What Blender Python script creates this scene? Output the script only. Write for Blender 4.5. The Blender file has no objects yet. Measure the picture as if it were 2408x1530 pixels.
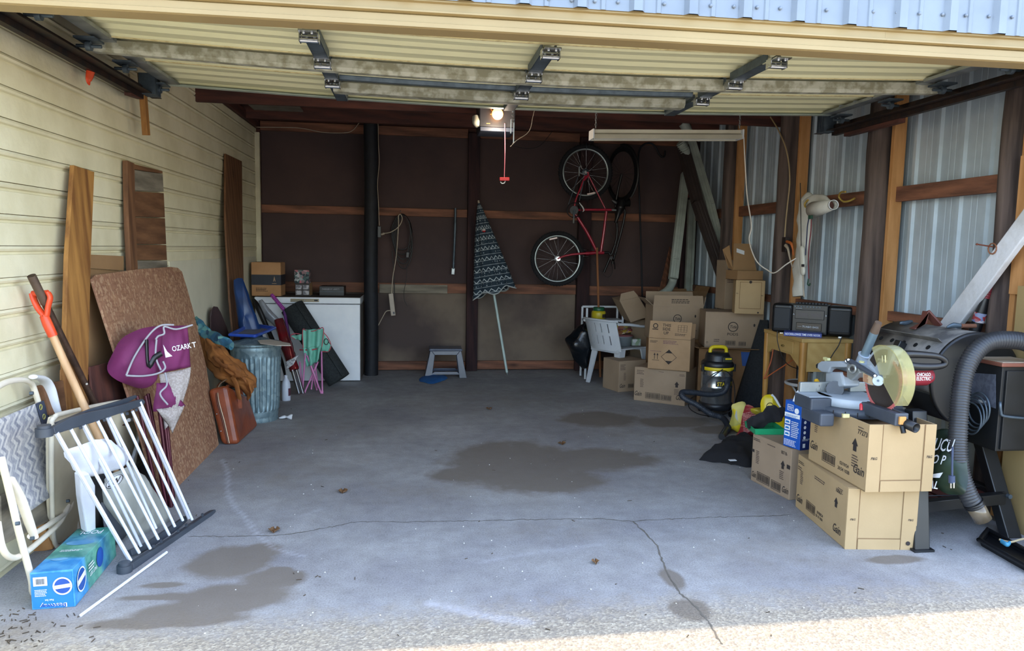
import bpy, math, random
import numpy as np
from mathutils import Vector, Matrix
random.seed(7)
rnd = random.random
PI = math.pi
scn = bpy.context.scene
COL = scn.collection
# ------------------------------------------------------------------ camera
FPX, CX, CY, CAMH = 1730.0, 1204.0, 765.0, 1.5
_y, _p, _r = math.radians(7.62), math.radians(5.94), math.radians(1.08)
CF = Vector((math.sin(_y)*math.cos(_p), math.cos(_y)*math.cos(_p), -math.sin(_p)))
_R0 = Vector((math.cos(_y), -math.sin(_y), 0)); _U0 = _R0.cross(CF)
CR = _R0*math.cos(_r)+_U0*math.sin(_r); CU = -_R0*math.sin(_r)+_U0*math.cos(_r)
CC = Vector((0, 0, CAMH))
cd = bpy.data.cameras.new('camera'); cam = bpy.data.objects.new('camera', cd); COL.objects.link(cam)
cd.sensor_width = 36; cd.lens = FPX/2408*36; cd.clip_start = .05; cd.clip_end = 200
m = Matrix((CR, CU, -CF)).transposed().to_4x4(); m.translation = CC
cam.matrix_world = m
scn.camera = cam
def ray(px, py): return CF+CR*((px-CX)/FPX)-CU*((py-CY)/FPX)
def onax(px, py, ax, val):
    d = ray(px, py); return CC+d*((val-CC[ax])/d[ax])
def F(px, py, z=0.0): return onax(px, py, 2, z)
def QY(px, py, y): return onax(px, py, 1, y)
def QX(px, py, x): return onax(px, py, 0, x)
def QT(px, py, p):
    'point seen at a pixel at the same distance from the lens as world point p'
    d = ray(px, py); return CC+d*((Vector(p)-CC).dot(CF))
def prj(P):
    d = Vector(P)-CC; z = d.dot(CF); return CX+FPX*d.dot(CR)/z, CY-FPX*d.dot(CU)/z
def HT(p, py):
    'height above the floor point p that shows at picture row py'
    z0, z1 = 0.0, 1.0
    for _ in range(12):
        y0 = prj((p[0], p[1], z0))[1]-py; y1 = prj((p[0], p[1], z1))[1]-py
        if abs(y1-y0) < 1e-9: break
        z0, z1 = z1, z1-y1*(z1-z0)/(y1-y0)
    return z1
# ------------------------------------------------------------------ light
def hexc(h, a=1.0):
    h = h.lstrip('#'); v = [int(h[i:i+2], 16)/255 for i in (0, 2, 4)]
    return tuple([(x/12.92 if x <= .04045 else ((x+.055)/1.055)**2.4) for x in v]+[a])
w = bpy.data.worlds.new('sky'); scn.world = w; w.use_nodes = True
nt = w.node_tree; nt.nodes.clear()
so = nt.nodes.new('ShaderNodeOutputWorld'); bg = nt.nodes.new('ShaderNodeBackground')
sk = nt.nodes.new('ShaderNodeTexSky'); sk.sky_type = 'NISHITA'; sk.sun_disc = False
sk.sun_elevation = math.radians(56); sk.sun_rotation = math.radians(80); sk.air_density = 1.0; sk.dust_density = 1.0; sk.ozone_density = 1.0
hs = nt.nodes.new('ShaderNodeHueSaturation'); hs.inputs['Saturation'].default_value = .82; nt.links.new(sk.outputs[0], hs.inputs['Color']); nt.links.new(hs.outputs[0], bg.inputs[0]); bg.inputs[1].default_value = 0.44
nt.links.new(bg.outputs[0], so.inputs[0])
sl = bpy.data.lights.new('sun', 'SUN'); sl.energy = 2.4; sl.angle = math.radians(.6); sl.color = (1, .80, .54)
sun = bpy.data.objects.new('sun', sl); COL.objects.link(sun)
_sd = Vector((-.70, -.045, -1.0)).normalized()      # direction the sunlight travels
sun.rotation_euler = _sd.to_track_quat('-Z', 'Y').to_euler()
sun.location = (12, 5, 14)
vs = scn.view_settings; vs.view_transform = 'Standard'; vs.look = 'None'; vs.gamma = 1; vs.use_curve_mapping = False
vs.exposure = 1.45
# ------------------------------------------------------------------ materials
def newmat(name):
    m = bpy.data.materials.new(name); m.use_nodes = True
    n = m.node_tree; b = n.nodes['Principled BSDF']; return m, n, b
def _coord(n, scale=(1, 1, 1), kind='Object'):
    tc = n.nodes.new('ShaderNodeTexCoord'); mp = n.nodes.new('ShaderNodeMapping'); mp.inputs['Scale'].default_value = scale
    n.links.new(tc.outputs[kind], mp.inputs[0]); return mp.outputs[0]
def _noise(n, co, scale, detail=4, rough=.55):
    t = n.nodes.new('ShaderNodeTexNoise'); t.inputs['Scale'].default_value = scale; t.inputs['Detail'].default_value = detail
    t.inputs['Roughness'].default_value = rough; n.links.new(co, t.inputs['Vector']); return t.outputs[0]
def _ramp(n, fac, stops):
    r = n.nodes.new('ShaderNodeValToRGB'); e = r.color_ramp.elements
    while len(e) < len(stops): e.new(.5)
    for i, (p, c) in enumerate(stops): e[i].position = p; e[i].color = c if len(c) == 4 else tuple(c)+(1,)
    n.links.new(fac, r.inputs[0]); return r.outputs[0]
def _mix(n, fac, a, b, blend='MIX'):
    x = n.nodes.new('ShaderNodeMix'); x.data_type = 'RGBA'; x.blend_type = blend
    for s, v in ((0, fac), (6, a), (7, b)):
        if isinstance(v, (int, float)): x.inputs[s].default_value = v
        elif isinstance(v, tuple): x.inputs[s].default_value = v
        else: n.links.new(v, x.inputs[s])
    return x.outputs[2]
def _math(n, op, a, b=None, clamp=False):
    x = n.nodes.new('ShaderNodeMath'); x.operation = op; x.use_clamp = clamp
    for i, v in enumerate((a, b)):
        if v is None: continue
        if isinstance(v, (int, float)): x.inputs[i].default_value = v
        else: n.links.new(v, x.inputs[i])
    return x.outputs[0]
def _bump(n, b, h, strength, dist=.01):
    x = n.nodes.new('ShaderNodeBump'); x.inputs['Strength'].default_value = strength; x.inputs['Distance'].default_value = dist
    n.links.new(h, x.inputs['Height']); n.links.new(x.outputs[0], b.inputs['Normal'])
def mat(name, c1, c2=None, rough=.6, metal=0, scale=6, lo=.35, hi=.65, bump=0, bscale=40, stretch=(1, 1, 1), detail=5, coat=0, spec=.5):
    m, n, b = newmat(name)
    c1 = hexc(c1) if isinstance(c1, str) else c1
    b.inputs['Roughness'].default_value = rough; b.inputs['Metallic'].default_value = metal
    b.inputs['Specular IOR Level'].default_value = spec
    if coat: b.inputs['Coat Weight'].default_value = coat
    co = _coord(n, stretch)
    if c2 is None:
        c2 = tuple(x*.82 for x in c1[:3])+(1,)
    else: c2 = hexc(c2) if isinstance(c2, str) else c2
    f = _noise(n, co, scale, detail)
    n.links.new(_ramp(n, f, [(lo, c1), (hi, c2)]), b.inputs['Base Color'])
    if bump: _bump(n, b, _noise(n, co, bscale, 3), bump)
    return m
def wood(name, c1, c2, axis='Z', rough=.75, scale=18, knots=True, lo=.34, hi=.66, rings=6.0):
    m, n, b = newmat(name); c1 = hexc(c1); c2 = hexc(c2); b.inputs['Roughness'].default_value = rough
    st = {'X': (.12, 1, 1), 'Y': (1, .12, 1), 'Z': (1, 1, .12)}[axis]
    co = _coord(n, st)
    f = _noise(n, co, scale, 6, .65)
    wv = n.nodes.new('ShaderNodeTexWave'); wv.inputs['Scale'].default_value = rings; wv.inputs['Distortion'].default_value = 3; wv.inputs['Detail'].default_value = 3
    wv.bands_direction = 'DIAGONAL'; n.links.new(co, wv.inputs[0])
    mx = _math(n, 'ADD', _math(n, 'MULTIPLY', f, .86), _math(n, 'MULTIPLY', wv.outputs['Fac'], .14))
    col = _ramp(n, mx, [(lo, c1), (hi, c2)])
    if knots:
        vo = n.nodes.new('ShaderNodeTexVoronoi'); vo.inputs['Scale'].default_value = 3.2
        n.links.new(_coord(n, tuple(.45 if s < 1 else 1 for s in st)), vo.inputs['Vector'])
        k = _ramp(n, vo.outputs['Distance'], [(.03, (.25, .2, .15, 1)), (.12, (1, 1, 1, 1))])
        col = _mix(n, .8, col, k, 'MULTIPLY')
    n.links.new(col, b.inputs['Base Color']); _bump(n, b, f, .25, .004)
    return m
# ------------------------------------------------------------------ mesh builder
def V(*a): return Vector(a[0]) if len(a) == 1 else Vector(a)
def catmull(pts, k=6, closed=False):
    pts = [V(p) for p in pts]; n = len(pts)
    if n < 3: return pts
    out = []
    rng = range(n) if closed else range(n-1)
    for i in rng:
        g = (lambda j: pts[j % n]) if closed else (lambda j: pts[max(0, min(n-1, j))])
        p0, p1, p2, p3 = g(i-1), g(i), g(i+1), g(i+2)
        for s in range(k):
            t = s/k
            out.append(.5*((2*p1)+(p2-p0)*t+(2*p0-5*p1+4*p2-p3)*t*t+(3*p1-p0-3*p2+p3)*t**3))
    if not closed: out.append(pts[-1])
    return out
class MB:
    def __init__(s): s.v = []; s.f = []; s.sm = []
    def add(s, vs, fs, smooth=False, M=None):
        o = len(s.v)
        s.v += [(M @ V(p)) if M is not None else V(p) for p in vs]
        s.f += [[i+o for i in f] for f in fs]; s.sm += [smooth]*len(fs); return s
    def box(s, c, d, M=None):
        cx, cy, cz = c; x, y, z = [a/2 for a in d]
        vs = [(cx+i*x, cy+j*y, cz+k*z) for i in (-1, 1) for j in (-1, 1) for k in (-1, 1)]
        return s.add(vs, [(0, 1, 3, 2), (4, 6, 7, 5), (0, 4, 5, 1), (2, 3, 7, 6), (0, 2, 6, 4), (1, 5, 7, 3)], False, M)
    def bb(s, a, b, M=None):
        return s.box([(a[i]+b[i])/2 for i in range(3)], [abs(b[i]-a[i]) for i in range(3)], M)
    def beam(s, p0, p1, w, d, side=None):
        'bar from p0 to p1; w measured along side, d across'
        p0, p1 = V(p0), V(p1); z = (p1-p0); L = z.length; z.normalize()
        side = V(side) if side is not None else (V(1, 0, 0) if abs(z.x) < .9 else V(0, 0, 1))
        x = (side-z*side.dot(z)).normalized(); y = z.cross(x)
        M = Matrix((x, y, z)).transposed().to_4x4(); M.translation = (p0+p1)/2
        return s.box((0, 0, 0), (w, d, L), M)
    def tube(s, pts, r, n=10, closed=False, smooth=0, caps=True, flat=1.0, up=None):
        pts = [V(p) for p in pts]
        if smooth: 
            if isinstance(r, (list, tuple)):
                k0 = len(pts); rr = []
                P = catmull(pts, smooth, closed)
                for i in range(len(P)):
                    t = i/smooth; a = int(min(t, k0-1)); b_ = min(a+1, k0-1); rr.append(r[a]+(r[b_]-r[a])*(t-a))
                pts, r = P, rr
            else: pts = catmull(pts, smooth, closed)
        m = len(pts); R = r if isinstance(r, (list, tuple)) else [r]*m
        t0 = (pts[1]-pts[0]).normalized(); nrm = V(up) if up is not None else (V(0, 0, 1) if abs(t0.z) < .9 else V(1, 0, 0))
        vs = []; fs = []
        for i in range(m):
            if closed: t = pts[(i+1) % m]-pts[i-1]
            else: t = pts[min(i+1, m-1)]-pts[max(i-1, 0)]
            if t.length < 1e-9: t = t0
            t = t.normalized(); q = nrm-t*nrm.dot(t)
            if q.length > 1e-6: nrm = q.normalized()
            bn = t.cross(nrm)
            for j in range(n):
                a = 2*PI*j/n; vs.append(pts[i]+nrm*(math.cos(a)*R[i])+bn*(math.sin(a)*R[i]*flat))
        for i in range(m if closed else m-1):
            for j in range(n):
                a, b_ = i*n+j, i*n+(j+1) % n; c, d = ((i+1) % m)*n+(j+1) % n, ((i+1) % m)*n+j
                fs.append((a, b_, c, d))
        s.add(vs, fs, True)
        if caps and not closed:
            s.add(vs[:n], [tuple(range(n))[::-1]]); s.add(vs[-n:], [tuple(range(n))])
        return s
    def cyl(s, p0, p1, r0, r1=None, n=20, caps=True):
        return s.tube([p0, p1], [r0, r0 if r1 is None else r1], n, caps=caps)
    def lathe(s, prof, n=24, M=None, a0=0, a1=2*PI, sm=True):
        full = abs(a1-a0-2*PI) < 1e-6; k = n if full else n+1; vs = []; fs = []
        for (r, z) in prof:
            for j in range(k):
                a = a0+(a1-a0)*j/n; vs.append((r*math.cos(a), r*math.sin(a), z))
        for i in range(len(prof)-1):
            for j in range(n):
                a, b_ = i*k+j, i*k+(j+1) % k; fs.append((a, b_, b_+k, a+k))
        return s.add(vs, fs, sm, M)
    def grid(s, fn, nu, nv, sm=True, flip=False, M=None):
        vs = [fn(i/nu, j/nv) for i in range(nu+1) for j in range(nv+1)]
        fs = []
        for i in range(nu):
            for j in range(nv):
                a = i*(nv+1)+j; q = (a, a+nv+1, a+nv+2, a+1); fs.append(q[::-1] if flip else q)
        return s.add(vs, fs, sm, M)
    def prism(s, poly, thick, M=None):
        'polygon in local xy extruded along +z by thick'
        n = len(poly); vs = [(p[0], p[1], 0) for p in poly]+[(p[0], p[1], thick) for p in poly]
        fs = [tuple(range(n))[::-1], tuple(range(n, 2*n))]+[(i, (i+1) % n, n+(i+1) % n, n+i) for i in range(n)]
        return s.add(vs, fs, False, M)
    def slab(s, pts, off):
        'polygon of 3-D points extruded by vector off'
        pts = [V(p) for p in pts]; off = V(off); n = len(pts)
        vs = pts+[p+off for p in pts]
        return s.add(vs, [tuple(range(n))[::-1], tuple(range(n, 2*n))]+[(i, (i+1) % n, n+(i+1) % n, n+i) for i in range(n)])
    def ball(s, c, r, n=16, M=None):
        rx, ry, rz = (r, r, r) if isinstance(r, (int, float)) else r; c = V(c)
        return s.grid(lambda u, v: c+V(rx*math.sin(PI*v)*math.cos(2*PI*u), ry*math.sin(PI*v)*math.sin(2*PI*u), -rz*math.cos(PI*v)), n, n//2, M=M)
MW = {}
def _reg(o, M): MW[o.name] = M; return o
def tag(o, label=None, cat=None, group=None, kind=None):
    if label: o['label'] = label
    if cat: o['category'] = cat
    if group: o['group'] = group
    if kind: o['kind'] = kind
    return o
def thing(name, label, cat, loc=(0, 0, 0), rot=0, group=None, kind=None):
    o = bpy.data.objects.new(name, None); COL.objects.link(o); o.empty_display_size = .1
    if isinstance(loc, Matrix): M = loc
    else:
        R = rot if isinstance(rot, Matrix) else Matrix.Rotation(rot, 4, 'Z')
        M = Matrix.Translation(V(loc)) @ R.to_4x4()
    o.matrix_world = M; tag(o, label, cat, group, kind); return _reg(o, M)
def frame(o, x, y, z):
    M = Matrix((V(x), V(y), V(z))).transposed().to_4x4(); M.translation = V(o); return M
def part(name, mb, mt, parent=None, world=False, label=None, kind=None, bevel=0, seg=2, sub=0, solid=0, loc=None):
    me = bpy.data.meshes.new(name)
    vs = mb.v
    M = MW[parent.name] if parent is not None else (Matrix.Translation(V(loc)) if loc is not None else Matrix.Identity(4))
    if world or parent is None:
        Mi = M.inverted(); vs = [Mi @ p for p in vs]
    me.from_pydata([tuple(p) for p in vs], [], [tuple(f) for f in mb.f]); me.update()
    me.polygons.foreach_set('use_smooth', mb.sm)
    me.materials.append(mt)
    o = bpy.data.objects.new(name, me); COL.objects.link(o)
    if parent is not None: o.parent = parent; _reg(o, M)
    else: o.matrix_world = M; _reg(o, M)
    if solid:
        x = o.modifiers.new('s', 'SOLIDIFY'); x.thickness = solid; x.offset = 0
    if bevel:
        x = o.modifiers.new('b', 'BEVEL'); x.width = bevel; x.segments = seg; x.limit_method = 'ANGLE'; x.angle_limit = .6
    if sub:
        x = o.modifiers.new('u', 'SUBSURF'); x.levels = sub; x.render_levels = sub
    return tag(o, label, None, None, kind)
def single(name, label, cat, mb, mt, loc, group=None, **k):
    o = part(name, mb, mt, None, loc=loc, **k); return tag(o, label, cat, group)
def onpl(px, py, p0, n):
    d = ray(px, py); n = V(n); return CC+d*((V(p0)-CC).dot(n)/d.dot(n))
def pl3(a, b, c):
    a, b, c = V(a), V(b), V(c); n = (b-a).cross(c-a).normalized()
    if n.dot(CC-a) < 0: n = -n
    return a, n
def leanX(xb, xt, zt):
    'plane leaning on a side wall: x = xb at the floor, xt at height zt'
    return pl3((xb, 4, 0), (xb, 6, 0), (xt, 5, zt))
def ptsP(pxs, pl): return [onpl(a, b, *pl) for a, b in pxs]
def board(name, label, cat, pxs, pl, th, mt, bevel=.002, group=None, toward=True):
    P = ptsP(pxs, pl); n = pl[1]; mb = MB().slab(P, n*(-th))
    c = sum(P, V(0, 0, 0))/len(P); lo = min(p.z for p in P)
    return single(name, label, cat, mb, mt, (c.x, c.y, lo), group=group, bevel=bevel)
def rodmb(pts, r, n=10, smooth=0, mb=None, **k): return (mb or MB()).tube(pts, r, n, smooth=smooth, **k)
def hexbox(px3, pt3, z=0.0):
    'skewed box from three seen bottom corners and the three top corners over them'
    a, b, c = [F(*p, z) for p in px3]; A, B, C = [QT(*q, p) for q, p in zip(pt3, (a, b, c))]
    return [a, b, c, a+c-b, A, B, C, A+C-B]
HEXF = [(0, 3, 2, 1), (4, 5, 6, 7), (0, 1, 5, 4), (1, 2, 6, 5), (2, 3, 7, 6), (3, 0, 4, 7)]
def crumple(mb, amp, scale=6, seed=0, subd=0):
    from mathutils import noise
    o = V(seed*3.1, seed*1.7, seed)
    mb.v = [p+V(noise.noise((p+o)*scale), noise.noise((p+o+V(9, 3, 1))*scale), noise.noise((p+o+V(2, 7, 5))*scale))*amp for p in mb.v]; return mb
def blobtube(path, radii, seed=0, amp=.03, scale=9, flat=.6, n=36, k=14, folds=7):
    mb = MB(); mb.tube(path, radii, n, smooth=k, flat=flat)
    from mathutils import noise
    o = V(seed*5.3, seed, seed*2.2); out = []
    for p in mb.v:
        q = (p+o)*scale; f = 1-abs(noise.noise(V(q.x*.7, q.y*.7, q.z*.7)))*2
        out.append(p+V(noise.noise(q), noise.noise(q+V(5, 5, 5)), noise.noise(q+V(11, 2, 8)))*amp+V(0, -1, 0)*f*amp*.5)
    mb.v = out; return mb
# lettering
_tc = {}
def textmesh(body, spacing=1.0):
    if (body, spacing) in _tc: return _tc[(body, spacing)]
    c = bpy.data.curves.new('t', 'FONT'); c.body = body; c.size = 1; c.resolution_u = 2; c.offset = .012; c.space_character = spacing
    o = bpy.data.objects.new('t', c); COL.objects.link(o)
    bpy.context.view_layer.update()
    me = bpy.data.meshes.new_from_object(o.evaluated_get(bpy.context.evaluated_depsgraph_get()))
    vs = [tuple(v.co) for v in me.vertices]; fs = [tuple(p.vertices) for p in me.polygons]
    bpy.data.objects.remove(o); bpy.data.curves.remove(c); bpy.data.meshes.remove(me)
    xs = [v[0] for v in vs] or [0]; ys = [v[1] for v in vs] or [0]
    _tc[(body, spacing)] = (vs, fs, min(xs), max(xs), min(ys), max(ys)); return _tc[(body, spacing)]
class Face:
    'flat print laid a hair above a face: origin o, unit axes u (right) and v (up)'
    def __init__(s, o, u, v, off=.0015):
        s.u = V(u).normalized(); s.v = V(v).normalized(); s.n = s.u.cross(s.v); s.o = V(o)+s.n*off; s.mb = MB()
    def P(s, a, b, c=0): return s.o+s.u*a+s.v*b+s.n*c
    def rect(s, a, b, w, h):
        s.mb.add([s.P(a, b), s.P(a+w, b), s.P(a+w, b+h), s.P(a, b+h)], [(0, 1, 2, 3)]); return s
    def frame(s, a, b, w, h, t=.004):
        s.rect(a, b, w, t); s.rect(a, b+h-t, w, t); s.rect(a, b, t, h); s.rect(a+w-t, b, t, h); return s
    def poly(s, pts): s.mb.add([s.P(*p) for p in pts], [tuple(range(len(pts)))]); return s
    def ring(s, a, b, r, t, n=28, ry=1):
        vs = []
        for i in range(n):
            x, y = math.cos(2*PI*i/n), math.sin(2*PI*i/n)*ry; vs += [s.P(a+x*r, b+y*r), s.P(a+x*(r-t), b+y*(r-t))]
        s.mb.add(vs, [(2*i, (2*i+2) % (2*n), (2*i+3) % (2*n), 2*i+1) for i in range(n)]); return s
    def disc(s, a, b, r, n=24, ry=1): return s.poly([(a+r*math.cos(2*PI*i/n), b+r*ry*math.sin(2*PI*i/n)) for i in range(n)])
    def text(s, body, a, b, h, w=None, spacing=1.0, rot=0, shear=0, al='l'):
        vs, fs, x0, x1, y0, y1 = textmesh(body, spacing); k = h/max(y1-y0, .01); kx = k if w is None else w/max(x1-x0, .01)
        L = (x1-x0)*kx; ox = {'l': 0, 'c': -L/2, 'r': -L}[al]; c, sn = math.cos(rot), math.sin(rot)
        out = []
        for v in vs:
            X = (v[0]-x0)*kx+ox; Y = (v[1]-y0)*k; X += Y*shear; out.append(s.P(a+X*c-Y*sn, b+X*sn+Y*c))
        s.mb.add(out, fs); return s
    def lines(s, a, b, w, h, n, seed=1):
        'a block of print too small to read'
        r = random.Random(seed)
        for i in range(n):
            x = a
            while x < a+w*(.75+.25*r.random()):
                L = w*(.05+.12*r.random()); s.rect(x, b+h*(1-(i+1)/n), min(L, a+w-x), h/n*.45); x += L+w*.025
        return s
    def bars(s, a, b, w, h, n=26, seed=1, border=True):
        r = random.Random(seed); x = a+w*.05; 
        while x < a+w*.94:
            t = w/n*(.25+.6*r.random()); s.rect(x, b+h*.12, t, h*.76); x += t+w/n*(.3+.5*r.random())
        if border: s.frame(a, b, w, h, min(w, h)*.05)
        return s
    def arrow(s, a, b, h):
        w = h*.8
        s.poly([(a, b+h*.45), (a+w/2, b+h), (a+w, b+h*.45), (a+w*.78, b+h*.45), (a+w*.78, b), (a+w*.22, b), (a+w*.22, b+h*.45)]); return s
# ------------------------------------------------------------------ setting
XL, XR, YB, YF = -1.82, 3.5, 9.0, 3.0
M_ = {}
M_['siding'] = mat('cream_siding', '#e6dfc0', '#d4ccaa', rough=.55, scale=3, bump=.25, bscale=28)
M_['siding_dark'] = mat('cream_sheet', '#dfdac2', '#d2cdb5', rough=.6, scale=2, bump=.1)
M_['groove'] = mat('joint_shade', '#8c7558', '#70593f', rough=.9)  # brown backing behind the boards, colours in the shadow of the grooves
M_['fibre'] = mat('brown_fibreboard', '#503f3c', '#3d3233', rough=.95, scale=1.4, lo=.3, hi=.75, bump=.15, bscale=60)
M_['fibre2'] = mat('stained_fibreboard', '#74675a', '#4e4340', rough=.95, scale=1.1, lo=.4, hi=.62, bump=.15, bscale=60)
for ax in 'XYZ':
    M_['rough'+ax] = wood('rough_lumber_'+ax, '#8a5a42', '#553628', ax)
    M_['red'+ax] = wood('red_lumber_'+ax, '#5e3327', '#3a1f1a', ax)
    M_['new'+ax] = wood('new_lumber_'+ax, '#c08c58', '#a3723f', ax)
    M_['grey'+ax] = wood('weathered_lumber_'+ax, '#8c8474', '#5f584c', ax)
    M_['tan'+ax] = wood('tan_board_'+ax, '#ad7c3e', '#74491f', ax, scale=14, knots=False)
    M_['brown'+ax] = wood('brown_board_'+ax, '#7c5638', '#55361f', ax)
M_['pole'] = mat('pole_wood', '#665750', '#2e2523', rough=.9, scale=13, lo=.36, hi=.64, stretch=(1, 1, .07), detail=8, bump=.5, bscale=22)
M_['poledark'] = mat('tarred_pole', '#12161f', '#0a0c12', rough=.7, scale=12, bump=.3)
M_['darkpost'] = wood('dark_post', '#3a2323', '#21141a', 'Z', rough=.9)
M_['steel'] = mat('galvanised_sheet', '#b4c1ca', '#a8b5be', rough=.5, metal=.1, scale=5, bump=.03)
M_['galv'] = mat('galvanised', '#aab0b2', '#7f8587', rough=.42, metal=.75, scale=9, lo=.3, hi=.7, bump=.1, bscale=20)
M_['galvdark'] = mat('dull_zinc', '#5d6a75', '#48535c', rough=.5, metal=.6, scale=14)
M_['strut'] = mat('dirty_zinc', '#8d8a74', '#b9b8a8', rough=.6, metal=.2, scale=16, lo=.42, hi=.6)
M_['track'] = mat('greasy_track', '#1d1c20', '#3a2a24', rough=.55, metal=.6, scale=20)
M_['doorskin'] = mat('door_inner_skin', '#dcd8b0', '#cdc9a2', rough=.5, metal=.1, scale=2, stretch=(.2, 3, 1))
M_['jointstrip'] = mat('dirty_cream_strip', '#ddcf9f', '#b9a676', rough=.6, scale=30, lo=.45, hi=.72)
M_['fascia'] = mat('cream_fascia', '#a08b60', '#958057', rough=.5, scale=1.5)
M_['white'] = mat('white_paint', '#d8dadb', '#c5c9cc', rough=.4)
M_['black'] = mat('black_plastic', '#121316', '#0c0d10', rough=.4)
M_['chrome'] = mat('bright_metal', '#c9cccf', '#b1b4b8', rough=.22, metal=1)
M_['wire'] = mat('white_cable', '#b7a894', '#a39684', rough=.6)
M_['ink'] = mat('print_ink', '#2a2422', '#332b28', rough=.8)
def struct(name, mb, mt, **k): return part(name, mb, mt, None, kind='structure', **k)
# floor : concrete with dirt recorded per vertex
NX, NY = 250, 330
x0, x1, y0_, y1_ = XL-.12, XR+.1, 1.9, YB+.1
gx = np.linspace(x0, x1, NX+1); gy = np.linspace(y0_, y1_, NY+1)
XX, YY = np.meshgrid(gx, gy, indexing='ij')
def blob(px, py, rx, ry, rot=0, soft=.35):
    c = F(px, py); dx, dy = XX-c.x, YY-c.y; a, b = math.cos(rot), math.sin(rot)
    d = np.sqrt(((dx*a+dy*b)/rx)**2+((-dx*b+dy*a)/ry)**2); return np.clip((1+soft-d)/(2*soft), 0, 1)
wet = np.zeros_like(XX)
for b in [(1215, 1090, .50, .62), (1370, 1080, .55, .30), (1300, 1130, .35, .25), (1110, 1110, .30, .2, .4), (1410, 985, .36, .30), (1590, 992, .38, .2), (1700, 1010, .3, .15),
          (545, 1320, .20, .20), (560, 1400, .24, .13), (480, 1430, .30, .09, .2), (400, 1460, .30, .06), (610, 1295, .12, .1), (655, 1340, .07, .04), (380, 1375, .11, .03), (400, 1402, .22, .03),
          (640, 1360, .16, .1), (1625, 1432, .09, .09), (1580, 1360, .05, .12), (2110, 1315, .16, .05)]:
    wet = np.maximum(wet, blob(*b))
brown = np.zeros_like(XX)
for b in [(620, 1110, .7, .45), (1150, 1150, .8, .3), (1300, 1245, .25, .12), (700, 1000, .6, .5), (60, 1480, .4, .18), (700, 930, .5, .5), (1650, 1060, .4, .3), (1230, 940, 1.0, .5), (1560, 1010, .8, .5), (1850, 1300, .5, .2)]:
    brown = np.maximum(brown, .8*blob(*b, soft=.8))
def stroke(pts, wd):
    P = [F(*p) for p in catmull([(a, b, 0) for a, b in pts], 5) and [(q.x, q.y) for q in catmull([(a, b, 0) for a, b in pts], 5)]]
    o = np.zeros_like(XX)
    for a, b in zip(P, P[1:]):
        ux, uy = b.x-a.x, b.y-a.y; L = max(ux*ux+uy*uy, 1e-9)
        t = np.clip(((XX-a.x)*ux+(YY-a.y)*uy)/L, 0, 1); d = np.hypot(XX-a.x-t*ux, YY-a.y-t*uy); o = np.maximum(o, np.clip(1.4-d/wd, 0, 1))
    return o
chalk = np.maximum.reduce([stroke([(522, 1080), (535, 1110), (540, 1170), (575, 1215)], .014), .8*stroke([(575, 1215), (610, 1260), (650, 1290), (715, 1308)], .011),
    .8*stroke([(1010, 1418), (1060, 1428), (1130, 1445), (1240, 1462)], .03), .35*stroke([(1130, 1322), (1250, 1300), (1420, 1278)], .018), .3*stroke([(700, 1215), (760, 1195)], .02)])
fm = MB(); fm.v = [Vector((a, b, 0)) for a, b in zip(XX.ravel(), YY.ravel())]
fm.f = [(i*(NY+1)+j, (i+1)*(NY+1)+j, (i+1)*(NY+1)+j+1, i*(NY+1)+j+1) for i in range(NX) for j in range(NY)]; fm.sm = [False]*len(fm.f)
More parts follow.
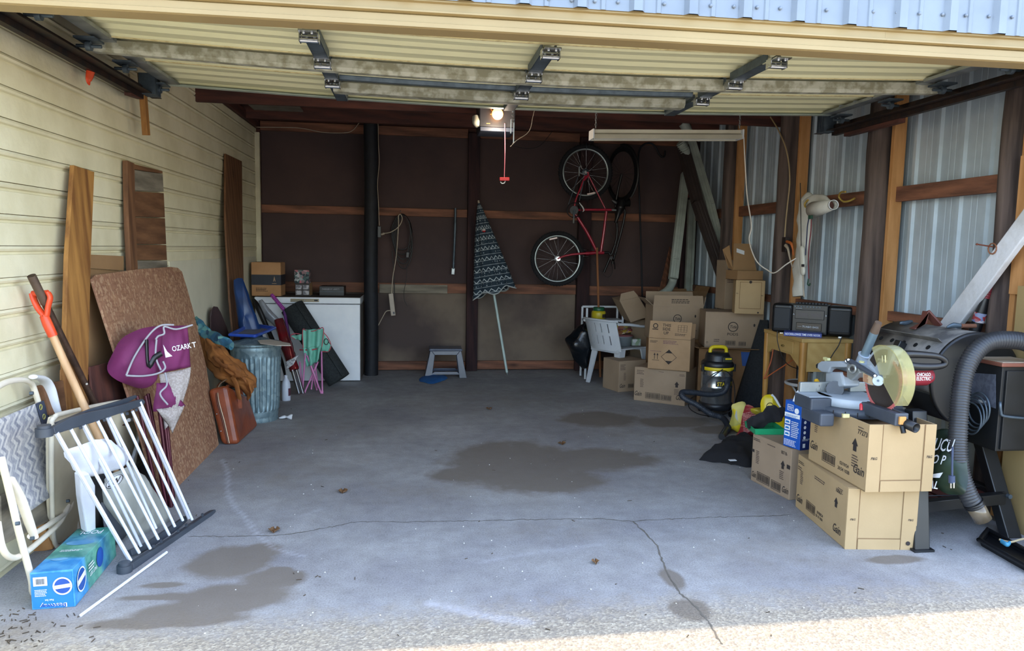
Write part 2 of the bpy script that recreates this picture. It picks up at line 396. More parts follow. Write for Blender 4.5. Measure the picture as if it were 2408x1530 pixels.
def concrete(name, attrs):
    m, n, b = newmat(name); co = _coord(n)
    big = _noise(n, co, 1.3, 6, .6); mid = _noise(n, co, 9, 5, .7); fine = _noise(n, co, 130, 2, .6)
    col = _ramp(n, big, [(.3, hexc('#85858a')), (.55, hexc('#999a9b')), (.75, hexc('#aaabac'))])
    col = _mix(n, .55, col, _ramp(n, mid, [(.32, (.62, .6, .58, 1)), (.62, (1, 1, 1, 1))]), 'MULTIPLY')
    col = _mix(n, .6, col, _ramp(n, fine, [(.3, (.55, .53, .5, 1)), (.5, (1, 1, 1, 1)), (.72, (1.25, 1.25, 1.25, 1))]), 'MULTIPLY')
    # exposed stones where the slab is worn, out by the doorway and beyond
    tc = n.nodes.new('ShaderNodeTexCoord'); sp = n.nodes.new('ShaderNodeSeparateXYZ'); n.links.new(tc.outputs['Object'], sp.inputs[0])
    vo = n.nodes.new('ShaderNodeTexVoronoi'); vo.inputs['Scale'].default_value = 95; n.links.new(co, vo.inputs['Vector'])
    _sx = n.nodes.new('ShaderNodeSeparateColor'); n.links.new(vo.outputs['Color'], _sx.inputs[0]); st = _ramp(n, _sx.outputs[0], [(0, hexc('#6f675a')), (.35, hexc('#8b8270')), (.7, hexc('#a0957f')), (1, hexc('#bfb6a0'))])
    st = _mix(n, .25, st, hexc('#b3a894'))
    edge = _math(n, 'ADD', sp.outputs['Y'], _math(n, 'MULTIPLY', mid, .35))
    fac = _ramp(n, _math(n, 'MULTIPLY', edge, .25), [(.735, (1, 1, 1, 1)), (.80, (0, 0, 0, 1))])
    col = _mix(n, _math(n, 'MULTIPLY', fac, .8), col, st)
    h = _math(n, 'ADD', _math(n, 'MULTIPLY', fine, .6), _math(n, 'MULTIPLY', _math(n, 'MULTIPLY', vo.outputs['Distance'], fac), 1.2))
    if attrs:
        def at(nm):
            a = n.nodes.new('ShaderNodeAttribute'); a.attribute_name = nm; return a.outputs['Fac']
        dist = _math(n, 'MULTIPLY', _math(n, 'SUBTRACT', _noise(n, co, 5, 6, .65), .5), 1.3)
        wf = _ramp(n, _math(n, 'ADD', at('wet'), dist), [(.30, (0, 0, 0, 1)), (.75, (1, 1, 1, 1))])
        wf = _math(n, 'MULTIPLY', wf, _ramp(n, at('wet'), [(.02, (0, 0, 0, 1)), (.3, (1, 1, 1, 1))]))
        bf = _math(n, 'MULTIPLY', at('brown'), _ramp(n, _noise(n, co, 3.5, 6, .7), [(.35, (0, 0, 0, 1)), (.65, (1, 1, 1, 1))]))
        col = _mix(n, _math(n, 'MULTIPLY', bf, .55), col, hexc('#7f7668'))
        col = _mix(n, _math(n, 'MULTIPLY', wf, .8), col, hexc('#6b6256'))
        cf = _math(n, 'MULTIPLY', at('chalk'), _ramp(n, _noise(n, co, 22, 4, .7), [(.3, (.15, .15, .15, 1)), (.6, (1, 1, 1, 1))]))
        col = _mix(n, _math(n, 'MULTIPLY', cf, .5), col, hexc('#c9ccd8'))
    n.links.new(col, b.inputs['Base Color']); b.inputs['Roughness'].default_value = .85
    _bump(n, b, h, .5, .004); return m
M_['concrete'] = concrete('concrete', True); M_['drive'] = concrete('driveway_concrete', False)
floor = struct('floor', fm, M_['concrete'])
for nm, arr in (('wet', wet), ('brown', brown), ('chalk', chalk)):
    a = floor.data.attributes.new(nm, 'FLOAT', 'POINT'); a.data.foreach_set('value', arr.ravel().astype(np.float32))
struct('driveway', MB().bb((-14, -16, -.12), (16, 1.9, 0)), M_['drive'])
struct('ground', MB().bb((-30, -30, -.2), (30, 30, -.125)), mat('ground_soil', '#8b8468', '#716a50', rough=1))
# cracks : real dark splits laid in the slab
M_['crack'] = mat('crack_dirt', '#56524a', '#6a655c', rough=1)
def crack(pts, wd, name='crack', seed=1):
    r = random.Random(seed); P = []
    for a, b in zip(pts, pts[1:]):
        k = max(2, int(abs(b[0]-a[0])/9+abs(b[1]-a[1])/7))
        for i in range(k): P.append(F(a[0]+(b[0]-a[0])*i/k+r.uniform(-2, 2), a[1]+(b[1]-a[1])*i/k+r.uniform(-1.3, 1.3)))
    mb = MB(); vs = []
    for i in range(len(P)):
        t = (P[min(i+1, len(P)-1)]-P[max(i-1, 0)]).normalized(); s = V(-t.y, t.x, 0)*wd*r.uniform(.35, 1.2)
        vs += [P[i]+s+V(0, 0, .0012), P[i]-s+V(0, 0, .0012)]
    mb.add(vs, [(2*i, 2*i+1, 2*i+3, 2*i+2) for i in range(len(P)-1)])
    part(name, mb, M_['crack'], floor)
crack([(445, 1261), (560, 1261), (640, 1259), (700, 1253), (760, 1242), (840, 1226), (980, 1227), (1204, 1222), (1400, 1219), (1480, 1225), (1650, 1217), (1870, 1211)], .0035)
crack([(1490, 1226), (1520, 1256), (1545, 1283), (1557, 1318), (1575, 1360), (1600, 1395), (1640, 1430), (1665, 1460), (1700, 1520)], .005, seed=3)
# left wall of lap siding
ZLT = QX(606, 311, XL).z+.03
zs0 = QX(0, 577, XL).z; PIT = (QX(0, 347, XL).z-QX(0, 728, XL).z)/5
k0 = int(zs0/PIT); zb = zs0-k0*PIT
wl = struct('wall_left', MB().bb((XL-.12, 2.2, 0), (XL-.02, YB+.1, ZLT)), M_['groove'])
z = zb-PIT; i = 0
while z < ZLT-.02:
    lo, hi = max(z, .0), min(z+PIT, ZLT)
    prof = [(XL-.02, lo), (XL, lo), (XL, max(lo, z+PIT*.70)), (XL-.014, max(lo, z+PIT*.725)), (XL-.013, max(lo, z+PIT*.79)), (XL-.001, max(lo, z+PIT*.83)), (XL+.004, max(lo, z+PIT*.90)), (XL-.004, hi-.003), (XL-.02, hi-.003)]
    if hi-lo > .03:
        prof = [(a, min(b, hi-.003)) for a, b in prof]
        cuts = [2.2]+sorted(rnd()*5.5+2.8 for _ in range(i % 2+0))+[YB]
        for ya, yb in zip(cuts, cuts[1:]):
            mb = MB(); dx = random.uniform(-.0015, .0015); mb.slab([(a+dx, ya+.001, b) for a, b in prof], (0, yb-ya-.002, 0)); part('siding_board', mb, M_['siding'], wl)
    z += PIT; i += 1
ps = QX(395, 615, XL+.03); sh = MB().bb((XL+.002, QX(395, 615, XL).y, 0), (XL+.012, 6.9, ps.z)).bb((XL+.002, 6.905, 0), (XL+.012, YB-.2, ps.z))
part('painted_sheet', sh, M_['siding_dark'], wl)
tr = MB().bb((XL-.0, YB-.09, .0), (XL+.05, YB-.045, QY(603, 311, YB-.07).z)); part('corner_trim', tr, mat('corner_cream', '#cfc8ac'), wl)
# plates and rafters along the top of the left wall
part('top_plate', MB().bb((XL-.12, 2.9, ZLT), (XL+.04, YB, ZLT+.09)), M_['redY'], wl)
part('light_leak_fill', MB().bb((XL-.14, 2.9, ZLT+.05), (XL-.02, YB+.1, 3.33)), M_['redY'], wl)  # unseen fill added above the plate to close a light leak
# back wall
wb = struct('wall_back', MB().bb((XL-.1, YB+.03, 0), (XR+.1, YB+.1, 3.3)), M_['redX'])
YG = YB-.04
def zb_(px, py): return QY(px, py, YG).z
bands = [(zb_(610, 283), zb_(610, 305), 'rough'), (zb_(610, 481), zb_(610, 500), 'rough'), (zb_(891, 665), zb_(891, 688), 'rough'), (0.012, zb_(891, 849), 'rough')]
posts = [(1098, 1125, 'darkpost'), (1357, 1386, 'darkpost'), (1598, 1634, 'darkpost')]
px_ = [(QY(a, 600, YG).x, QY(b, 600, YG).x, k) for a, b, k in posts]
cuts = [XL+.06]+[v for a, b, _ in px_ for v in (a, b)]+[XR]
bays = [(XL+.05, px_[0][0]), (px_[0][1], px_[1][0]), (px_[1][1], px_[2][0]), (px_[2][1], XR-.02)]
zz = [0.0]+[(a+b)/2 for a, b, _ in bands[::-1]]+[2.9]
for bi, (a, b) in enumerate(bays):
    for (l, h, kd) in bands:
        l, h = min(l, h), max(l, h); j = random.uniform(-.006, .006)
        if bi == 0 and l > 1 and l < 1.5: pass
        part('girt', MB().bb((a+.003, YG, l+j), (b-.003, YB-.001, h+j)), M_['roughX'], wb, bevel=.003)
    for q in range(len(zz)-1):
        if zz[q+1]-zz[q] < .1: continue
        part('fibreboard', MB().bb((a, YB+.003, zz[q]+.002), (b, YB+.02, zz[q+1]-.002)), M_['fibre2' if q == 1 and bi in (0, 1) else 'fibre'], wb)
# lighter spliced girt beside the dark pole
pA, pB = QY(892, 668, YG-.012), QY(1052, 690, YG-.012)
part('splice_board', MB().bb((pA.x, YG-.02, pB.z), (pB.x, YG-.001, pA.z)), M_['greyX'], wb, bevel=.003)
for a, b, k in px_:
    part('post', MB().bb((a, YG-.06, 0), (b, YB, 2.86)), M_['darkpost'], wb, bevel=.008)
HZ1, HZ0 = QY(610, 264, YG-.03).z, QY(610, 281, YG-.03).z
part('header', MB().bb((XL, YG-.05, HZ0), (XR, YG-.001, HZ1)), M_['redX'], wb)
# right wall of ribbed sheet
wr = struct('wall_right', MB().bb((XR+.03, 2.95, 0), (XR+.06, YB+.1, 3.3)), M_['steel'])
def ribprof(w, pitch=.2286, dep=.019):
    pr = [(0, 0)]; x = 0
    while x < w-.01:
        pr += [(x+.02, 0), (x+.032, -dep), (x+.062, -dep), (x+.074, 0)]
        for q in (.115, .165): pr += [(x+q, 0), (x+q+.003, .0018), (x+q+.012, .0018), (x+q+.015, 0)]
        x += pitch
    pr.append((w, 0)); return pr
y = 2.98
while y < YB:
    wv = min(.9144, YB-y); mb = MB(); pr = [p for p in ribprof(wv) if p[0] <= wv+.001]
    vs = [(XR+p[1], y+p[0], zq) for p in pr for zq in (0.0, 3.28)]
    mb.add(vs, [(2*i, 2*i+1, 2*i+3, 2*i+2) for i in range(len(pr)-1)])
    part('steel_sheet', mb, M_['steel'], wr); y += wv+.0005
def pole(px0, px1, py, X, name='pole'):
    p = QX((px0+px1)/2, py, X); d = (p-CC).dot(CF); r = (px1-px0)/2/FPX*d
    mb = MB(); n = 12; rr = random.Random(int(px0)); pts = [(p.x+rr.uniform(-.006, .006), p.y+rr.uniform(-.006, .006), z) for z in np.linspace(0, 3.1, n)]
    mb.tube(pts, [r*(1.03-.04*i/n)*rr.uniform(.985, 1.015) for i in range(n)], 18, smooth=2)
    part('pole', mb, M_['pole'], wr); return p, r
PL = [pole(1700, 1737, 450, 3.36), pole(1828, 1882, 450, 3.36), pole(2036, 2096, 450, 3.36), pole(2352, 2420, 450, 3.42)]
for (p, r), ex in zip(PL, (0, 0, 0, 0)):
    part('stud', MB().bb((3.36, p.y-r-.05, 0), (3.45, p.y-r-.012, 3.1)), M_['newZ'], wr, bevel=.003)
gz = [(QX(2085, 476, 3.40).z, QX(2085, 442, 3.40).z), (QX(2325, 790, 3.40).z, QX(2325, 763, 3.40).z), (.02, .14)]
yy = [2.99]+[p.y for p, r in PL[::-1]]+[YB-.05]
for ya, yb in zip(yy, yy[1:]):
    for l, h in gz: part('girt', MB().bb((3.40, ya+.01, l), (3.44, yb-.01, h)), M_['roughY'], wr, bevel=.003)
# painted panel by the doorway
pj = QX(2388, 1150, 3.40); part('jamb_panel', MB().bb((3.30, 2.99, 0), (3.42, pj.y, 1.35)), M_['fascia'], wr)
pk = QX(2412, 600, 3.38); part('jamb_board', MB().bb((3.34, pk.y-.12, 1.3), (3.40, pk.y+.05, QX(2395, 370, 3.38).z)), M_['newZ'], wr)
# ceiling
ce = struct('ceiling', MB().bb((XL-.4, 2.9, 3.28), (XR+.3, YB+.3, 3.33)), M_['redX'])
for yq in np.arange(3.4, 9, .61): part('purlin', MB().bb((XL, yq, 3.22), (XR, yq+.09, 3.279)), M_['redX'], ce)
for xq in np.arange(XL+.3, XR, 1.2): part('rafter', MB().bb((xq, 3.05, 3.07), (xq+.04, YB, 3.215)), M_['redY'], ce)
q0 = QY(560, 218, 6.6); q1 = QY(560, 234, 6.6)
part('tie_beam', MB().bb((XL, 6.6, q1.z-.03), (XR, 6.64, q1.z+.13)), M_['redX'], ce)
part('tie_beam', MB().bb((XL, 8.3, 2.83), (XR, 8.34, 2.97)), M_['redX'], ce)
w0 = F(560, 226, 2.9); w1 = F(680, 262, 2.9)
part('ceiling_patch', MB().bb((w0.x, w1.y, 2.9), (w0.x+.5, w0.y+.3, 2.915)), mat('pale_board', '#8f8c80', '#6f6a5f', scale=5), ce)
# front header over the doorway
wf = struct('wall_front', MB().bb((XL-1.5, YF+.09, QY(1204, 70, YF+.09).z+.015), (XR+1.2, YF+.13, 3.3)), M_['redX'])
def zf(px, py): return QY(px, py, YF).z
fz0 = zf(1204, 80); fz1 = zf(1204, 48); fz2 = zf(1204, 12)
mb = MB(); pr = [(0, fz0), (-.012, fz0+.004), (-.012, fz0+.02), (-.006, fz0+.023), (-.006, fz1-.004), (0, fz1)]
mb.slab([(XL-1.5, YF+a, b) for a, b in pr]+[(XL-1.5, YF+.09, fz1), (XL-1.5, YF+.09, fz0)], (XR-XL+2.7, 0, 0)); part('fascia_board', mb, M_['fascia'], wf)
pr = [(0, fz1+.001), (-.02, fz1+.006), (-.02, fz1+.012), (-.008, fz1+.016), (-.008, fz2-.016), (-.022, fz2-.012), (-.022, fz2)]
a = zf(1850, 60)
mb = MB(); sp_ = QY(2080, 75, YF).x
mb.slab([(XL-1.5, YF+a, b) for a, b in pr]+[(XL-1.5, YF+.09, fz2), (XL-1.5, YF+.09, fz1+.001)], (sp_-XL+1.5-.001, 0, 0)); part('fascia_board', mb, M_['fascia'], wf)
mb = MB(); mb.slab([(sp_, YF+a+.001, b) for a, b in pr]+[(sp_, YF+.09, fz2), (sp_, YF+.09, fz1+.001)], (XR+1.2-sp_, 0, 0)); part('fascia_board', mb, M_['fascia'], wf)
M_['roofsteel'] = mat('pale_blue_steel', '#7d8792', '#727c88', rough=.4, metal=.1, scale=4)
mb = MB(); x = XL-1.5; pr = []
while x < XR+1.2:
    pr += [(x, 0), (x+.05, 0), (x+.065, -.022), (x+.10, -.022), (x+.115, 0), (x+.16, 0), (x+.165, -.005), (x+.18, -.005), (x+.185, 0)]; x += .2286
for xa in range(0, len(pr)-36, 36):
    seg = pr[xa:xa+37]; mb = MB(); vs = [(a, YF-.03+b, zq) for a, b in seg for zq in (fz2-.006, 3.34)]
    mb.add(vs, [(2*i, 2*i+2, 2*i+3, 2*i+1) for i in range(len(seg)-1)]); sp2 = part('steel_sheet', mb, M_['roofsteel'], wf)
sc = MB()
for k in range(26): 
    q = QY(1290+k*88*.62, -2+2.1*k, YF-.035); sc.ball(q, (.008, .006, .008), 8)
part('screw', sc, M_['roofsteel'], wf, kind='stuff')
struct('roof', MB().slab([(XL-1.8, 2.63, 3.34), (XR+3.2, 2.92, 3.34), (XR+3.2, YB+.5, 3.34), (XL-1.8, YB+.5, 3.34)], (0, 0, .04)), M_['roofsteel'])  # unseen roof; skewed front edge and long right end shape the floor shadow
# ------------------------------------------------------------------ overhead door, open
ZD = 2.55
DX0, DX1 = -1.60, 3.03
SG = .055
dj = [3.06, F(1204, 92, ZD-SG).y, F(1204, 154, ZD-SG).y, F(1204, 200, ZD-SG).y, (F(1204, 256, ZD-SG-.03).y+F(378, 203, ZD-.03).y)/2]
door = struct('door_1', MB().bb((DX0, dj[0], ZD+.045), (DX1, dj[-1]-.01, ZD+.05)), M_['doorskin'])
def sag(x): return -SG*math.sin(PI*(x-DX0)/(DX1-DX0))
for a, b in zip(dj, dj[1:]):
    L = b-a; pr = [(0.0, -.012), (.02, -.012), (.03, .0), (.10, .006), (.13, .026), (.24, .03), (.28, .008), (.36, .004), (.40, .026), (.50, .03), (.54, .006), (.62, .004), (.67, .027), (.78, .03), (.82, .005), (.95, 0), (.97, -.012), (1.0, -.012)]
    mb = MB(); nx = 12; vs = []
    for i in range(nx+1):
        x = DX0+(DX1-DX0)*i/nx; vs += [(x, a+p*(L-.004)+.002, ZD+q+sag(x)) for p, q in pr]
    k = len(pr); mb.add(vs, [(i*k+j, i*k+j+1, (i+1)*k+j+1, (i+1)*k+j) for i in range(nx) for j in range(k-1)])
    part('door_section', mb, M_['doorskin'], door)
    if a > 3.1:
        jb = MB()
        for i in range(nx):
            xa, xb = DX0+.02+(DX1-DX0-.04)*i/nx, DX0+.02+(DX1-DX0-.04)*(i+1)/nx; jb.slab([(xa, a-.009, ZD-.016+sag(xa)), (xb, a-.009, ZD-.016+sag(xb)), (xb, a+.009, ZD-.016+sag(xb)), (xa, a+.009, ZD-.016+sag(xa))], (0, 0, .004))
        part('joint_strip', jb, M_['jointstrip'], door)
    for xe in (DX0-.01, DX1-.07):
        part('end_stile', MB().bb((xe, a+.01, ZD-.03), (xe+.08, b-.01, ZD-.012)), M_['galv'], door)
mb = MB()
for i in range(12):
    xa, xb = DX0+(DX1-DX0)*i/12, DX0+(DX1-DX0)*(i+1)/12
    mb.slab([(xa, dj[-1], ZD-.03+sag(xa)), (xb, dj[-1], ZD-.03+sag(xb)), (xb, dj[-1], ZD+.05+sag(xb)), (xa, dj[-1], ZD+.05+sag(xa))], (0, .006, 0))
    mb.slab([(xa, dj[-1]-.045, ZD-.03+sag(xa)), (xb, dj[-1]-.045, ZD-.03+sag(xb)), (xb, dj[-1], ZD-.03+sag(xb)), (xa, dj[-1], ZD-.03+sag(xa))], (0, 0, .004))
part('edge_strip', mb, mat('pale_green_edge', '#c3cdbd', '#b0bdb0', rough=.4, metal=.3), door)
# struts
def chan(name, pa, pb, wy, dz, mt, taper=.0):
    n = 16; mb = MB(); pr = [(0, .02), (wy*.15, 0), (wy*.85, 0), (wy, .02), (wy, dz), (wy+.002, dz), (wy+.002, -.001), (wy*.85, -.002), (wy*.15, -.002), (-.002, .018), (-.002, dz), (0, dz)]
    vs = []
    for i in range(n+1):
        t = i/n; p = pa.lerp(pb, t); s = sag(p.x)
        vs += [(p.x, p.y+a, p.z+b+s) for a, b in pr]
    k = len(pr); mb.add(vs, [(i*k+j, i*k+(j+1) % k, (i+1)*k+(j+1) % k, (i+1)*k+j) for i in range(n) for j in range(k)])
    mb.add(vs[:k], [tuple(range(k))]); mb.add(vs[-k:], [tuple(range(k))[::-1]])
    part(name, mb, mt, door)
zs = ZD-.075; ys = F(1204, 196, zs-SG).y
chan('strut', V(-1.66, ys-.03, zs), V(3.12, ys-.03, zs), .06, .06, M_['strut'])
ya = F(1204, 242, zs-SG).y; xa, xb = QY(785, 222, ya).x, QY(1605, 250, ya).x
chan('operator_strut', V(xa, ya-.05, zs), V(xb, ya-.05, zs), .10, .05, M_['strut'])
chan('stiffener', V(xa+.05, ya-.18, ZD-.03), V(xb, ya-.18, ZD-.03), .05, .03, M_['galvdark'])
# inner stiles with hinges
for (pxs, pys) in ((738, 107), (1284, 132), (1800, 160)):
    xs = F(pxs, pys, ZD-.04-SG).x; ZS = ZD; ZD = ZD+sag(xs)
    for a, b in zip(dj[1:], dj[2:]):
        mb = MB(); mb.bb((xs-.035, a+.03, ZD-.045), (xs+.035, b-.03, ZD-.04)).bb((xs-.037, a+.03, ZD-.045), (xs-.033, b-.03, ZD)).bb((xs+.033, a+.03, ZD-.045), (xs+.037, b-.03, ZD))
        part('stile', mb, M_['galvdark'], door)
    for yj in dj[1:-1]:
        mb = MB(); mb.cyl((xs-.045, yj, ZD-.075), (xs+.045, yj, ZD-.075), .011, n=10)
        for s in (-.042, .042): mb.bb((xs+s-.002, yj-.03, ZD-.085), (xs+s+.002, yj+.025, ZD-.04))
        mb.bb((xs-.04, yj+.02, ZD-.052), (xs+.04, yj+.07, ZD-.046)).bb((xs-.04, yj-.08, ZD-.052), (xs+.04, yj-.02, ZD-.046))
        for s in (-.018, .018): mb.ball((xs+s, yj+.045, ZD-.055), .008, 8); mb.ball((xs+s, yj-.055, ZD-.055), .008, 8)
        part('hinge', mb, M_['chrome'], door)
    ZD = ZS
for xs in (DX0-.03, DX1+.04):
    for yj in [q-.03 for q in dj[1:-1]]+[dj[-1]-.1]:
        mb = MB().bb((xs-.05, yj-.06, ZD-.05), (xs+.05, yj+.06, ZD-.04)).cyl((xs-.06, yj, ZD-.075), (xs+.06, yj, ZD-.075), .009, n=8).cyl((xs-.012, yj, ZD-.075), (xs+.012, yj, ZD-.075), .024, n=14)
        part('roller', mb, M_['galvdark'], door)
def track(name, x, yend, label, sgn):
    t = thing(name, label, 'door track', (x, 3.02, 2.42)); pr = [(-.03, 0), (-.03, .004), (.026, .004), (.026, .045), (.03, .045), (.03, 0)]
    mb = MB(); mb.slab([(x+sgn*a, 3.02, 2.435+b) for a, b in pr], (0, yend-3.02, 0)); part('rail', mb, M_['track'], t, world=True)
    mb = MB(); mb.slab([(x+sgn*a, 3.02, 2.435+b) for a, b in [(.032, -.03), (.032, .05), (.036, .05), (.036, -.026), (.07, -.026), (.07, -.03)]], (0, yend-3.02-.15, 0)); part('angle_iron', mb, M_['track'], t, world=True)
    return t
ly = QX(369, 232, -1.68).y; ry = QX(1923, 299, 3.12).y
t1 = track('door_track', -1.68, ly, 'dark greasy overhead door track along the cream siding wall', -1)
t2 = track('door_track', 3.12, ry, 'dark greasy overhead door track beside the ribbed steel wall', 1)
for t, x in ((t1, -1.68), (t2, 3.12)):
    yj = (ly if t is t1 else ry)-.12
    mb = MB(); 
    for k in range(4): mb.bb((x-.05, yj-.06+.03*k, 2.43), (x+.05, yj-.045+.03*k, 2.56))
    part('end_bracket', mb, M_['galvdark'], t, world=True)
# ------------------------------------------------------------------ boards and sheets leaning on the left wall
pW = leanX(-1.66, -1.785, 2.2)
board('plank', 'tall streaky tan plank leaning on the siding behind the shovel', 'plank', [(174, 388), (222, 404), (214, 600), (208, 862), (203, 1010), (160, 1010), (153, 862), (160, 600)], pW, .022, M_['tanZ'])
pW2 = leanX(-1.745, -1.80, 1.3)
cb_ = thing('cardboard_sheet', 'flat brown cardboard sheet standing between the streaky plank and the particle board', 'cardboard', QX(250, 900, -1.75))
M_['card'] = mat('cardboard', '#b08d62', '#a5825a', rough=.85, scale=3, bump=.08, bscale=60)
M_['card_dark'] = mat('dark_cardboard', '#987650', '#8b6b48', rough=.85, scale=3, bump=.08, bscale=60)  # darker brown cardboard
part('sheet', MB().slab(ptsP([(206, 631), (291, 637), (330, 880), (330, 960), (206, 960)], pW2), pW2[1]*-.006), M_['card_dark'], cb_, world=True)
part('flap', MB().slab(ptsP([(208, 598), (291, 602), (291, 636), (206, 630)], leanX(-1.73, -1.79, 1.35)), pW2[1]*-.006), M_['card_dark'], cb_, world=True)
pW3 = leanX(-1.72, -1.79, 1.9)
t = thing('nailed_boards', 'brown panel of short crosswise boards on a side batten, leaning above the particle board', 'panel', QX(340, 640, -1.76))
rows = [(378, 397, 403), (399, 447, 452), (449, 509, 512), (511, 573, 574), (575, 611, 611), (613, 700, 690)]
def lr(y): return 311+(y-400)*.045, 383+(y-402)*.047
for i, (ya, yb0, yb1) in enumerate(rows):
    yl0 = ya; l0, r0 = lr(ya); l1, r1 = lr(yb0)
    tops = (ya, ya+(20 if i < 2 else 4 if i == 2 else 1))
    if i == 0: pxs = [(309, 384), (382, 402), (383, 418 if 0 else 408), (310, 397)]
    else: pxs = [(l0, ya), (r0, ya+{1: 10, 2: 5, 3: 2, 4: 1, 5: 0}[i]), (r1, yb0+{1: 4, 2: 2, 3: 1, 4: 0, 5: 0}[i]), (l1, yb0)]
    part('crossboard', MB().slab(ptsP(pxs, pW3), pW3[1]*-.014), M_['brownY' if i not in (1, 5) else 'greyY'], t, world=True, bevel=.0015)
part('batten', MB().slab([p+pW3[1]*.014 for p in ptsP([(294, 377), (311, 384), (313, 500), (322, 700), (306, 700), (297, 520)], pW3)], pW3[1]*-.03), M_['brownZ'], t, world=True, bevel=.002)
board('tall_board', 'tall reddish brown board leaning on the siding behind the blue sled', 'board', [(531, 361), (569, 379), (571, 560), (574, 700), (585, 905), (560, 905), (541, 700), (531, 520)], leanX(-1.62, -1.775, 2.1), .018, M_['brownZ'])
# oriented strand board
def osb():
    m, n, b = newmat('strand_board'); co = _coord(n)
    base = _ramp(n, _noise(n, co, 2.5, 4), [(.3, hexc('#997055')), (.7, hexc('#875f48'))])
    for k, (sc, st, c) in enumerate(((55, (1, 2.0, .35), '#ae8764'), (52, (1, .4, 1.9), '#7d543c'), (60, (1, 1.1, .9), '#bd9c7a'))):
        vo = n.nodes.new('ShaderNodeTexVoronoi'); vo.inputs['Scale'].default_value = sc; n.links.new(_coord(n, st), vo.inputs['Vector'])
        sx = n.nodes.new('ShaderNodeSeparateColor'); n.links.new(vo.outputs['Color'], sx.inputs[0])
        base = _mix(n, _math(n, 'MULTIPLY', _ramp(n, sx.outputs[k], [(.74, (0, 0, 0, 1)), (.80, (1, 1, 1, 1))]), .5), base, hexc(c))
    n.links.new(base, b.inputs['Base Color']); b.inputs['Roughness'].default_value = .8; _bump(n, b, _noise(n, co, 60, 4), .3, .004); return m
M_['osb'] = osb()
B1, B2 = F(372, 1192), F(515, 1046)
pO = pl3(B1, B2, QX(424, 632, -1.74))
board('particle_board', 'large sheet of flaky particle board leaning on the wall behind the purple folding chair', 'board', [(216, 655), (225, 646), (330, 632), (402, 627), (418, 629), (428, 638), (441, 680), (456, 735), (485, 860), (515, 1045), (430, 1140), (378, 1190), (330, 1020), (271, 827)], pO, .014, M_['osb'], bevel=.003)
# odd wood behind the lawn chair
board('scrap_plank', 'wide brown scrap plank lying on edge behind the cream table leaf', 'plank', [(100, 905), (255, 870), (270, 960), (118, 975)], leanX(-1.62, -1.74, 1), .03, M_['brownY'])
board('scrap_plank', 'pale orange plank end on edge below the cardboard sheet and behind the shovel handle', 'plank', [(150, 868), (250, 858), (262, 905), (150, 915)], leanX(-1.66, -1.76, 1), .02, M_['newY'])
q = F(110, 1300); single('wood_block', 'short square cut wood block on the floor behind the blue pool box', 'block', MB().beam((q.x-.03, q.y+.05, .001), (q.x-.06, q.y+.02, .16), .09, .04), M_['newZ'], (q.x, q.y, 0), bevel=.004)
board('dark_plank', 'dark weathered plank on edge on the floor behind the lawn chair', 'plank', [(2, 1165), (120, 1120), (124, 1220), (6, 1282)], leanX(-1.70, -1.76, .5), .03, M_['greyY'])
board('hardboard', 'small dark brown hardboard piece wedged behind the purple folding chair', 'board', [(212, 862), (262, 850), (300, 935), (300, 1000), (222, 1000)], leanX(-1.60, -1.74, 1.2), .012, M_['redZ'])
# metal pipe and shovel
pw = onpl(74, 648, *leanX(-1.5, -1.79, 1.6)); pb = F(330, 1160); pb = V(-1.50, 4.35, .012)
pe = QT(222, 948, (pw+pb)/2)
dirp = (pe-pw); L = pe.z/(-dirp.z) if dirp.z < 0 else 1; pfoot = pe+dirp*L*.98
t = thing('metal_pipe', 'brown rusty metal pipe leaning on the siding, crossing in front of the shovel grip', 'pipe', (pfoot.x, pfoot.y, .0))
part('pipe', rodmb([pw, pfoot], .0165, 14), mat('rust_brown_pipe', '#5a4436', '#3f2f27', rough=.45, metal=.5, scale=20), t, world=True)
part('coupling', rodmb([pw, pw.lerp(pfoot, .10)], .019, 14), mat('pipe_end', '#6b5a4c', '#4a3c33', rough=.5, metal=.5), t, world=True)
part('pin', MB().cyl(pw.lerp(pfoot, .42)+V(.018, -.018, 0), pw.lerp(pfoot, .42)+V(0, 0, 0), .006, n=8), M_['chrome'], t, world=True)
sa = onpl(112, 762, *leanX(-1.5, -1.76, 1.4)); sb = QT(207, 970, sa+V(.12, .1, 0)); ds = sb-sa; sfoot = sb+ds*(sb.z-.30)/(-ds.z)
t = thing('shovel', 'snow shovel with orange grip and pale wooden handle leaning on the siding', 'shovel', (sfoot.x, sfoot.y, 0))
part('handle', rodmb([sa, sa.lerp(sfoot, .5)+V(0, 0, -.01), sfoot], [.017, .018, .019], 14, smooth=6), wood('handle_wood', '#d2ac82', '#b58c62', 'Z', rough=.5, knots=False), t, world=True)
M_['orange'] = mat('orange_plastic', '#e2502a', '#d5451f', rough=.4)
g = [QT(*p, sa) for p in ((112, 762), (104, 742), (90, 725), (80, 704), (76, 690), (92, 690), (113, 688), (118, 700), (113, 722), (110, 742))]
mb = MB(); ax = (sb-sa).normalized()
mb.tube(g[0:2]+[sa+(-ax)*.0], .02, 12)
mb.tube([g[0]+ax*.06, g[0], g[1]], [.021, .022, .02], 12); mb.tube([g[1], g[2], g[3], g[4]], .0115, 10, smooth=5, flat=1.6); mb.tube([g[1], g[9], g[8], g[7], g[6]], .0115, 10, smooth=5, flat=1.6); mb.tube([g[4], g[5], g[6]], .014, 10, smooth=4)
part('grip', mb, M_['orange'], t, world=True)
bl = MB(); R_ = V(0, 1, 0)
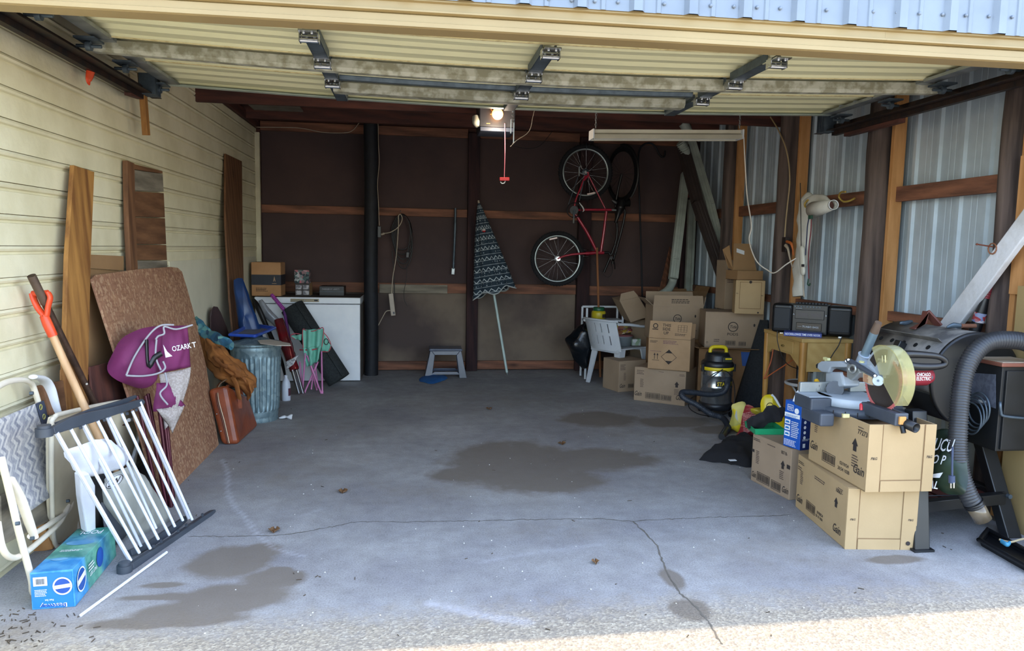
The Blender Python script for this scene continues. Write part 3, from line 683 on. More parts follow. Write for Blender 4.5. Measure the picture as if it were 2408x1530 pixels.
bl.grid(lambda u, v: sfoot+V(.02*math.sin(u*PI)-.03+.08*(v-.5)*.4, (u-.5)*.30, .10-v*.38), 8, 6); part('blade', bl, mat('shovel_blade', '#3a3f47', rough=.5), t, world=True, solid=.006)
# cream folding table leaf and clear storage bag
pT = pl3(F(128, 1288), F(215, 1215), QX(135, 975, -1.60))
t = thing('folding_table', 'cream plastic folding table leaf with rounded rim, stood on edge behind the white-barred gate', 'table', F(160, 1270))
ol = [(126, 1275), (119, 1180), (118, 1010), (124, 982), (150, 970), (272, 944), (312, 946), (326, 960), (325, 990), (318, 1060), (300, 1120), (215, 1220), (150, 1280)]
part('leaf', MB().slab(ptsP(ol, pT), pT[1]*-.022), mat('cream_plastic', '#ddd3b8', '#d2c6a8', rough=.45), t, world=True, bevel=.006)
part('rim', MB().tube([p+pT[1]*.006 for p in ptsP(ol, pT)], .011, 10, closed=True, smooth=5), mat('cream_rim', '#e4dcc6', rough=.4), t, world=True)
mb = MB(); q = onpl(258, 1029, *pT); mb.ball(q+pT[1]*.006, (.006, .012, .012), 10); part('bolt', mb, mat('rusty_bolt', '#7a3b24', rough=.7), t, world=True)
mb = MB(); P_ = [p+pT[1]*.03 for p in ptsP([(286, 1120), (318, 1015), (320, 985), (290, 985)], pT)]; mb.tube(P_, .011, 10, smooth=5); part('leg', mb, M_['white'], t, world=True)
bc = F(265, 1290)
pB_ = pl3(F(190, 1300), F(395, 1210), QX(160, 1085, -1.50))
t = thing('storage_bag', 'clear zip bag with white trim holding a grey blanket, behind the white-barred gate', 'bag', (bc.x, bc.y, 0))
M_['vinyl'] = mat('white_vinyl', '#dfe1e6', '#cfd2da', rough=.35, bump=.3, bscale=14)
P_ = ptsP([(240, 1130), (300, 1095), (330, 1110), (365, 1160), (400, 1210), (385, 1250), (330, 1300), (300, 1300), (262, 1230), (238, 1180)], pB_)
c0 = sum(P_, V(0, 0, 0))/len(P_)
def pillow(P, n, th, rings=7, dome=.5):
    mb = MB(); c = sum(P, V(0, 0, 0))/len(P); k = len(P); vs = []
    for i in range(rings+1):
        s = i/rings; h = th*(1-(s)**2.2)**.5 if s < 1 else 0
        vs += [c+(p-c)*s+n*h for p in P]
    fs = [(i*k+j, (i+1)*k+j, (i+1)*k+(j+1) % k, i*k+(j+1) % k) for i in range(rings) for j in range(k)]
    mb.add(vs, fs, True); o = len(vs); mb.add([c+(p-c)*1.0 for p in P]+[c-n*th*.3], [(j, (j+1) % k, k) for j in range(k)], True)
    return mb
part('blanket', crumple(pillow(catmull(P_, 5, True), pB_[1], .09, 12), .012, 12, 3), mat('grey_blanket', '#8f9088', '#a5a69e', rough=.8, scale=8, stretch=(1, 1, .2)), t, world=True)
P_ = ptsP([(150, 1062), (205, 1040), (262, 1036), (300, 1058), (308, 1075), (290, 1092), (250, 1108), (215, 1118), (182, 1110)], pB_)
part('top_flap', crumple(pillow(catmull(P_, 4, True), pB_[1], .035, 9), .016, 14, 5), M_['vinyl'], t, world=True)
mb = MB(); P_ = ptsP([(168, 1108), (190, 1100), (205, 1130), (209, 1238), (186, 1240), (172, 1160)], pB_); mb.slab([p+pB_[1]*.05 for p in P_], pB_[1]*-.04)
part('side_panel', crumple(mb, .006, 9, 2), M_['vinyl'], t, world=True, bevel=.006)
mb = MB(); P_ = ptsP([(206, 1130), (240, 1110), (262, 1225), (235, 1262), (212, 1236)], pB_); mb.slab([p+pB_[1]*.01 for p in P_], pB_[1]*-.04)
part('end_panel', mb, mat('dark_fabric', '#22201f', '#161516', rough=.9), t, world=True, bevel=.006)
pu = ptsP([(222, 1118), (252, 1104)], pB_); uu = (pu[1]-pu[0]).normalized(); vv = pB_[1].cross(uu).normalized()
fc = Face(onpl(238, 1112, *pB_)+pB_[1]*.082, uu, vv); fc.disc(0, 0, .05, ry=.7); o_ = part('badge', fc.mb, mat('badge_white', '#e8e9ec'), t, world=True)
f2 = Face(onpl(238, 1112, *pB_)+pB_[1]*.084, uu, vv); f2.ring(0, 0, .048, .004, ry=.7); f2.text('SW', -.036, -.017, .034, .066, shear=.1); part('lettering', f2.mb, M_['ink'], o_, world=True)
# folding lawn chair
pC = pl3(F(66, 1400), F(182, 1242), QX(90, 905, -1.74)); nC = pC[1]
def C_(x, y, o=0): return onpl(x, y, *pC)+nC*o
t = thing('lawn_chair', 'folded white tube lawn chair with zigzag-print seat fabric at the far left', 'chair', F(90, 1390))
M_['tube'] = mat('cream_tube', '#e6dfcf', '#d7cfbb', rough=.35)
part('back_frame', MB().tube([C_(-60, 1010), C_(-30, 935), C_(5, 903), C_(45, 893), C_(72, 900), C_(84, 925), C_(100, 980), C_(122, 1040), C_(146, 1090), C_(165, 1165), C_(183, 1243)], .0125, 12, smooth=6), M_['tube'], t, world=True)
part('armrest', MB().tube([C_(60, 887, .03), C_(82, 893, .035), C_(95, 915, .035), C_(108, 965, .035), C_(126, 1015, .035), C_(146, 1078, .03)], [.010, .013, .016, .016, .015, .010], 12, smooth=6, flat=1.9), M_['white'], t, world=True)
part('seat_frame', MB().tube([C_(134, 1072, .02), C_(146, 1135, .02), C_(157, 1180, .02), C_(146, 1205, .02), C_(100, 1236, .02), C_(58, 1262, .02)], .0115, 12, smooth=6), M_['tube'], t, world=True)
part('leg', MB().tube([C_(-25, 1080, .04), C_(0, 1180, .04), C_(14, 1240, .04), C_(33, 1310, .04), C_(48, 1365, .04), C_(58, 1392, .03), C_(72, 1400, .02)], .0135, 12, smooth=6), M_['tube'], t, world=True)
part('leg', MB().tube([C_(150, 1190, .02), C_(130, 1228, .02), C_(85, 1270, .02), C_(40, 1305, .02), C_(12, 1312, .02), C_(-8, 1290, .02), C_(-20, 1230, .02)], .0125, 12, smooth=6), M_['tube'], t, world=True)
part('side_rail', MB().tube([C_(-10, 1130, .05), C_(15, 1175, .05), C_(36, 1232, .05), C_(50, 1268, .05)], [.012, .014, .014, .011], 12, smooth=5, flat=1.4), M_['tube'], t, world=True)
def chairfabric():
    m, n, b = newmat('zigzag_print'); tc = n.nodes.new('ShaderNodeTexCoord'); sp = n.nodes.new('ShaderNodeSeparateXYZ'); n.links.new(tc.outputs['Generated'], sp.inputs[0])
    z = _math(n, 'MULTIPLY', sp.outputs['Z'], 8.0); tri = _math(n, 'ABSOLUTE', _math(n, 'SUBTRACT', _math(n, 'FRACT', z), .5))
    y = _math(n, 'ADD', _math(n, 'MULTIPLY', sp.outputs['Y'], 5.5), _math(n, 'MULTIPLY', tri, .7)); fr = _math(n, 'FRACT', y)
    zig = _ramp(n, fr, [(.0, (.50, .49, .47, 1)), (.18, (.50, .49, .47, 1)), (.24, (.13, .14, .19, 1)), (.38, (.13, .14, .19, 1)), (.44, (.55, .53, .50, 1)), (.58, (.55, .53, .50, 1)), (.66, (.28, .28, .31, 1)), (1.0, (.22, .23, .27, 1))])
    n.links.new(_mix(n, .35, zig, _ramp(n, _noise(n, _coord(n), 60, 3), [(.4, (.7, .68, .62, 1)), (.6, (.32, .33, .37, 1))])), b.inputs['Base Color']); b.inputs['Roughness'].default_value = .8; return m
M_['zig'] = chairfabric()
def quadgrid(q, nu, nv, bulge=0, nn=None, amp=0):
    a, b, c, d = [V(p) for p in q]; nn = nn or V(0, 0, 0)
    return MB().grid(lambda u, v: (a.lerp(b, u)).lerp(d.lerp(c, u), v)+nn*(bulge*math.sin(PI*u)*math.sin(PI*v)+amp*math.sin(u*19+v*5)*.5), nu, nv)
seat = part('seat_fabric', quadgrid([C_(-45, 1000, .012), C_(84, 946, .012), C_(150, 1142, .012), C_(40, 1218, .012)], 14, 14, -.02, nC), M_['zig'], t, world=True, solid=.004)
bd = part('fabric_border', MB().slab([C_(74, 950, .016), C_(92, 942, .016), C_(158, 1138, .016), C_(140, 1148, .016)], nC*.003), mat('navy_border', '#262c3c', '#3c4458', rough=.8), t, world=True)
M_['mustard'] = mat('mustard_print', '#b9b25e')
for i in range(9):
    q = C_(84+i*7.6, 958+i*22.5, .02); part('ring_print', MB().tube([q+V(0, .012*math.cos(a), .012*math.sin(a)) for a in np.linspace(0, 2*PI, 10)[:-1]], .0025, 6, closed=True), M_['mustard'], bd, world=True)
for a, b in (((64, 925), .02), ((140, 1180), .04), ((146, 1128), .04), ((42, 1270), .055), ((6, 1235), .055)): part('rivet', MB().cyl(C_(*a, b-.01), C_(*a, b+.004), .008, n=10), M_['galvdark'], t, world=True)
# white-barred gate
gA, gB = F(296, 1343), F(490, 1210)
pG = pl3(gA, gB, QX(105, 1015, -1.50)); nG = pG[1]
def G_(x, y, o=0): return onpl(x, y, *pG)+nG*o
t = thing('safety_gate', 'folded child safety gate with white bars between dark grey rails, leaning at the left', 'gate', (gA+gB)/2)
M_['rail'] = mat('slate_plastic', '#3d434b', '#343a42', rough=.5)
def rail(top, bot, th, o): return MB().slab([G_(*p, o) for p in top+bot[::-1]], nG*th)
part('top_rail', rail([(118, 1005), (160, 982), (200, 970), (270, 955), (330, 938), (336, 945)], [(122, 1022), (160, 1010), (210, 995), (260, 978), (300, 965), (332, 953)], .03, -.015), M_['rail'], t, world=True, bevel=.004)
part('top_rail', rail([(150, 990), (230, 958), (300, 938), (334, 926)], [(160, 1000), (240, 968), (310, 947), (336, 932)], .02, -.05), M_['rail'], t, world=True, bevel=.003)
part('bottom_rail', rail([(300, 1325), (340, 1300), (400, 1262), (440, 1235), (470, 1215), (497, 1198)], [(304, 1343), (345, 1322), (400, 1288), (440, 1260), (470, 1236), (499, 1203)], .035, -.01), M_['rail'], t, world=True, bevel=.004)
part('bottom_rail', rail([(326, 1290), (370, 1270), (420, 1235), (455, 1210)], [(330, 1305), (375, 1284), (425, 1250), (458, 1222)], .02, -.06), M_['rail'], t, world=True, bevel=.003)
for a, b in ((104, 1016), (293, 1336)):
    q = G_(a, b); part('hinge_knob', MB().cyl(q-V(0, 0, .016), q+V(0, 0, .018), .033, n=18).cyl(q+V(0, 0, .018), q+V(0, 0, .03), .026, n=18), M_['rail'], t, world=True, bevel=.004)
M_['bar'] = mat('white_bar', '#dfe3ec', '#d2d7e2', rough=.3)
for (a, b, c, d, o) in [(128, 1018, 302, 1318, .012), (144, 1012, 316, 1312, -.03), (161, 1010, 322, 1300, .012), (192, 1000, 348, 1290, .012), (207, 993, 345, 1282, -.03), (224, 990, 367, 1268, .012), (252, 982, 393, 1258, .012), (264, 976, 380, 1240, -.03), (281, 973, 406, 1238, .012), (306, 967, 425, 1224, .012), (324, 945, 447, 1222, .012), (331, 943, 452, 1218, -.02)]:
    part('bar', MB().tube([G_(a, b, o), G_(c, d, o)], .0072, 10), M_['bar'], t, world=True)
for (a, b) in ((180, 1003), (236, 985), (290, 970), (312, 961), (352, 1282), (370, 1270), (410, 1245), (430, 1232), (468, 1208)): part('clip', MB().beam(G_(a, b, .018), G_(a+2, b+6, .018), .01, .01), M_['rail'], t, world=True)
wr0, wr1 = F(190, 1446, .006), F(392, 1298, .008)
single('white_rod', 'thin loose white rod lying on the concrete in front of the safety gate', 'rod', MB().tube([wr0, wr1], .0065, 12), M_['bar'], (wr0.x, wr0.y, 0))
# inflatable pool box printed in blue and green
hb = hexbox([(75, 1434), (178, 1426), (274, 1306)], [(69, 1347), (171, 1338), (268, 1237)])
t = thing('pool_box', 'blue and green inflatable pool carton lying upside down in front of the lawn chair', 'box', (hb[1].x, hb[1].y, 0))
def poolprint():
    m, n, b = newmat('pool_carton'); co = _coord(n)
    sp = n.nodes.new('ShaderNodeSeparateXYZ'); n.links.new(co, sp.inputs[0])
    s = _math(n, 'ADD', sp.outputs['Y'], _math(n, 'MULTIPLY', _noise(n, co, 9, 4), .05))
    c = _ramp(n, s, [(.0, hexc('#1f7fc0')), (.16, hexc('#2a8bc8')), (.19, hexc('#357d44')), (.32, hexc('#5c9c58')), (.38, hexc('#2f7fa0')), (.5, hexc('#3f8f55'))])
    n.links.new(_mix(n, .3, c, _ramp(n, _noise(n, co, 22, 5), [(.4, hexc('#2f6fb0')), (.6, hexc('#7fc3dc'))])), b.inputs['Base Color']); b.inputs['Roughness'].default_value = .35; return m
bd = part('carton', MB().add(hb, HEXF), poolprint(), t, world=True, bevel=.003)
u = (hb[1]-hb[0]); L = u.length; v = (hb[4]-hb[0]); H = v.length; M_['blueprint'] = mat('blue_panel', '#1c78bf', '#186db2', rough=.35)
f = Face(hb[0], u, v, .002); f.rect(.006, .006, L-.012, H-.012); part('front_panel', f.mb, M_['blueprint'], bd, world=True)
M_['wh'] = mat('print_white', '#e9eef2'); M_['navy'] = mat('print_navy', '#16418f', '#1d56a8', rough=.35)
f = Face(hb[0], u, v, .0034); f.disc(L*.74, H*.60, L*.22); part('round_picture', f.mb, M_['navy'], bd, world=True)
f = Face(hb[0], u, v, .005); f.ring(L*.74, H*.60, L*.225, .006); f.rect(L*.08, H*.64, L*.32, H*.24); f.text('Fast Set', L*.52, H*.27, H*.05, rot=PI); f.lines(L*.1, H*.36, L*.3, H*.2, 5, 4)
f.poly([(L*.56, H*.62), (L*.92, H*.66), (L*.92, H*.56), (L*.56, H*.52)]); part('lettering', f.mb, M_['wh'], bd, world=True)
f = Face(hb[0], u, v, .0050); f.text('Bestway', L*.80+.003, H*.17+.002, H*.145, L*.62, rot=PI); part('lettering', f.mb, M_['wh'], bd, world=True)
f = Face(hb[0], u, v, .0062); f.text('Bestway', L*.79, H*.165, H*.12, L*.58, rot=PI); part('lettering', f.mb, M_['navy'], bd, world=True)
f = Face(hb[0], u, v, .0062); f.bars(L*.13, H*.66, L*.22, H*.20, border=False); part('barcode', f.mb, M_['ink'], bd, world=True)
u2 = hb[2]-hb[1]; L2 = u2.length; f = Face(hb[1], u2, hb[5]-hb[1], .003); f.disc(L2*.14, H*.55, L*.30); f.disc(L2*.58, H*.55, L*.26); part('round_picture', f.mb, M_['navy'], bd, world=True)
f = Face(hb[1], u2, hb[5]-hb[1], .0045); f.ring(L2*.14, H*.55, L*.31, .006); f.poly([(L2*.06, H*.6), (L2*.22, H*.7), (L2*.22, H*.55), (L2*.06, H*.45)]); f.text('FAST SET', L2*.48, H*.45, H*.1, rot=PI); f.lines(L2*.3, H*.5, L2*.14, H*.25, 3, 7); part('lettering', f.mb, M_['wh'], bd, world=True)
f = Face(hb[4], u, hb[7]-hb[4], .003); L3 = (hb[7]-hb[4]).length; f.text('POOL', L*.80, L3*.93, L3*.10, L*.62, rot=PI); f.lines(L*.2, L3*.42, L*.6, L3*.05, 2, 5); part('lettering', f.mb, M_['wh'], bd, world=True)
f = Face(hb[4], u, hb[7]-hb[4], .003); f.disc(L*.5, L3*.62, L*.36, ry=.5); f.disc(L*.4, L3*.25, L*.2, ry=.5); part('round_picture', f.mb, mat('pool_water', '#6fa9c9', '#4b88b0'), bd, world=True)
# purple folding chair
fb = F(392, 1188); pP = pl3(F(345, 1200), F(400, 1185), QX(395, 765, -1.42)); nP = pP[1]
def P2(x, y, o=0): return onpl(x, y, *pP)+nP*o
t = thing('camp_chair', 'folded purple camp chair with grey piping and mesh, leaning on the particle board', 'chair', fb)
M_['purple'] = mat('purple_canvas', '#7a2a5e', '#692250', rough=.75, bump=.2, bscale=18)
M_['mesh'] = mat('grey_mesh', '#b3a9a3', '#a0968f', rough=.9, scale=90, lo=.45, hi=.55, bump=.4, bscale=300)
M_['maroon'] = mat('maroon_tube', '#4e1a2a', '#3d1420', rough=.3, metal=.4)
for (a, b, c, d, o) in [(322, 930, 372, 1180, .0), (336, 930, 385, 1186, .03), (352, 925, 398, 1190, -.02), (372, 920, 402, 1180, .03), (386, 920, 408, 1170, .0), (360, 930, 392, 1192, .05)]:
    part('leg', MB().tube([P2(a, b, o), P2(c, d, o)], .0105, 10), M_['maroon'], t, world=True)
part('foot', MB().tube([P2(385, 1180, .02), P2(402, 1192, .02)], .017, 12), M_['maroon'], t, world=True)
body = quadgrid([P2(359, 769, .05), P2(425, 766, .07), P2(434, 862, .07), P2(362, 878, .05)], 16, 12, .05, nP, .008)
bp = part('back_panel', body, M_['purple'], t, world=True, solid=.004)
lump = catmull([P2(*p, .02) for p in ((252, 868), (264, 828), (288, 792), (330, 772), (366, 765), (372, 800), (366, 850), (362, 895), (330, 912), (290, 905), (262, 890))], 4, True)
part('seat_panel', crumple(pillow(lump, nP, .10, 9), .022, 9, 4), M_['purple'], t, world=True)
part('mesh_panel', crumple(quadgrid([P2(362, 880, .055), P2(434, 864, .075), P2(418, 945, .06), P2(378, 1010, .05)], 10, 10, .04, nP, .012), .006, 10, 2), M_['mesh'], t, world=True, solid=.004)
part('side_cloth', crumple(quadgrid([P2(355, 900, .06), P2(385, 900, .08), P2(420, 955, .08), P2(350, 965, .06)], 8, 8, .03, nP, .012), .008, 12, 5), M_['purple'], t, world=True, solid=.004)
part('mesh_panel', crumple(quadgrid([P2(352, 962, .07), P2(416, 952, .08), P2(395, 1018, .06), P2(378, 990, .06)], 8, 8, .03, nP, .01), .006, 10, 7), M_['mesh'], t, world=True, solid=.004)
M_['pipe'] = mat('grey_piping', '#a9a7ad', '#96949b', rough=.7)
for pts in ([(271, 883), (290, 840), (322, 792), (350, 768), (382, 766)], [(271, 883), (310, 884), (345, 878), (362, 866), (357, 850)], [(340, 800), (346, 792), (360, 786), (360, 770), (388, 776), (426, 766)], [(362, 876), (366, 905), (350, 925), (368, 950)], [(342, 800), (340, 840), (352, 870)]):
    part('piping', MB().tube([P2(a, b, .125) for a, b in pts], .0055, 8, smooth=5), M_['pipe'], t, world=True)
part('strap', MB().tube([P2(a, b, .13) for a, b in ((318, 800), (322, 860), (336, 842), (352, 832))], .008, 8, smooth=5, flat=2), M_['black'], t, world=True)
pu = P2(378, 828, .0), P2(428, 818, .0); uu = (P2(428, 818)-P2(378, 828)).normalized(); vv = nP.cross(uu).normalized()
f = Face(P2(377, 828, .135), uu, vv); sc_ = (P2(430, 818)-P2(377, 828)).length; f.text('OZARK', 0, 0, sc_*.22, sc_*.84); f.text('T', sc_*.88, 0, sc_*.22); f.poly([(-sc_*.33, -sc_*.18), (-sc_*.04, -sc_*.18), (-sc_*.22, sc_*.05), (-sc_*.33, sc_*.36)])
part('lettering', f.mb, M_['wh'], bp, world=True)
# leather suitcase, jacket, patterned cloth
sc8 = hexbox([(520, 1047), (562, 1046), (609, 1002)], [(487, 914), (534, 903), (584, 930)])
t = thing('suitcase', 'brown leather suitcase standing on the floor against the particle board', 'suitcase', (sc8[1].x, sc8[1].y, 0))
M_['leather'] = mat('brown_leather', '#8c4526', '#6f331b', rough=.38, scale=8, bump=.12, bscale=22)
part('body', MB().add(sc8, HEXF), M_['leather'], t, world=True, bevel=.035, seg=4)
def lerp8(a, b, c): return (sc8[0].lerp(sc8[1], a)).lerp(sc8[4].lerp(sc8[5], a), c)+(sc8[3]-sc8[0])*b
for aa in (.42, .5): part('seam', MB().tube([lerp8(aa, -.012, .04), lerp8(aa+.01, -.02, .4), lerp8(aa-.04, -.02, .8), lerp8(aa-.02, .1, 1.0), lerp8(aa, .5, 1.02)], .0045, 8, smooth=4), mat('zip_metal_%d' % int(aa*100), '#b9a48c' if aa > .45 else '#5a2c19', rough=.4, metal=.6 if aa > .45 else 0), t, world=True)
q = sc8[5].lerp(sc8[6], .5); part('handle', MB().tube([sc8[4].lerp(sc8[6], .45)+V(0, 0, -.01), sc8[4].lerp(sc8[6], .5)+V(-.01, 0, .05), sc8[4].lerp(sc8[6], .75)+V(0, 0, .05), sc8[4].lerp(sc8[6], .85)+V(0, 0, -.02)], .012, 10, smooth=6), M_['leather'], t, world=True)
for hh in (.25, .55):
    q = lerp8(.18, -.005, hh); part('stud', MB().ball(q, .006, 8), M_['chrome'], t, world=True)
q = lerp8(1, 0, .62)+(sc8[2]-sc8[1])*.35; part('buckle', MB().beam(q+V(.004, -.004, .03), q+V(.01, -.01, -.05), .028, .012), M_['leather'], t, world=True)
yj = sc8[5]
def J_(x, y, o=0): return QT(x, y, V(-1.42, 6.0, .75)+V(0, o, 0))
t = thing('jacket', 'tan suede jacket draped over the brown suitcase and the bin', 'jacket', (-1.45, 6.05, .5))
M_['suede'] = mat('tan_suede', '#a3672f', '#7f4c20', rough=.85, scale=10, bump=.3, bscale=30)
def drape(L_, R_, nu, nv, seed, amp=.022, puff=.07):
    LL, RR = catmull(L_, 8), catmull(R_, 8)
    def fn(u, v):
        i = v*(len(LL)-1); k_ = min(int(i), len(LL)-2); t_ = i-k_; a_ = LL[k_].lerp(LL[k_+1], t_); j = v*(len(RR)-1); k2 = min(int(j), len(RR)-2); b_ = RR[k2].lerp(RR[k2+1], j-k2)
        return a_.lerp(b_, u)+V(.1, -1, .35)*(puff*math.sin(PI*u)**.6+amp*math.sin(u*11+math.sin(v*7)*1.5+seed)*math.sin(PI*u)+amp*.35*math.sin(u*19-v*13)*math.sin(PI*u))
    return crumple(crumple(MB().grid(fn, nu, nv), .03, 9, seed), .008, 26, seed+1)
part('body', drape([J_(466, 782, .30), J_(472, 822, .2), J_(488, 862, .08), J_(515, 888), J_(545, 900, -.02), J_(572, 920, -.04), J_(586, 938, -.04)], [J_(486, 776, .25), J_(506, 800, .15), J_(538, 828, .05), J_(566, 850, .02), J_(582, 868, .0), J_(600, 888), J_(602, 912)], 48, 60, 3), M_['suede'], t, world=True, solid=.006)
part('sleeve', drape([J_(480, 806, .06), J_(500, 850, -.04), J_(530, 876, -.08), J_(556, 892, -.10)], [J_(496, 802, .06), J_(530, 836, -.04), J_(562, 862, -.08), J_(584, 884, -.1)], 30, 40, 8, .012, .05), M_['suede'], t, world=True, solid=.006)
part('strap', MB().tube([J_(546, 885, -.12), J_(556, 905, -.13), J_(560, 925, -.12), J_(563, 938, -.1)], .024, 10, smooth=5, flat=.25), M_['suede'], t, world=True)
part('lapel', blobtube([J_(500, 838, -.08), J_(530, 860, -.12), J_(560, 872, -.12), J_(580, 900, -.1)], [.01, .022, .022, .008], 12, .012, 18, .5), mat('dark_suede', '#8a5426', '#6b3f1a', rough=.85), t, world=True)
def print_mat(name, cols, scale=14):
    m, n, b = newmat(name); vo = n.nodes.new('ShaderNodeTexVoronoi'); vo.inputs['Scale'].default_value = scale; n.links.new(_coord(n), vo.inputs['Vector'])
    sx = n.nodes.new('ShaderNodeSeparateColor'); n.links.new(vo.outputs['Color'], sx.inputs[0])
    n.links.new(_ramp(n, sx.outputs[0], [(i/len(cols), hexc(c)) for i, c in enumerate(cols)]), b.inputs['Base Color']); b.inputs['Roughness'].default_value = .7; return m
single('patterned_cloth', 'teal flower-print cloth bundled on top of the tan jacket beside the bin', 'cloth', blobtube([J_(464, 750, .3), J_(476, 772, .2), J_(498, 792, .15), J_(522, 798, .1), J_(540, 812, .05)], [.02, .045, .055, .055, .03], 6, .03, 13, .6), print_mat('teal_print', ['#2c5a74', '#3f7f92', '#274b66', '#6fa39a', '#31617d'], 22), J_(500, 800))
# galvanised bin
bcx = F(604, 985); Rb = 0.192; bh = HT((bcx.x, bcx.y-.2), 812)
t = thing('trash_can', 'ribbed galvanised metal bin with a blue tray on its lid, beside the suitcase', 'bin', bcx)
mb = MB(); prof = [(Rb*.90, .0), (Rb*.93, .012), (Rb*.90, .03), (Rb*.93, .05), (Rb*.94, .08)]
zs_ = [(Rb*.94, .09), (Rb*.95, .10)]+[(Rb*(.95+.10*q), .10+(bh-.22)*q) for q in np.linspace(0, 1, 10)]+[(Rb*1.05, bh-.11)]
NB = 144
vs = []; rows_ = prof+zs_+[(Rb*1.06, bh-.09), (Rb*1.07, bh-.06), (Rb*1.10, bh-.045), (Rb*1.07, bh-.03), (Rb*1.07, bh)]
for i, (r, z) in enumerate(rows_):
    for j in range(NB):
        a = 2*PI*j/NB; rr = r+(.0075*max(-.6, math.cos(a*32)) if 7 <= i < 17 else 0); vs.append((rr*math.cos(a), rr*math.sin(a), z))
mb.add(vs, [(i*NB+j, i*NB+(j+1) % NB, (i+1)*NB+(j+1) % NB, (i+1)*NB+j) for i in range(len(rows_)-1) for j in range(NB)], True)
mb.add([(Rb*.9*math.cos(2*PI*j/24), Rb*.9*math.sin(2*PI*j/24), .01) for j in range(24)], [tuple(range(24))])
def zinc():
    m, n, b = newmat('spangled_zinc'); vo = n.nodes.new('ShaderNodeTexVoronoi'); vo.inputs['Scale'].default_value = 38; n.links.new(_coord(n, (1, 1, .6)), vo.inputs['Vector'])
    sx = n.nodes.new('ShaderNodeSeparateColor'); n.links.new(vo.outputs['Color'], sx.inputs[0])
    n.links.new(_ramp(n, sx.outputs[0], [(.1, hexc('#8ba0a6')), (.9, hexc('#6d838b'))]), b.inputs['Base Color']); b.inputs['Roughness'].default_value = .5; b.inputs['Metallic'].default_value = .55; return m
M_['zinc'] = zinc(); part('body', mb, M_['zinc'], t)
mb = MB().lathe([(.001, bh+.045), (.08, bh+.04), (Rb*.8, bh+.012), (Rb*1.08, bh+.004), (Rb*1.12, bh+.002), (Rb*1.12, bh-.022), (Rb*1.09, bh-.022)], 64); part('lid', mb, M_['zinc'], t)
tp = V(bcx.x, bcx.y, bh+.05)
trq = [F(541, 800, bh+.02), F(600, 803, bh+.02), F(646, 783, bh+.02), F(590, 774, bh+.02)]
t = thing('tray', 'shallow bright blue plastic tray lying on the lid of the metal bin', 'tray', tp)
M_['blueplastic'] = mat('blue_plastic', '#2f55b8', '#2748a2', rough=.35)
trc = sum(trq, V(0, 0, 0))/4; trz = bh+.048
Ptr = [V(p.x, p.y, trz) for p in trq]; Ct = V(trc.x, trc.y, trz)
part('base', MB().slab([Ct+(p-Ct)*.9 for p in Ptr], (0, 0, .006)), mat('tray_floor', '#777a86', '#5f6473', rough=.6), t, world=True)
part('rim', MB().tube(sum([[Ct+(p-Ct)*1.0+V(0, 0, .02)+(q-p)*.08, Ct+(q-Ct)*1.0+V(0, 0, .02)+(p-q)*.08] for p, q in zip(Ptr, Ptr[1:]+Ptr[:1])], []), .014, 10, closed=True, smooth=3), M_['blueplastic'], t, world=True)
mb = MB()
for p, q in zip(Ptr, Ptr[1:]+Ptr[:1]): mb.add([Ct+(p-Ct)*.88, Ct+(q-Ct)*.88, Ct+(q-Ct)+V(0, 0, .024), Ct+(p-Ct)+V(0, 0, .024)], [(0, 1, 2, 3)])
part('wall', mb, M_['blueplastic'], t, world=True, solid=.003)
Pp = [F(*p, bh+.03) for p in ((606, 801), (636, 799), (682, 808), (684, 813), (650, 813), (612, 808))]
single('paper_pad', 'thin pale sheet of card jutting out over the right edge of the bin lid', 'sheet', MB().slab(Pp, (0, 0, .005)), mat('pale_sheet', '#c9c3b8', '#b7b1a5'), (Pp[0].x, Pp[0].y, Pp[0].z))
q = F(672, 984); single('paper_scrap', 'crumpled white paper scrap on the concrete beside the metal bin', 'paper', crumple(MB().grid(lambda u, v: V(q.x-.05+.1*u, q.y-.03+.06*v, .012+.02*math.sin(u*5)*math.sin(v*4)), 8, 6), .012, 30, 1), M_['white'], (q.x, q.y, 0), solid=.001)
# things stood between the bin and the freezer
def R2(x, y, Y): return QY(x, y, Y)
def lean2(name, label, cat, pts, Y, r, mt, flat=1.0, n=14, **k):
    P = [R2(a, b, Y[i] if isinstance(Y, (list, tuple)) else Y) for i, (a, b) in enumerate(pts)]
    return single(name, label, cat, MB().tube(P, r, n, smooth=6 if len(P) > 2 else 0, flat=flat), mt, (P[-1].x, P[-1].y, min(p.z for p in P)), **k)
mb = MB(); P_ = [onpl(*p, *pl3(F(510, 960), F(560, 930), QX(508, 720, -1.74))) for p in ((497, 790), (496, 745), (499, 728), (505, 720), (512, 721), (519, 733), (532, 765), (548, 815), (575, 900), (540, 925))]
single('ski_board', 'dark narrow board with a rounded top leaning on the painted sheet behind the bin', 'board', MB().slab(P_, (-.012, 0, 0)), mat('dark_varnish', '#4a3634', '#38292a', rough=.5), (P_[-1].x, P_[-1].y, 0.0), bevel=.003)
pS = pl3(R2(560, 900, 6.95), R2(650, 900, 6.95), R2(560, 655, 7.08))
single('blue_sled', 'blue vinyl folded sled standing upright behind the bin', 'sled', crumple(pillow(catmull([onpl(*p, *pS) for p in ((548, 668), (552, 658), (566, 654), (574, 662), (592, 715), (612, 772), (632, 860), (582, 900), (565, 800), (556, 730))], 4, True), pS[1], .05, 6), .008, 14, 3), mat('navy_vinyl', '#173a6e', '#10294f', rough=.35), V(-1.5, 6.95, .4))
board('thin_board', 'thin tan board on end just left of the blue sled', 'board', [(542, 665), (552, 680), (568, 800), (575, 900), (555, 905), (548, 790)], pl3(F(560, 925), F(640, 905), R2(545, 665, 8.0)), .012, M_['tanZ'])
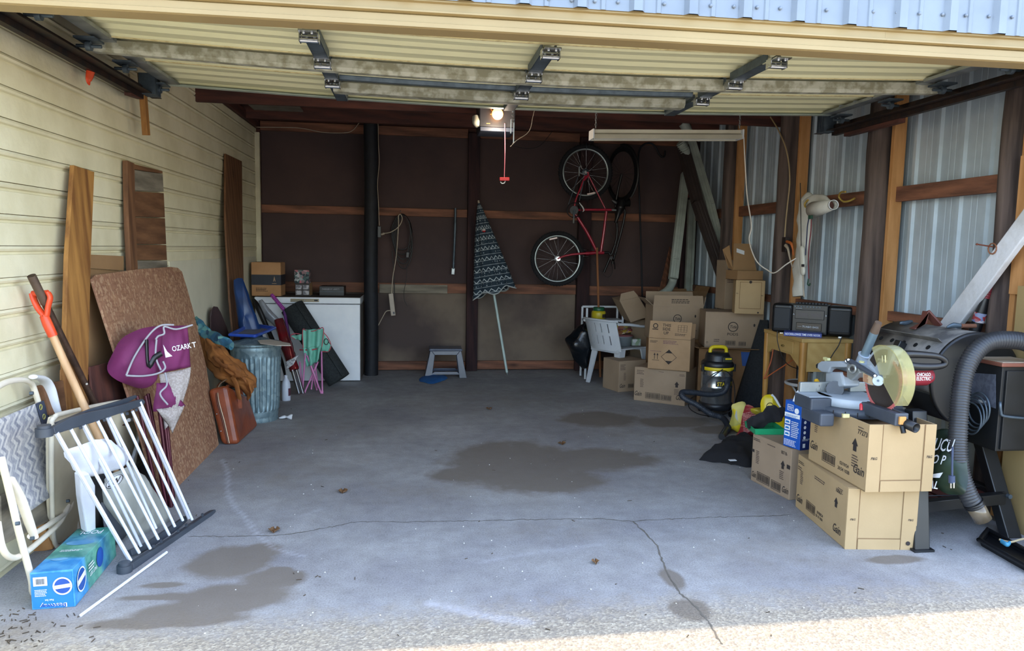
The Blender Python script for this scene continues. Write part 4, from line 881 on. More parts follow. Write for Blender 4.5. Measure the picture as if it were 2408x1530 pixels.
board('thin_board', 'thin brown board on end just right of the blue sled', 'board', [(574, 690), (584, 700), (640, 860), (622, 880), (600, 800)], pl3(F(560, 905), F(640, 890), R2(580, 695, 8.15)), .012, M_['brownZ'])
lean2('folded_umbrella', 'black folded umbrella leaning on the freezer behind the blue tray', 'umbrella', [(596, 703), (607, 722), (630, 775), (662, 850), (672, 895)], [8.15, 8.1, 8.05, 7.9, 7.8], [.012, .03, .026, .02, .006], M_['black'])
lean2('plastic_wrap', 'clear crumpled plastic film hanging over the freezer front edge', 'film', [(612, 705), (628, 735), (652, 760), (668, 790)], 8.1, [.02, .05, .045, .02], mat('cloudy_film', '#8b8d90', '#6e7177', rough=.25), flat=.5)
t = thing('toy_bat', 'bright purple ribbed plastic stick with pink tip leaning on the freezer', 'stick', R2(700, 905, 7.75))
a, b = R2(638, 692, 8.05), R2(668, 728, 8.02); part('handle', MB().tube([a, b], [.017, .02], 14), mat('magenta_plastic', '#8d2f8e', '#7a2680', rough=.35), t, world=True)
mb = MB()
for i in range(1, 12): q = a.lerp(b, i/12); mb.tube([q, q+(b-a)*.03], .0225, 14)
part('grip_ring', mb, mat('pink_plastic', '#b5559f', rough=.35), t, world=True); part('stem', MB().tube([b, R2(700, 905, 7.75)], .016, 12), mat('violet_plastic', '#5c2a6c', rough=.4), t, world=True)
t = thing('wrap_roll', 'roll of red shiny gift wrap standing beside the rolled dark mat', 'roll', R2(705, 925, 7.6))
a, b, c = R2(655, 752, 7.75), R2(692, 870, 7.55), R2(708, 925, 7.48)
part('roll', crumple(MB().tube([a, a.lerp(b, .5), b], [.05, .058, .045], 18, smooth=8), .01, 20, 2), mat('red_foil', '#7c1720', '#5a2a2c', rough=.2, metal=.3, scale=9), t, world=True)
part('chrome_tube', MB().tube([b+V(-.02, 0, 0), c+V(-.02, 0, .0)], .018, 12).tube([b+V(.02, 0, 0), c+V(.02, 0, .0)], .018, 12), M_['chrome'], t, world=True)
a, b = R2(686, 722, 8.1), F(795, 912)+V(0, .08, .07)
t = thing('rolled_mat', 'thick rolled dark grey mat leaning on the white freezer', 'mat', (b.x, b.y, 0))
M_['mat'] = mat('dark_mat', '#34393a', '#23282a', rough=.95, scale=60, bump=.5, bscale=90)
ax = (b-a).normalized(); s1 = ax.cross(V(0, 1, 0)).normalized(); s2 = ax.cross(s1)
mb = MB(); vs = []; NS = 90
def spiral(q): 
    r = .128-.018*q*2.4; an = -2*PI*q*2.4+1.0; return s1*(r*math.cos(an))+s2*(r*math.sin(an))
for i in range(NS+1):
    o = spiral(i/NS); vs += [a+o, b+o]
mb.add(vs, [(2*i, 2*i+1, 2*i+3, 2*i+2) for i in range(NS)], True); part('roll', mb, M_['mat'], t, world=True, solid=.012)
# child's folding chair
kb = F(735, 925); t = thing('kids_chair', "child's folded camp chair in mint green with pink legs, in front of the rolled mat", 'chair', kb)
M_['pinktube'] = mat('pink_tube', '#d58ab8', '#c577a8', rough=.35)
def K_(x, y, Y=0): return QY(x, y, kb.y+Y)
for (a, b, c, d, y0, y1) in [(718, 830, 711, 930, -.05, .0), (705, 850, 712, 928, .05, .0), (722, 835, 755, 928, -.05, -.02), (748, 850, 716, 930, .0, .0), (740, 850, 748, 912, .06, .10), (756, 820, 758, 928, .0, .0), (728, 850, 745, 918, .08, .14), (738, 865, 732, 915, .1, .1)]:
    p, q = K_(a, b, y0), K_(c, d, y1); q.z = max(q.z, .008); part('leg', MB().tube([p, q], .0085, 10), M_['pinktube'], t, world=True)
for (c, d) in ((712, 929), (757, 928)): p = K_(c, d); part('foot', MB().beam((p.x, p.y, 0), (p.x, p.y, .03), .03, .025), M_['pinktube'], t, world=True, bevel=.003)
M_['mint'] = mat('mint_canvas', '#7fc3ae', '#6bb09b', rough=.75, bump=.2)
def fold(q, amp, fr, nu=16, nv=10):
    a, b, c, d = [V(*p) for p in q]
    return MB().grid(lambda u, v: (a.lerp(b, u)).lerp(d.lerp(c, u), v)+V(0, 1, 0)*amp*math.sin(u*fr), nu, nv)
part('back', fold([K_(712, 775, -.05), K_(761, 773, -.05), K_(757, 815, -.06), K_(712, 820, -.06)], .025, 14), M_['mint'], t, world=True, solid=.004)
part('seat', crumple(fold([K_(712, 818, -.06), K_(757, 812, -.06), K_(748, 850, -.04), K_(722, 862, -.04)], .03, 12), .01, 20), M_['mint'], t, world=True, solid=.004)
part('arm', crumple(fold([K_(683, 790, .0), K_(710, 785, -.02), K_(708, 800, -.02), K_(694, 797, .0)], .01, 6, 8, 5), .006, 20), M_['mint'], t, world=True, solid=.005)
part('arm', crumple(fold([K_(759, 780, -.02), K_(778, 812, .0), K_(772, 826, .0), K_(756, 825, -.02)], .01, 6, 8, 5), .006, 20, 3), M_['mint'], t, world=True, solid=.005)
part('piping', MB().tube([K_(713, 818, -.075), K_(712, 775, -.07), K_(722, 778, -.03), K_(738, 778, -.09), K_(750, 773, -.03), K_(761, 773, -.07), K_(757, 815, -.075)], .004, 8, smooth=4).tube([K_(694, 797), K_(683, 790), K_(692, 784), K_(710, 786)], .004, 8, smooth=4).tube([K_(760, 780), K_(772, 795), K_(778, 812), K_(772, 826), K_(756, 826)], .004, 8, smooth=4), mat('coral_piping', '#c4525e', rough=.6), t, world=True)
part('brace', MB().tube([K_(705, 822), K_(735, 822, -.07), K_(760, 815)], .006, 8, smooth=3), mat('coral_strap', '#b7454f'), t, world=True)
part('cup_ring', MB().tube([K_(767+5*math.cos(a), 803+7*math.sin(a), -.02) for a in np.linspace(0, 2*PI, 14)[:-1]], .004, 8, closed=True), M_['ink'], t, world=True)
# bottle and newspaper
bq = F(673, 941); t = thing('bottle', 'white plastic jug without a cap on the floor right of the bin', 'jug', bq)
bhh = HT(bq, 882); r = .042
part('body', MB().lathe([(0.001, 0), (r*.95, 0), (r, .01), (r, bhh*.62), (r*.85, bhh*.74), (r*.5, bhh*.86), (r*.36, bhh*.9), (r*.36, bhh)], 24), mat('white_hdpe', '#cfd6e2', '#c2c9d8', rough=.35), t)
part('label', MB().lathe([(r*1.01, bhh*.2), (r*1.01, bhh*.5)], 24, a0=-.9, a1=.5), mat('jug_label', '#3a2d38', '#6a3442'), t)
f = Face(K_(674, 868, -.12), (K_(704, 838, -.12)-K_(674, 868, -.12)), V(-.3, 0, 1), .0); t = thing('newspaper', 'folded white newspaper page hanging beside the red wrap roll', 'newspaper', K_(674, 868, -.12))
part('page', crumple(quadgrid([K_(672, 850, -.12), K_(702, 834, -.12), K_(690, 857, -.14), K_(674, 870, -.12)], 8, 8, .01, V(0, -1, 0)), .006, 20), mat('newsprint', '#c9cacb', '#8d8f93', rough=.9, scale=60, lo=.5, hi=.56), t, world=True, solid=.002)
# freezer
fzy = F(847, 897).y; fx1 = F(847, 897).x; fx0 = QY(601, 800, fzy).x; ft = HT((fx1, fzy), 700)
t = thing('chest_freezer', 'white chest freezer against the back wall with cartons on its lid', 'freezer', ((fx0+fx1)/2, fzy+.34, 0))
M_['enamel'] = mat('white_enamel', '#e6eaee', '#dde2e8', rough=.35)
M_['enamel_side'] = mat('grey_enamel', '#6d6660', '#625b56', rough=.5)  # side skin coloured darker than the white front
fd = YB-.05-fzy-.02
part('cabinet', MB().bb((fx0, fzy, .012), (fx1, fzy+fd, ft-.075)), M_['enamel'], t, world=True, bevel=.006)
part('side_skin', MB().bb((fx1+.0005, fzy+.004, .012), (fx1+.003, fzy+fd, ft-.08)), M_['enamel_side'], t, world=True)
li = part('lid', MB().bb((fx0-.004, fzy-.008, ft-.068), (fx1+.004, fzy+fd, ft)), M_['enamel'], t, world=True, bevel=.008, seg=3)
part('lid_top', MB().bb((fx0, fzy+.0, ft+.0005), (fx1, fzy+fd, ft+.002)), mat('dusty_top', '#4a403a', '#3c332f', rough=.8), li, world=True)  # thin sheet colours the lid top dark brown
a, b = QY(683, 706, fzy-.009), QY(750, 706, fzy-.009)
pn = part('trim_plate', MB().bb((a.x, fzy-.012, ft-.05), (b.x, fzy-.0085, ft-.015)), mat('trim_tan', '#9c9078', '#8d8168', rough=.4), li, world=True)
part('lock', MB().cyl((a.x*.5+b.x*.5, fzy-.018, ft-.033), (a.x*.5+b.x*.5, fzy-.010, ft-.033), .008, n=12), M_['chrome'], pn, world=True)
part('badge', MB().bb((b.x-.05, fzy-.015, ft-.04), (b.x-.012, fzy-.0125, ft-.024)), M_['black'], pn, world=True)
# cartons on the freezer
def ftbox(name, label, cat, xa, xb, ya, yb, Y, dep, mt):
    z0 = ft+.002; p = V(QY(xa, yb, Y).x, Y, z0); q = V(QY(xb, yb, Y).x, Y, z0); h = QY(xb, ya, Y).z-QY(xb, yb, Y).z
    t = thing(name, label, cat, ((p.x+q.x)/2, Y+dep/2, z0)); b = part('carton', MB().bb((p.x, Y, z0), (q.x, Y+dep, z0+h)), mt, t, world=True, bevel=.003)
    return t, b, p, q, h
M_['card_f'] = mat('kraft_card', '#b3865c', '#a67a51', rough=.85)
t, b, p, q, h = ftbox('cardboard_box', 'brown carton with a wide black band, at the left end of the freezer lid', 'box', 592, 661, 619, 697, 8.35, .28, M_['card_f'])
part('black_band', MB().bb((p.x-.001, 8.348, p.z+h*.33), (q.x+.001, 8.348+.28, p.z+h*.64)), mat('band_black', '#22242c', '#2a2c34'), b, world=True)
f = Face((p.x, 8.347, p.z), (1, 0, 0), (0, 0, 1)); W_ = q.x-p.x; f.poly([(W_*.74, h*.44), (W_*.78, h*.6), (W_*.82, h*.44), (W_*.80, h*.44), (W_*.78, h*.5), (W_*.76, h*.44)]); f.lines(W_*.7, h*.37, W_*.18, h*.04, 1); part('lettering', f.mb, mat('band_print', '#b08d6c'), b, world=True)
f = Face((p.x, 8.3495, p.z), (1, 0, 0), (0, 0, 1)); f.lines(W_*.15, h*.14, W_*.4, h*.12, 4, 3); part('printing', f.mb, M_['ink'], b, world=True)
mb = MB()
for s in (0, 1): mb.bb((p.x+W_*.01, 8.36+s*.13, p.z+h), (q.x-.005, 8.48+s*.13, p.z+h+.004))
part('flap', mb, M_['card_f'], b, world=True)
t, b, p, q, h = ftbox('lights_box', 'small black carton printed with four pale pictures, on the freezer lid', 'box', 694, 728, 663, 692, 8.45, .22, mat('dark_carton', '#3a322f', '#2c2625'))
W_ = q.x-p.x; f = Face((p.x, 8.449, p.z), (1, 0, 0), (0, 0, 1))
for i in range(2):
    for j in range(2): f.rect(W_*(.04+.5*i), h*(.08+.44*j), W_*.42, h*.34)
part('picture', f.mb, mat('pale_pictures', '#b4b2b4', '#6e6d72', scale=30, lo=.45, hi=.55), b, world=True)
part('side_panel', MB().bb((q.x+.001, 8.452, p.z), (q.x+.003, 8.452+.21, p.z+h)), M_['card_dark'], b, world=True)
zt_ = p.z+h+.001; 
gx0, gx1 = QY(692, 650, 8.47).x, QY(727, 650, 8.47).x; gh = QY(700, 628, 8.47).z-QY(700, 659, 8.47).z
t = thing('game_box', 'small upright carton with a pink and green picture, on top of the black carton', 'box', ((gx0+gx1)/2, 8.5, zt_))
gb = part('carton', MB().bb((gx0, 8.47, zt_), (gx1, 8.60, zt_+gh)), print_mat('game_picture', ['#2e4a48', '#5b6f6d', '#b9606a', '#a9b0ae', '#27343a'], 34), t, world=True, bevel=.002)
t, b, p, q, h = ftbox('flat_case', 'flat black case with small white lettering at the right of the freezer lid', 'case', 751, 809, 669, 691, 8.5, .25, M_['black'])
W_ = q.x-p.x; f = Face((p.x, 8.499, p.z), (1, 0, 0), (0, 0, 1)); f.text('CHARGER BY LIBERTY', W_*.1, h*.62, h*.16, W_*.72); part('lettering', f.mb, mat('dim_white', '#9a9aa0'), b, world=True)
part('lid_line', MB().bb((p.x-.001, 8.497, p.z+h*.42), (q.x+.001, 8.4995, p.z+h*.46)), M_['galvdark'], b, world=True)
# ------------------------------------------------------------------ along the back wall
pb_ = F(873, 881); rp = 16/FPX*(pb_-CC).dot(CF)
n_ = 12; pp = MB().tube([(pb_.x+.004*math.sin(i), pb_.y, z) for i, z in enumerate(np.linspace(0, HT(pb_, 272), n_))], [rp*1.0]*n_, 20, smooth=2)
pole_t = single('tarred_pole', 'thick black round pole standing just right of the chest freezer', 'pole', pp, M_['poledark'], (pb_.x, pb_.y, 0))
def wirep(pts, Y, r=.004, k=6): return MB().tube([QY(a, b, Y) for a, b in pts], r, 7, smooth=k)
t = single('wall_cable', 'pale cable stapled in a sagging line along the header boards left of the black pole', 'cable', wirep([(560, 262), (575, 280), (598, 297), (640, 299), (705, 301), (760, 311), (810, 312), (830, 306), (845, 288), (856, 277)], 8.88, .0045), M_['wire'], QY(606, 299, 8.88))
single('pole_cable', 'pale cable running down the right side of the black pole to an outlet', 'cable', wirep([(872, 270), (886, 272), (889, 290), (890, 340), (892, 380), (888, 430), (890, 480), (892, 530)], 8.62, .0035), M_['wire'], QY(891, 530, 8.62))
t = thing('outlet_box', 'dark outlet box fixed to the side of the black pole', 'outlet', QY(892, 558, 8.62)); a, b = QY(888, 558, 8.62), QY(896, 532, 8.62)
part('box', MB().bb((a.x, 8.6, a.z), (b.x, 8.68, b.z)), M_['black'], t, world=True, bevel=.003)
part('plug', MB().cyl(QY(896, 551, 8.62), QY(903, 549, 8.6), .012, n=10), M_['wire'], t, world=True)
t = thing('power_strip', 'white power strip hanging by its cord from a hook on the back wall', 'power strip', QY(924, 742, 8.8))
a, b = QY(919, 690, 8.84), QY(925, 742, 8.80); part('body', MB().beam(a, b, .055, .03), mat('beige_plastic', '#b0a393', rough=.5), t, world=True, bevel=.006)
part('switch', MB().beam(a.lerp(b, .82)+V(.01, -.018, 0), a.lerp(b, .92)+V(.01, -.018, 0), .02, .008), M_['black'], t, world=True)
part('cord', wirep([(900, 549), (920, 545), (938, 532), (946, 515), (942, 504), (937, 508), (937, 530), (932, 600), (924, 650), (921, 690)], 8.80, .0055), M_['wire'], t, world=True)
part('freezer_cord', wirep([(918, 730), (908, 732), (900, 745), (885, 772), (868, 790), (857, 806)], 8.70, .005), M_['wire'], t, world=True)
t = thing('cord_coil', 'coil of black extension cord hanging from a nail beside the white power strip cord', 'cord', QY(945, 600, 8.9))
mb = MB()
for k in range(5):
    cx, cy, rx, ry = 945+k*1.2, 545+k*6, 24-k*1.1, 42+k*5; mb = MB().tube([QY(cx+rx*math.sin(a)*(1-.12*math.cos(a)), cy-ry*math.cos(a), 8.9-.008*k) for a in np.linspace(0, 2*PI, 22)[:-1]], .006, 7, closed=True, smooth=2); part('loop', mb, M_['black'], t, world=True)
part('tail', wirep([(962, 520), (965, 550), (960, 585), (959, 600)], 8.86, .006), M_['black'], t, world=True); part('plug', MB().beam(QY(959, 592, 8.86), QY(958, 606, 8.86), .04, .03), M_['black'], t, world=True, bevel=.006)
part('tail', wirep([(922, 590), (926, 650), (928, 708)], 8.86, .005), M_['black'], t, world=True); part('tail', wirep([(957, 606), (956, 650), (950, 685), (951, 705), (958, 720)], 8.86, .0035), M_['black'], t, world=True)
part('nail', MB().cyl(QY(942, 495, 8.98), QY(942, 497, 8.86), .004, n=8), M_['galvdark'], t, world=True)
t = thing('pry_bar', 'long dark steel bar with a flattened chisel end hanging left of the patio umbrella', 'bar', QY(1066, 640, 8.9))
part('shaft', MB().tube([QY(1071, 489, 8.9), QY(1070, 540, 8.9), QY(1066, 632, 8.9)], [.014, .016, .014], 6, smooth=4), M_['galvdark'], t, world=True); part('chisel', MB().beam(QY(1066, 630, 8.9), QY(1065, 645, 8.9), .036, .008), M_['galv'], t, world=True, bevel=.002)
# patio umbrella
uf = F(1193, 881); ut = QY(1125, 471, 8.80); ax = (ut-uf).normalized(); Lu = (ut-uf).length
t = thing('patio_umbrella', 'closed navy and white zigzag patio umbrella leaning on the middle post', 'umbrella', uf)
x_ = (V(0, -1, 0)-ax*(-ax.y)).normalized(); y_ = ax.cross(x_); MU = frame(uf, x_, y_, ax)
def Ut(px, py): return (QT(px, py, uf.lerp(ut, .6))-uf).dot(ax)
zb0, zb1 = Ut(1135, 690), Lu*.985
Mloc = MW[t.name].inverted() @ MU
NU = 64; vs = []; rows_ = 26
for i in range(rows_+1):
    s = i/rows_; z = zb0+(zb1-zb0)*s; r = .012+(.238*(1-s)**.92)
    for j in range(NU):
        a = 2*PI*j/NU; rr = r*(1+.10*math.cos(a*5+s*1.5)+.04*math.cos(a*11)); vs.append((rr*math.cos(a), rr*math.sin(a), z-.03*math.cos(a*5)*(1-s)+.03*math.sin(a)*(1-s)))
cm = MB().add(vs, [(i*NU+j, i*NU+(j+1) % NU, (i+1)*NU+(j+1) % NU, (i+1)*NU+j) for i in range(rows_) for j in range(NU)], True)
def umbcloth():
    m, n, b = newmat('zigzag_cloth'); tc = n.nodes.new('ShaderNodeTexCoord'); sp = n.nodes.new('ShaderNodeSeparateXYZ'); n.links.new(tc.outputs['Object'], sp.inputs[0])
    ang = _math(n, 'ARCTAN2', sp.outputs['Y'], sp.outputs['X']); tri = _math(n, 'ABSOLUTE', _math(n, 'SUBTRACT', _math(n, 'FRACT', _math(n, 'MULTIPLY', ang, 2.9)), .5))
    z = _math(n, 'MULTIPLY', sp.outputs['Z'], 8.0); row = _math(n, 'FRACT', z)
    zz_ = _math(n, 'ADD', row, _math(n, 'MULTIPLY', tri, .62))
    zig = _ramp(n, zz_, [(0, (0, 0, 0, 1)), (.30, (0, 0, 0, 1)), (.31, (1, 1, 1, 1)), (.40, (1, 1, 1, 1)), (.41, (0, 0, 0, 1)), (.9, (0, 0, 0, 1))])
    fine = _ramp(n, row, [(0, (0, 0, 0, 1)), (.02, (.8, .8, .8, 1)), (.05, (.8, .8, .8, 1)), (.06, (0, 0, 0, 1)), (.56, (0, 0, 0, 1)), (.57, (.8, .8, .8, 1)), (.60, (.8, .8, .8, 1)), (.61, (0, 0, 0, 1))])
    vo = n.nodes.new('ShaderNodeTexVoronoi'); vo.inputs['Scale'].default_value = 34; vo.inputs['Randomness'].default_value = .15; n.links.new(_coord(n), vo.inputs['Vector'])
    dots = _math(n, 'MULTIPLY', _ramp(n, vo.outputs['Distance'], [(.25, (.55, .55, .55, 1)), (.3, (0, 0, 0, 1))]), _ramp(n, row, [(.64, (0, 0, 0, 1)), (.66, (1, 1, 1, 1)), (.94, (1, 1, 1, 1)), (.96, (0, 0, 0, 1))]))
    f = _math(n, 'MAXIMUM', _math(n, 'MAXIMUM', zig, fine), dots)
    n.links.new(_mix(n, f, hexc('#1c2f3d'), hexc('#b4bfc4')), b.inputs['Base Color']); b.inputs['Roughness'].default_value = .8; return m
cl = part('canopy', cm, umbcloth(), t); 
for v_ in cl.data.vertices: pass
cl.matrix_local = Mloc; MW[cl.name] = MU
part('hem', MB().tube([MU @ V(*vs[j]) for j in range(NU)], .007, 6, closed=True), mat('hem_white', '#b9c1c2'), cl, world=True)
part('pole', MB().tube([uf+ax*.03, uf+ax*zb0*1.1], .0155, 14), mat('pale_pole', '#b6c9c4', '#a6bab5', rough=.35), t, world=True)
part('spike', MB().tube([uf, uf+ax*.05], [.004, .013], 12), M_['galv'], t, world=True); part('tip', MB().tube([uf+ax*(zb1-.01), ut], [.013, .010], 12), mat('tip_cream', '#b9ac98'), t, world=True)
q = QT(1138, 542, uf.lerp(ut, .8)+V(0, -.10, 0)); s_ = MB().ball(q, .022, 16); tb = part('float', s_, mat('float_white', '#d9cfcb', rough=.3), t, world=True)
part('red_half', MB().grid(lambda u, v: q+V(.0228*math.sin(PI/2*(1+v))*math.cos(2*PI*u), .0228*math.sin(PI/2*(1+v))*math.sin(2*PI*u), .0228*math.cos(PI/2*(1+v))), 16, 6), mat('float_red', '#a5262a', rough=.3), tb, world=True)
# step stool on the floor
sb_ = F(1048, 889); t = thing('step_stool', 'small slate blue plastic step stool on the floor at the foot of the back wall', 'stool', (sb_.x, sb_.y+.1, 0))
M_['slate'] = mat('slate_blue_plastic', '#586071', '#4c5464', rough=.32)
hS = HT((sb_.x, sb_.y), 823); w0, w1 = (F(1098, 889).x-F(998, 889).x)/2, (QY(1084, 825, sb_.y).x-QY(1012, 825, sb_.y).x)/2
for s, yy in ((0, -.10), (1, .16)):
    y0 = yy; k = .025
    P = [(-w0, 0), (-w0+.075, 0), (-w0+.08, .05), (w0-.08, .05), (w0-.075, 0), (w0, 0), (w1, hS), (-w1, hS)]
    inn = [(-w0+.115, .075), (w0-.115, .075), (w1-.05, hS-.06), (-w1+.05, hS-.06)]
    mb = MB(); yo = lambda z: y0+(k*z/hS if s == 0 else -k*z/hS*2)
    def Q4(a, b, c, d): mb.slab([(x, yo(z), z) for x, z in (a, b, c, d)], (0, .022, 0))
    Q4((-w0, 0), (-w0+.085, 0), inn[3], (-w1, hS)); Q4((w0-.085, 0), (w0, 0), (w1, hS), inn[2]); Q4(inn[3], inn[2], (w1, hS), (-w1, hS)); Q4((-w0+.075, .04), (w0-.075, .04), inn[1], inn[0])
    part('leg_frame', mb, M_['slate'], t, bevel=.004)
part('step', MB().box((0, .04, hS), (w1*2+.03, .27, .03)), M_['slate'], t, bevel=.012, seg=3)
part('side', MB().slab([(-w0, -.09, 0), (-w0, .15, 0), (-w1, .10, hS), (-w1, -.06, hS)], (.012, 0, 0)), M_['slate'], t); part('side', MB().slab([(w0, -.09, 0), (w0, .15, 0), (w1, .10, hS), (w1, -.06, hS)], (-.012, 0, 0)), M_['slate'], t)
q = F(1012, 897); P_ = [F(a, b, .004) for a, b in ((985, 893), (1000, 884), (1018, 882), (1030, 886), (1048, 885), (1052, 889), (1036, 897), (1012, 902))]
single('blue_cloth', 'crumpled bright blue cloth on the floor in front of the step stool', 'cloth', crumple(pillow(catmull(P_, 4, True), V(0, 0, 1), .035, 6), .010, 20, 4), mat('bright_blue', '#2a67a6', '#1f5590', rough=.6), (q.x, q.y, 0))
# ------------------------------------------------------------------ the bicycle on the wall
YBk = 8.66
def K(px, py, o=0): return QY(px, py, YBk+o)
hubU, hubL = K(1377, 405), K(1311, 608); hang = K(1378, 440)
t = thing('bicycle', 'red bicycle hanging upright on the back wall with its rear wheel at the top', 'bicycle', (hubL.x, YBk, hubL.z-.33))
M_['tyre'] = mat('tyre_rubber', '#14161c', '#0e1014', rough=.85, bump=.3, bscale=80); M_['rim'] = mat('alloy_rim', '#9fa8a8', '#8f9898', rough=.3, metal=.6)
M_['red'] = mat('red_frame_paint', '#a81c36', '#97172f', rough=.28, coat=.5)
def torus(mb, c, R, r, n=64, m=10, flat=1.0):
    mb.tube([c+V(R*math.cos(a), 0, R*math.sin(a)) for a in np.linspace(0, 2*PI, n+1)[:-1]], r, m, closed=True, up=(0, 1, 0), flat=flat); return mb
for c, ry, refl in ((hubU, 0, (1390, 455)), (hubL, 0, (1301, 561))):
    wt = part('tyre', torus(MB(), c, .300, .027), M_['tyre'], t, world=True)
    tk = MB()
    for k in range(60):
        a = 2*PI*k/60; d = V(math.cos(a), 0, math.sin(a)); tk.beam(c+d*.322+V(0, -.018, 0), c+d*.322+V(0, .018, 0), .016, .012, side=d)
    part('tread', tk, M_['tyre'], wt, world=True, kind='stuff')
    part('rim', torus(MB(), c, .272, .012, flat=1.3), M_['rim'], wt, world=True)
    part('hub', MB().cyl(c-V(0, .045, 0), c+V(0, .045, 0), .016, n=14).cyl(c-V(0, .052, 0), c-V(0, .040, 0), .026, n=18).cyl(c+V(0, .040, 0), c+V(0, .052, 0), .026, n=18), M_['chrome'], wt, world=True)
    for k in range(28):
        a = 2*PI*k/28; s = 1 if k % 2 else -1; b_ = a+s*.9*(1 if k % 4 < 2 else -1)
        part('spoke', MB().tube([c+V(.022*math.cos(b_), .04*s, .022*math.sin(b_)), c+V(.266*math.cos(a), 0, .266*math.sin(a))], .0013, 5), M_['chrome'], wt, world=True)
    q = K(*refl, -.03); a = .25 if refl[0] == 1390 else .18
    part('reflector', MB().beam(q-V(.048, 0, .010 if a else 0), q+V(.048, 0, .012), .020, .012, side=(0, 0, 1)), mat('reflector_%d' % refl[0], '#e8c9c6', '#f0dcd8', rough=.2), wt, world=True, bevel=.005)
def tb(name, pts, r, mt=None, o=0, **k): return part(name, MB().tube([K(a, b, o) for a, b in pts], r, 12, smooth=5 if len(pts) > 2 else 0, **k), mt or M_['red'], t, world=True)
BBp = (1350, 494)
tb('seat_stay', [(1382, 408), (1398, 440), (1423, 490)], .0085, o=-.06); tb('seat_stay', [(1382, 408), (1398, 440), (1423, 490)], .0085, o=.06)
tb('chain_stay', [(1377, 412), (1368, 435), (1354, 470), BBp], .010, o=-.055); tb('chain_stay', [(1377, 412), (1368, 435), (1354, 470), BBp], .010, o=.055)
tb('dropout', [(1382, 404), (1383, 412), (1372, 424)], .013, o=-.06); tb('seat_tube', [BBp, (1385, 493), (1438, 493)], .014)
tb('down_tube', [(1352, 502), (1380, 545), (1404, 592)], .017); tb('top_tube', [(1426, 497), (1420, 545), (1413, 592)], .0155)
tb('head_tube', [(1396, 594), (1420, 594)], .019); tb('fork_crown', [(1396, 594), (1378, 596)], .021)
for o in (-.05, .05): tb('fork_blade', [(1385, 595), (1355, 597), (1330, 601), (1311, 608)], [.013, .013, .012, .009], o=o)
part('bottom_bracket', MB().cyl(K(*BBp, -.06), K(*BBp, .06), .02, n=16), M_['galvdark'], t, world=True)
cr = part('chainring', torus(MB(), K(*BBp, -.065), .085, .006, 40, 8).cyl(K(*BBp, -.068), K(*BBp, -.062), .05, n=30), mat('chainring_black', '#191d22', rough=.4, metal=.5), t, world=True)
part('chain', MB().tube([K(1362, 473, -.066), K(1374, 420, -.066)], .005, 6).tube([K(1337, 480, -.066), K(1366, 396, -.066)], .005, 6), M_['galvdark'], t, world=True)
part('guard', MB().tube([K(1362, 476, -.075), K(1370, 487, -.075), K(1373, 494, -.075), K(1370, 498, -.075)], [.004, .009, .008, .002], 8, smooth=4, flat=.5), M_['white'], t, world=True)
cr2 = part('crank', MB().tube([K(*BBp, -.08), K(1349, 518, -.085)], .012, 10), M_['galvdark'], t, world=True); part('pedal', MB().beam(K(1349, 518, -.17), K(1349, 518, -.08), .07, .022, side=(0, 0, 1)), M_['black'], cr2, world=True, bevel=.003)
part('sprocket', MB().lathe([(.02, -.01), (.045, -.01), (.045, 0), (.035, .004), (.02, .01)], 22, M=frame(K(1377, 405, -.055), (1, 0, 0), (0, 0, 1), (0, -1, 0))), M_['galvdark'], t, world=True)
part('derailleur', MB().tube([K(1376, 410, -.07), K(1364, 406, -.075), K(1362, 394, -.075), K(1368, 390, -.075)], .007, 8, smooth=4).tube([K(1362, 396, -.08), K(1362, 414, -.08)], .009, 8), M_['galv'], t, world=True)
part('seat_post', MB().tube([K(1438, 493), K(1452, 494)], .0125, 12), M_['galv'], t, world=True)
part('saddle', crumple(MB().tube([K(1462, 470), K(1458, 488), K(1453, 505), K(1447, 524)], [.035, .055, .03, .014], 14, smooth=6, flat=1.3), .004, 20), M_['black'], t, world=True)
for x, y in ((1384, 588), (1384, 603)): part('brake', MB().tube([K(x, y, -.05), K(x-12, y-1, -.06)], .007, 8), M_['chrome'], t, world=True)
part('stem', MB().tube([K(1420, 594), K(1432, 594), K(1436, 604)], .014, 12, smooth=4), M_['black'], t, world=True)
part('handlebar', MB().tube([K(1437, 606, -.28), K(1434, 602, -.15), K(1435, 604, 0), K(1434, 602, .15), K(1437, 606, .25)], .0125, 12, smooth=5), M_['black'], t, world=True)
for s in (-1, 1): part('grip', MB().tube([K(1437, 606, s*.27), K(1436, 605, s*.17)], .018, 12), M_['black'], t, world=True)
part('brake_lever', MB().tube([K(1440, 606, -.15), K(1445, 620, -.2), K(1446, 632, -.26)], .006, 8, smooth=4), M_['black'], t, world=True)
part('cable', MB().tube([K(1437, 602, -.05), K(1452, 590, -.1), K(1440, 560, -.06), K(1424, 520, -.03)], .003, 6, smooth=8).tube([K(1436, 612, .02), K(1440, 640, -.03), K(1425, 650), K(1392, 610)], .003, 6, smooth=8), M_['black'], t, world=True)
part('hook', MB().tube([QY(1379, 346, 8.99), QY(1379, 338, 8.8), QY(1379, 338, 8.64), QY(1379, 350, 8.6)], .006, 8, smooth=5), M_['galvdark'], t, world=True)
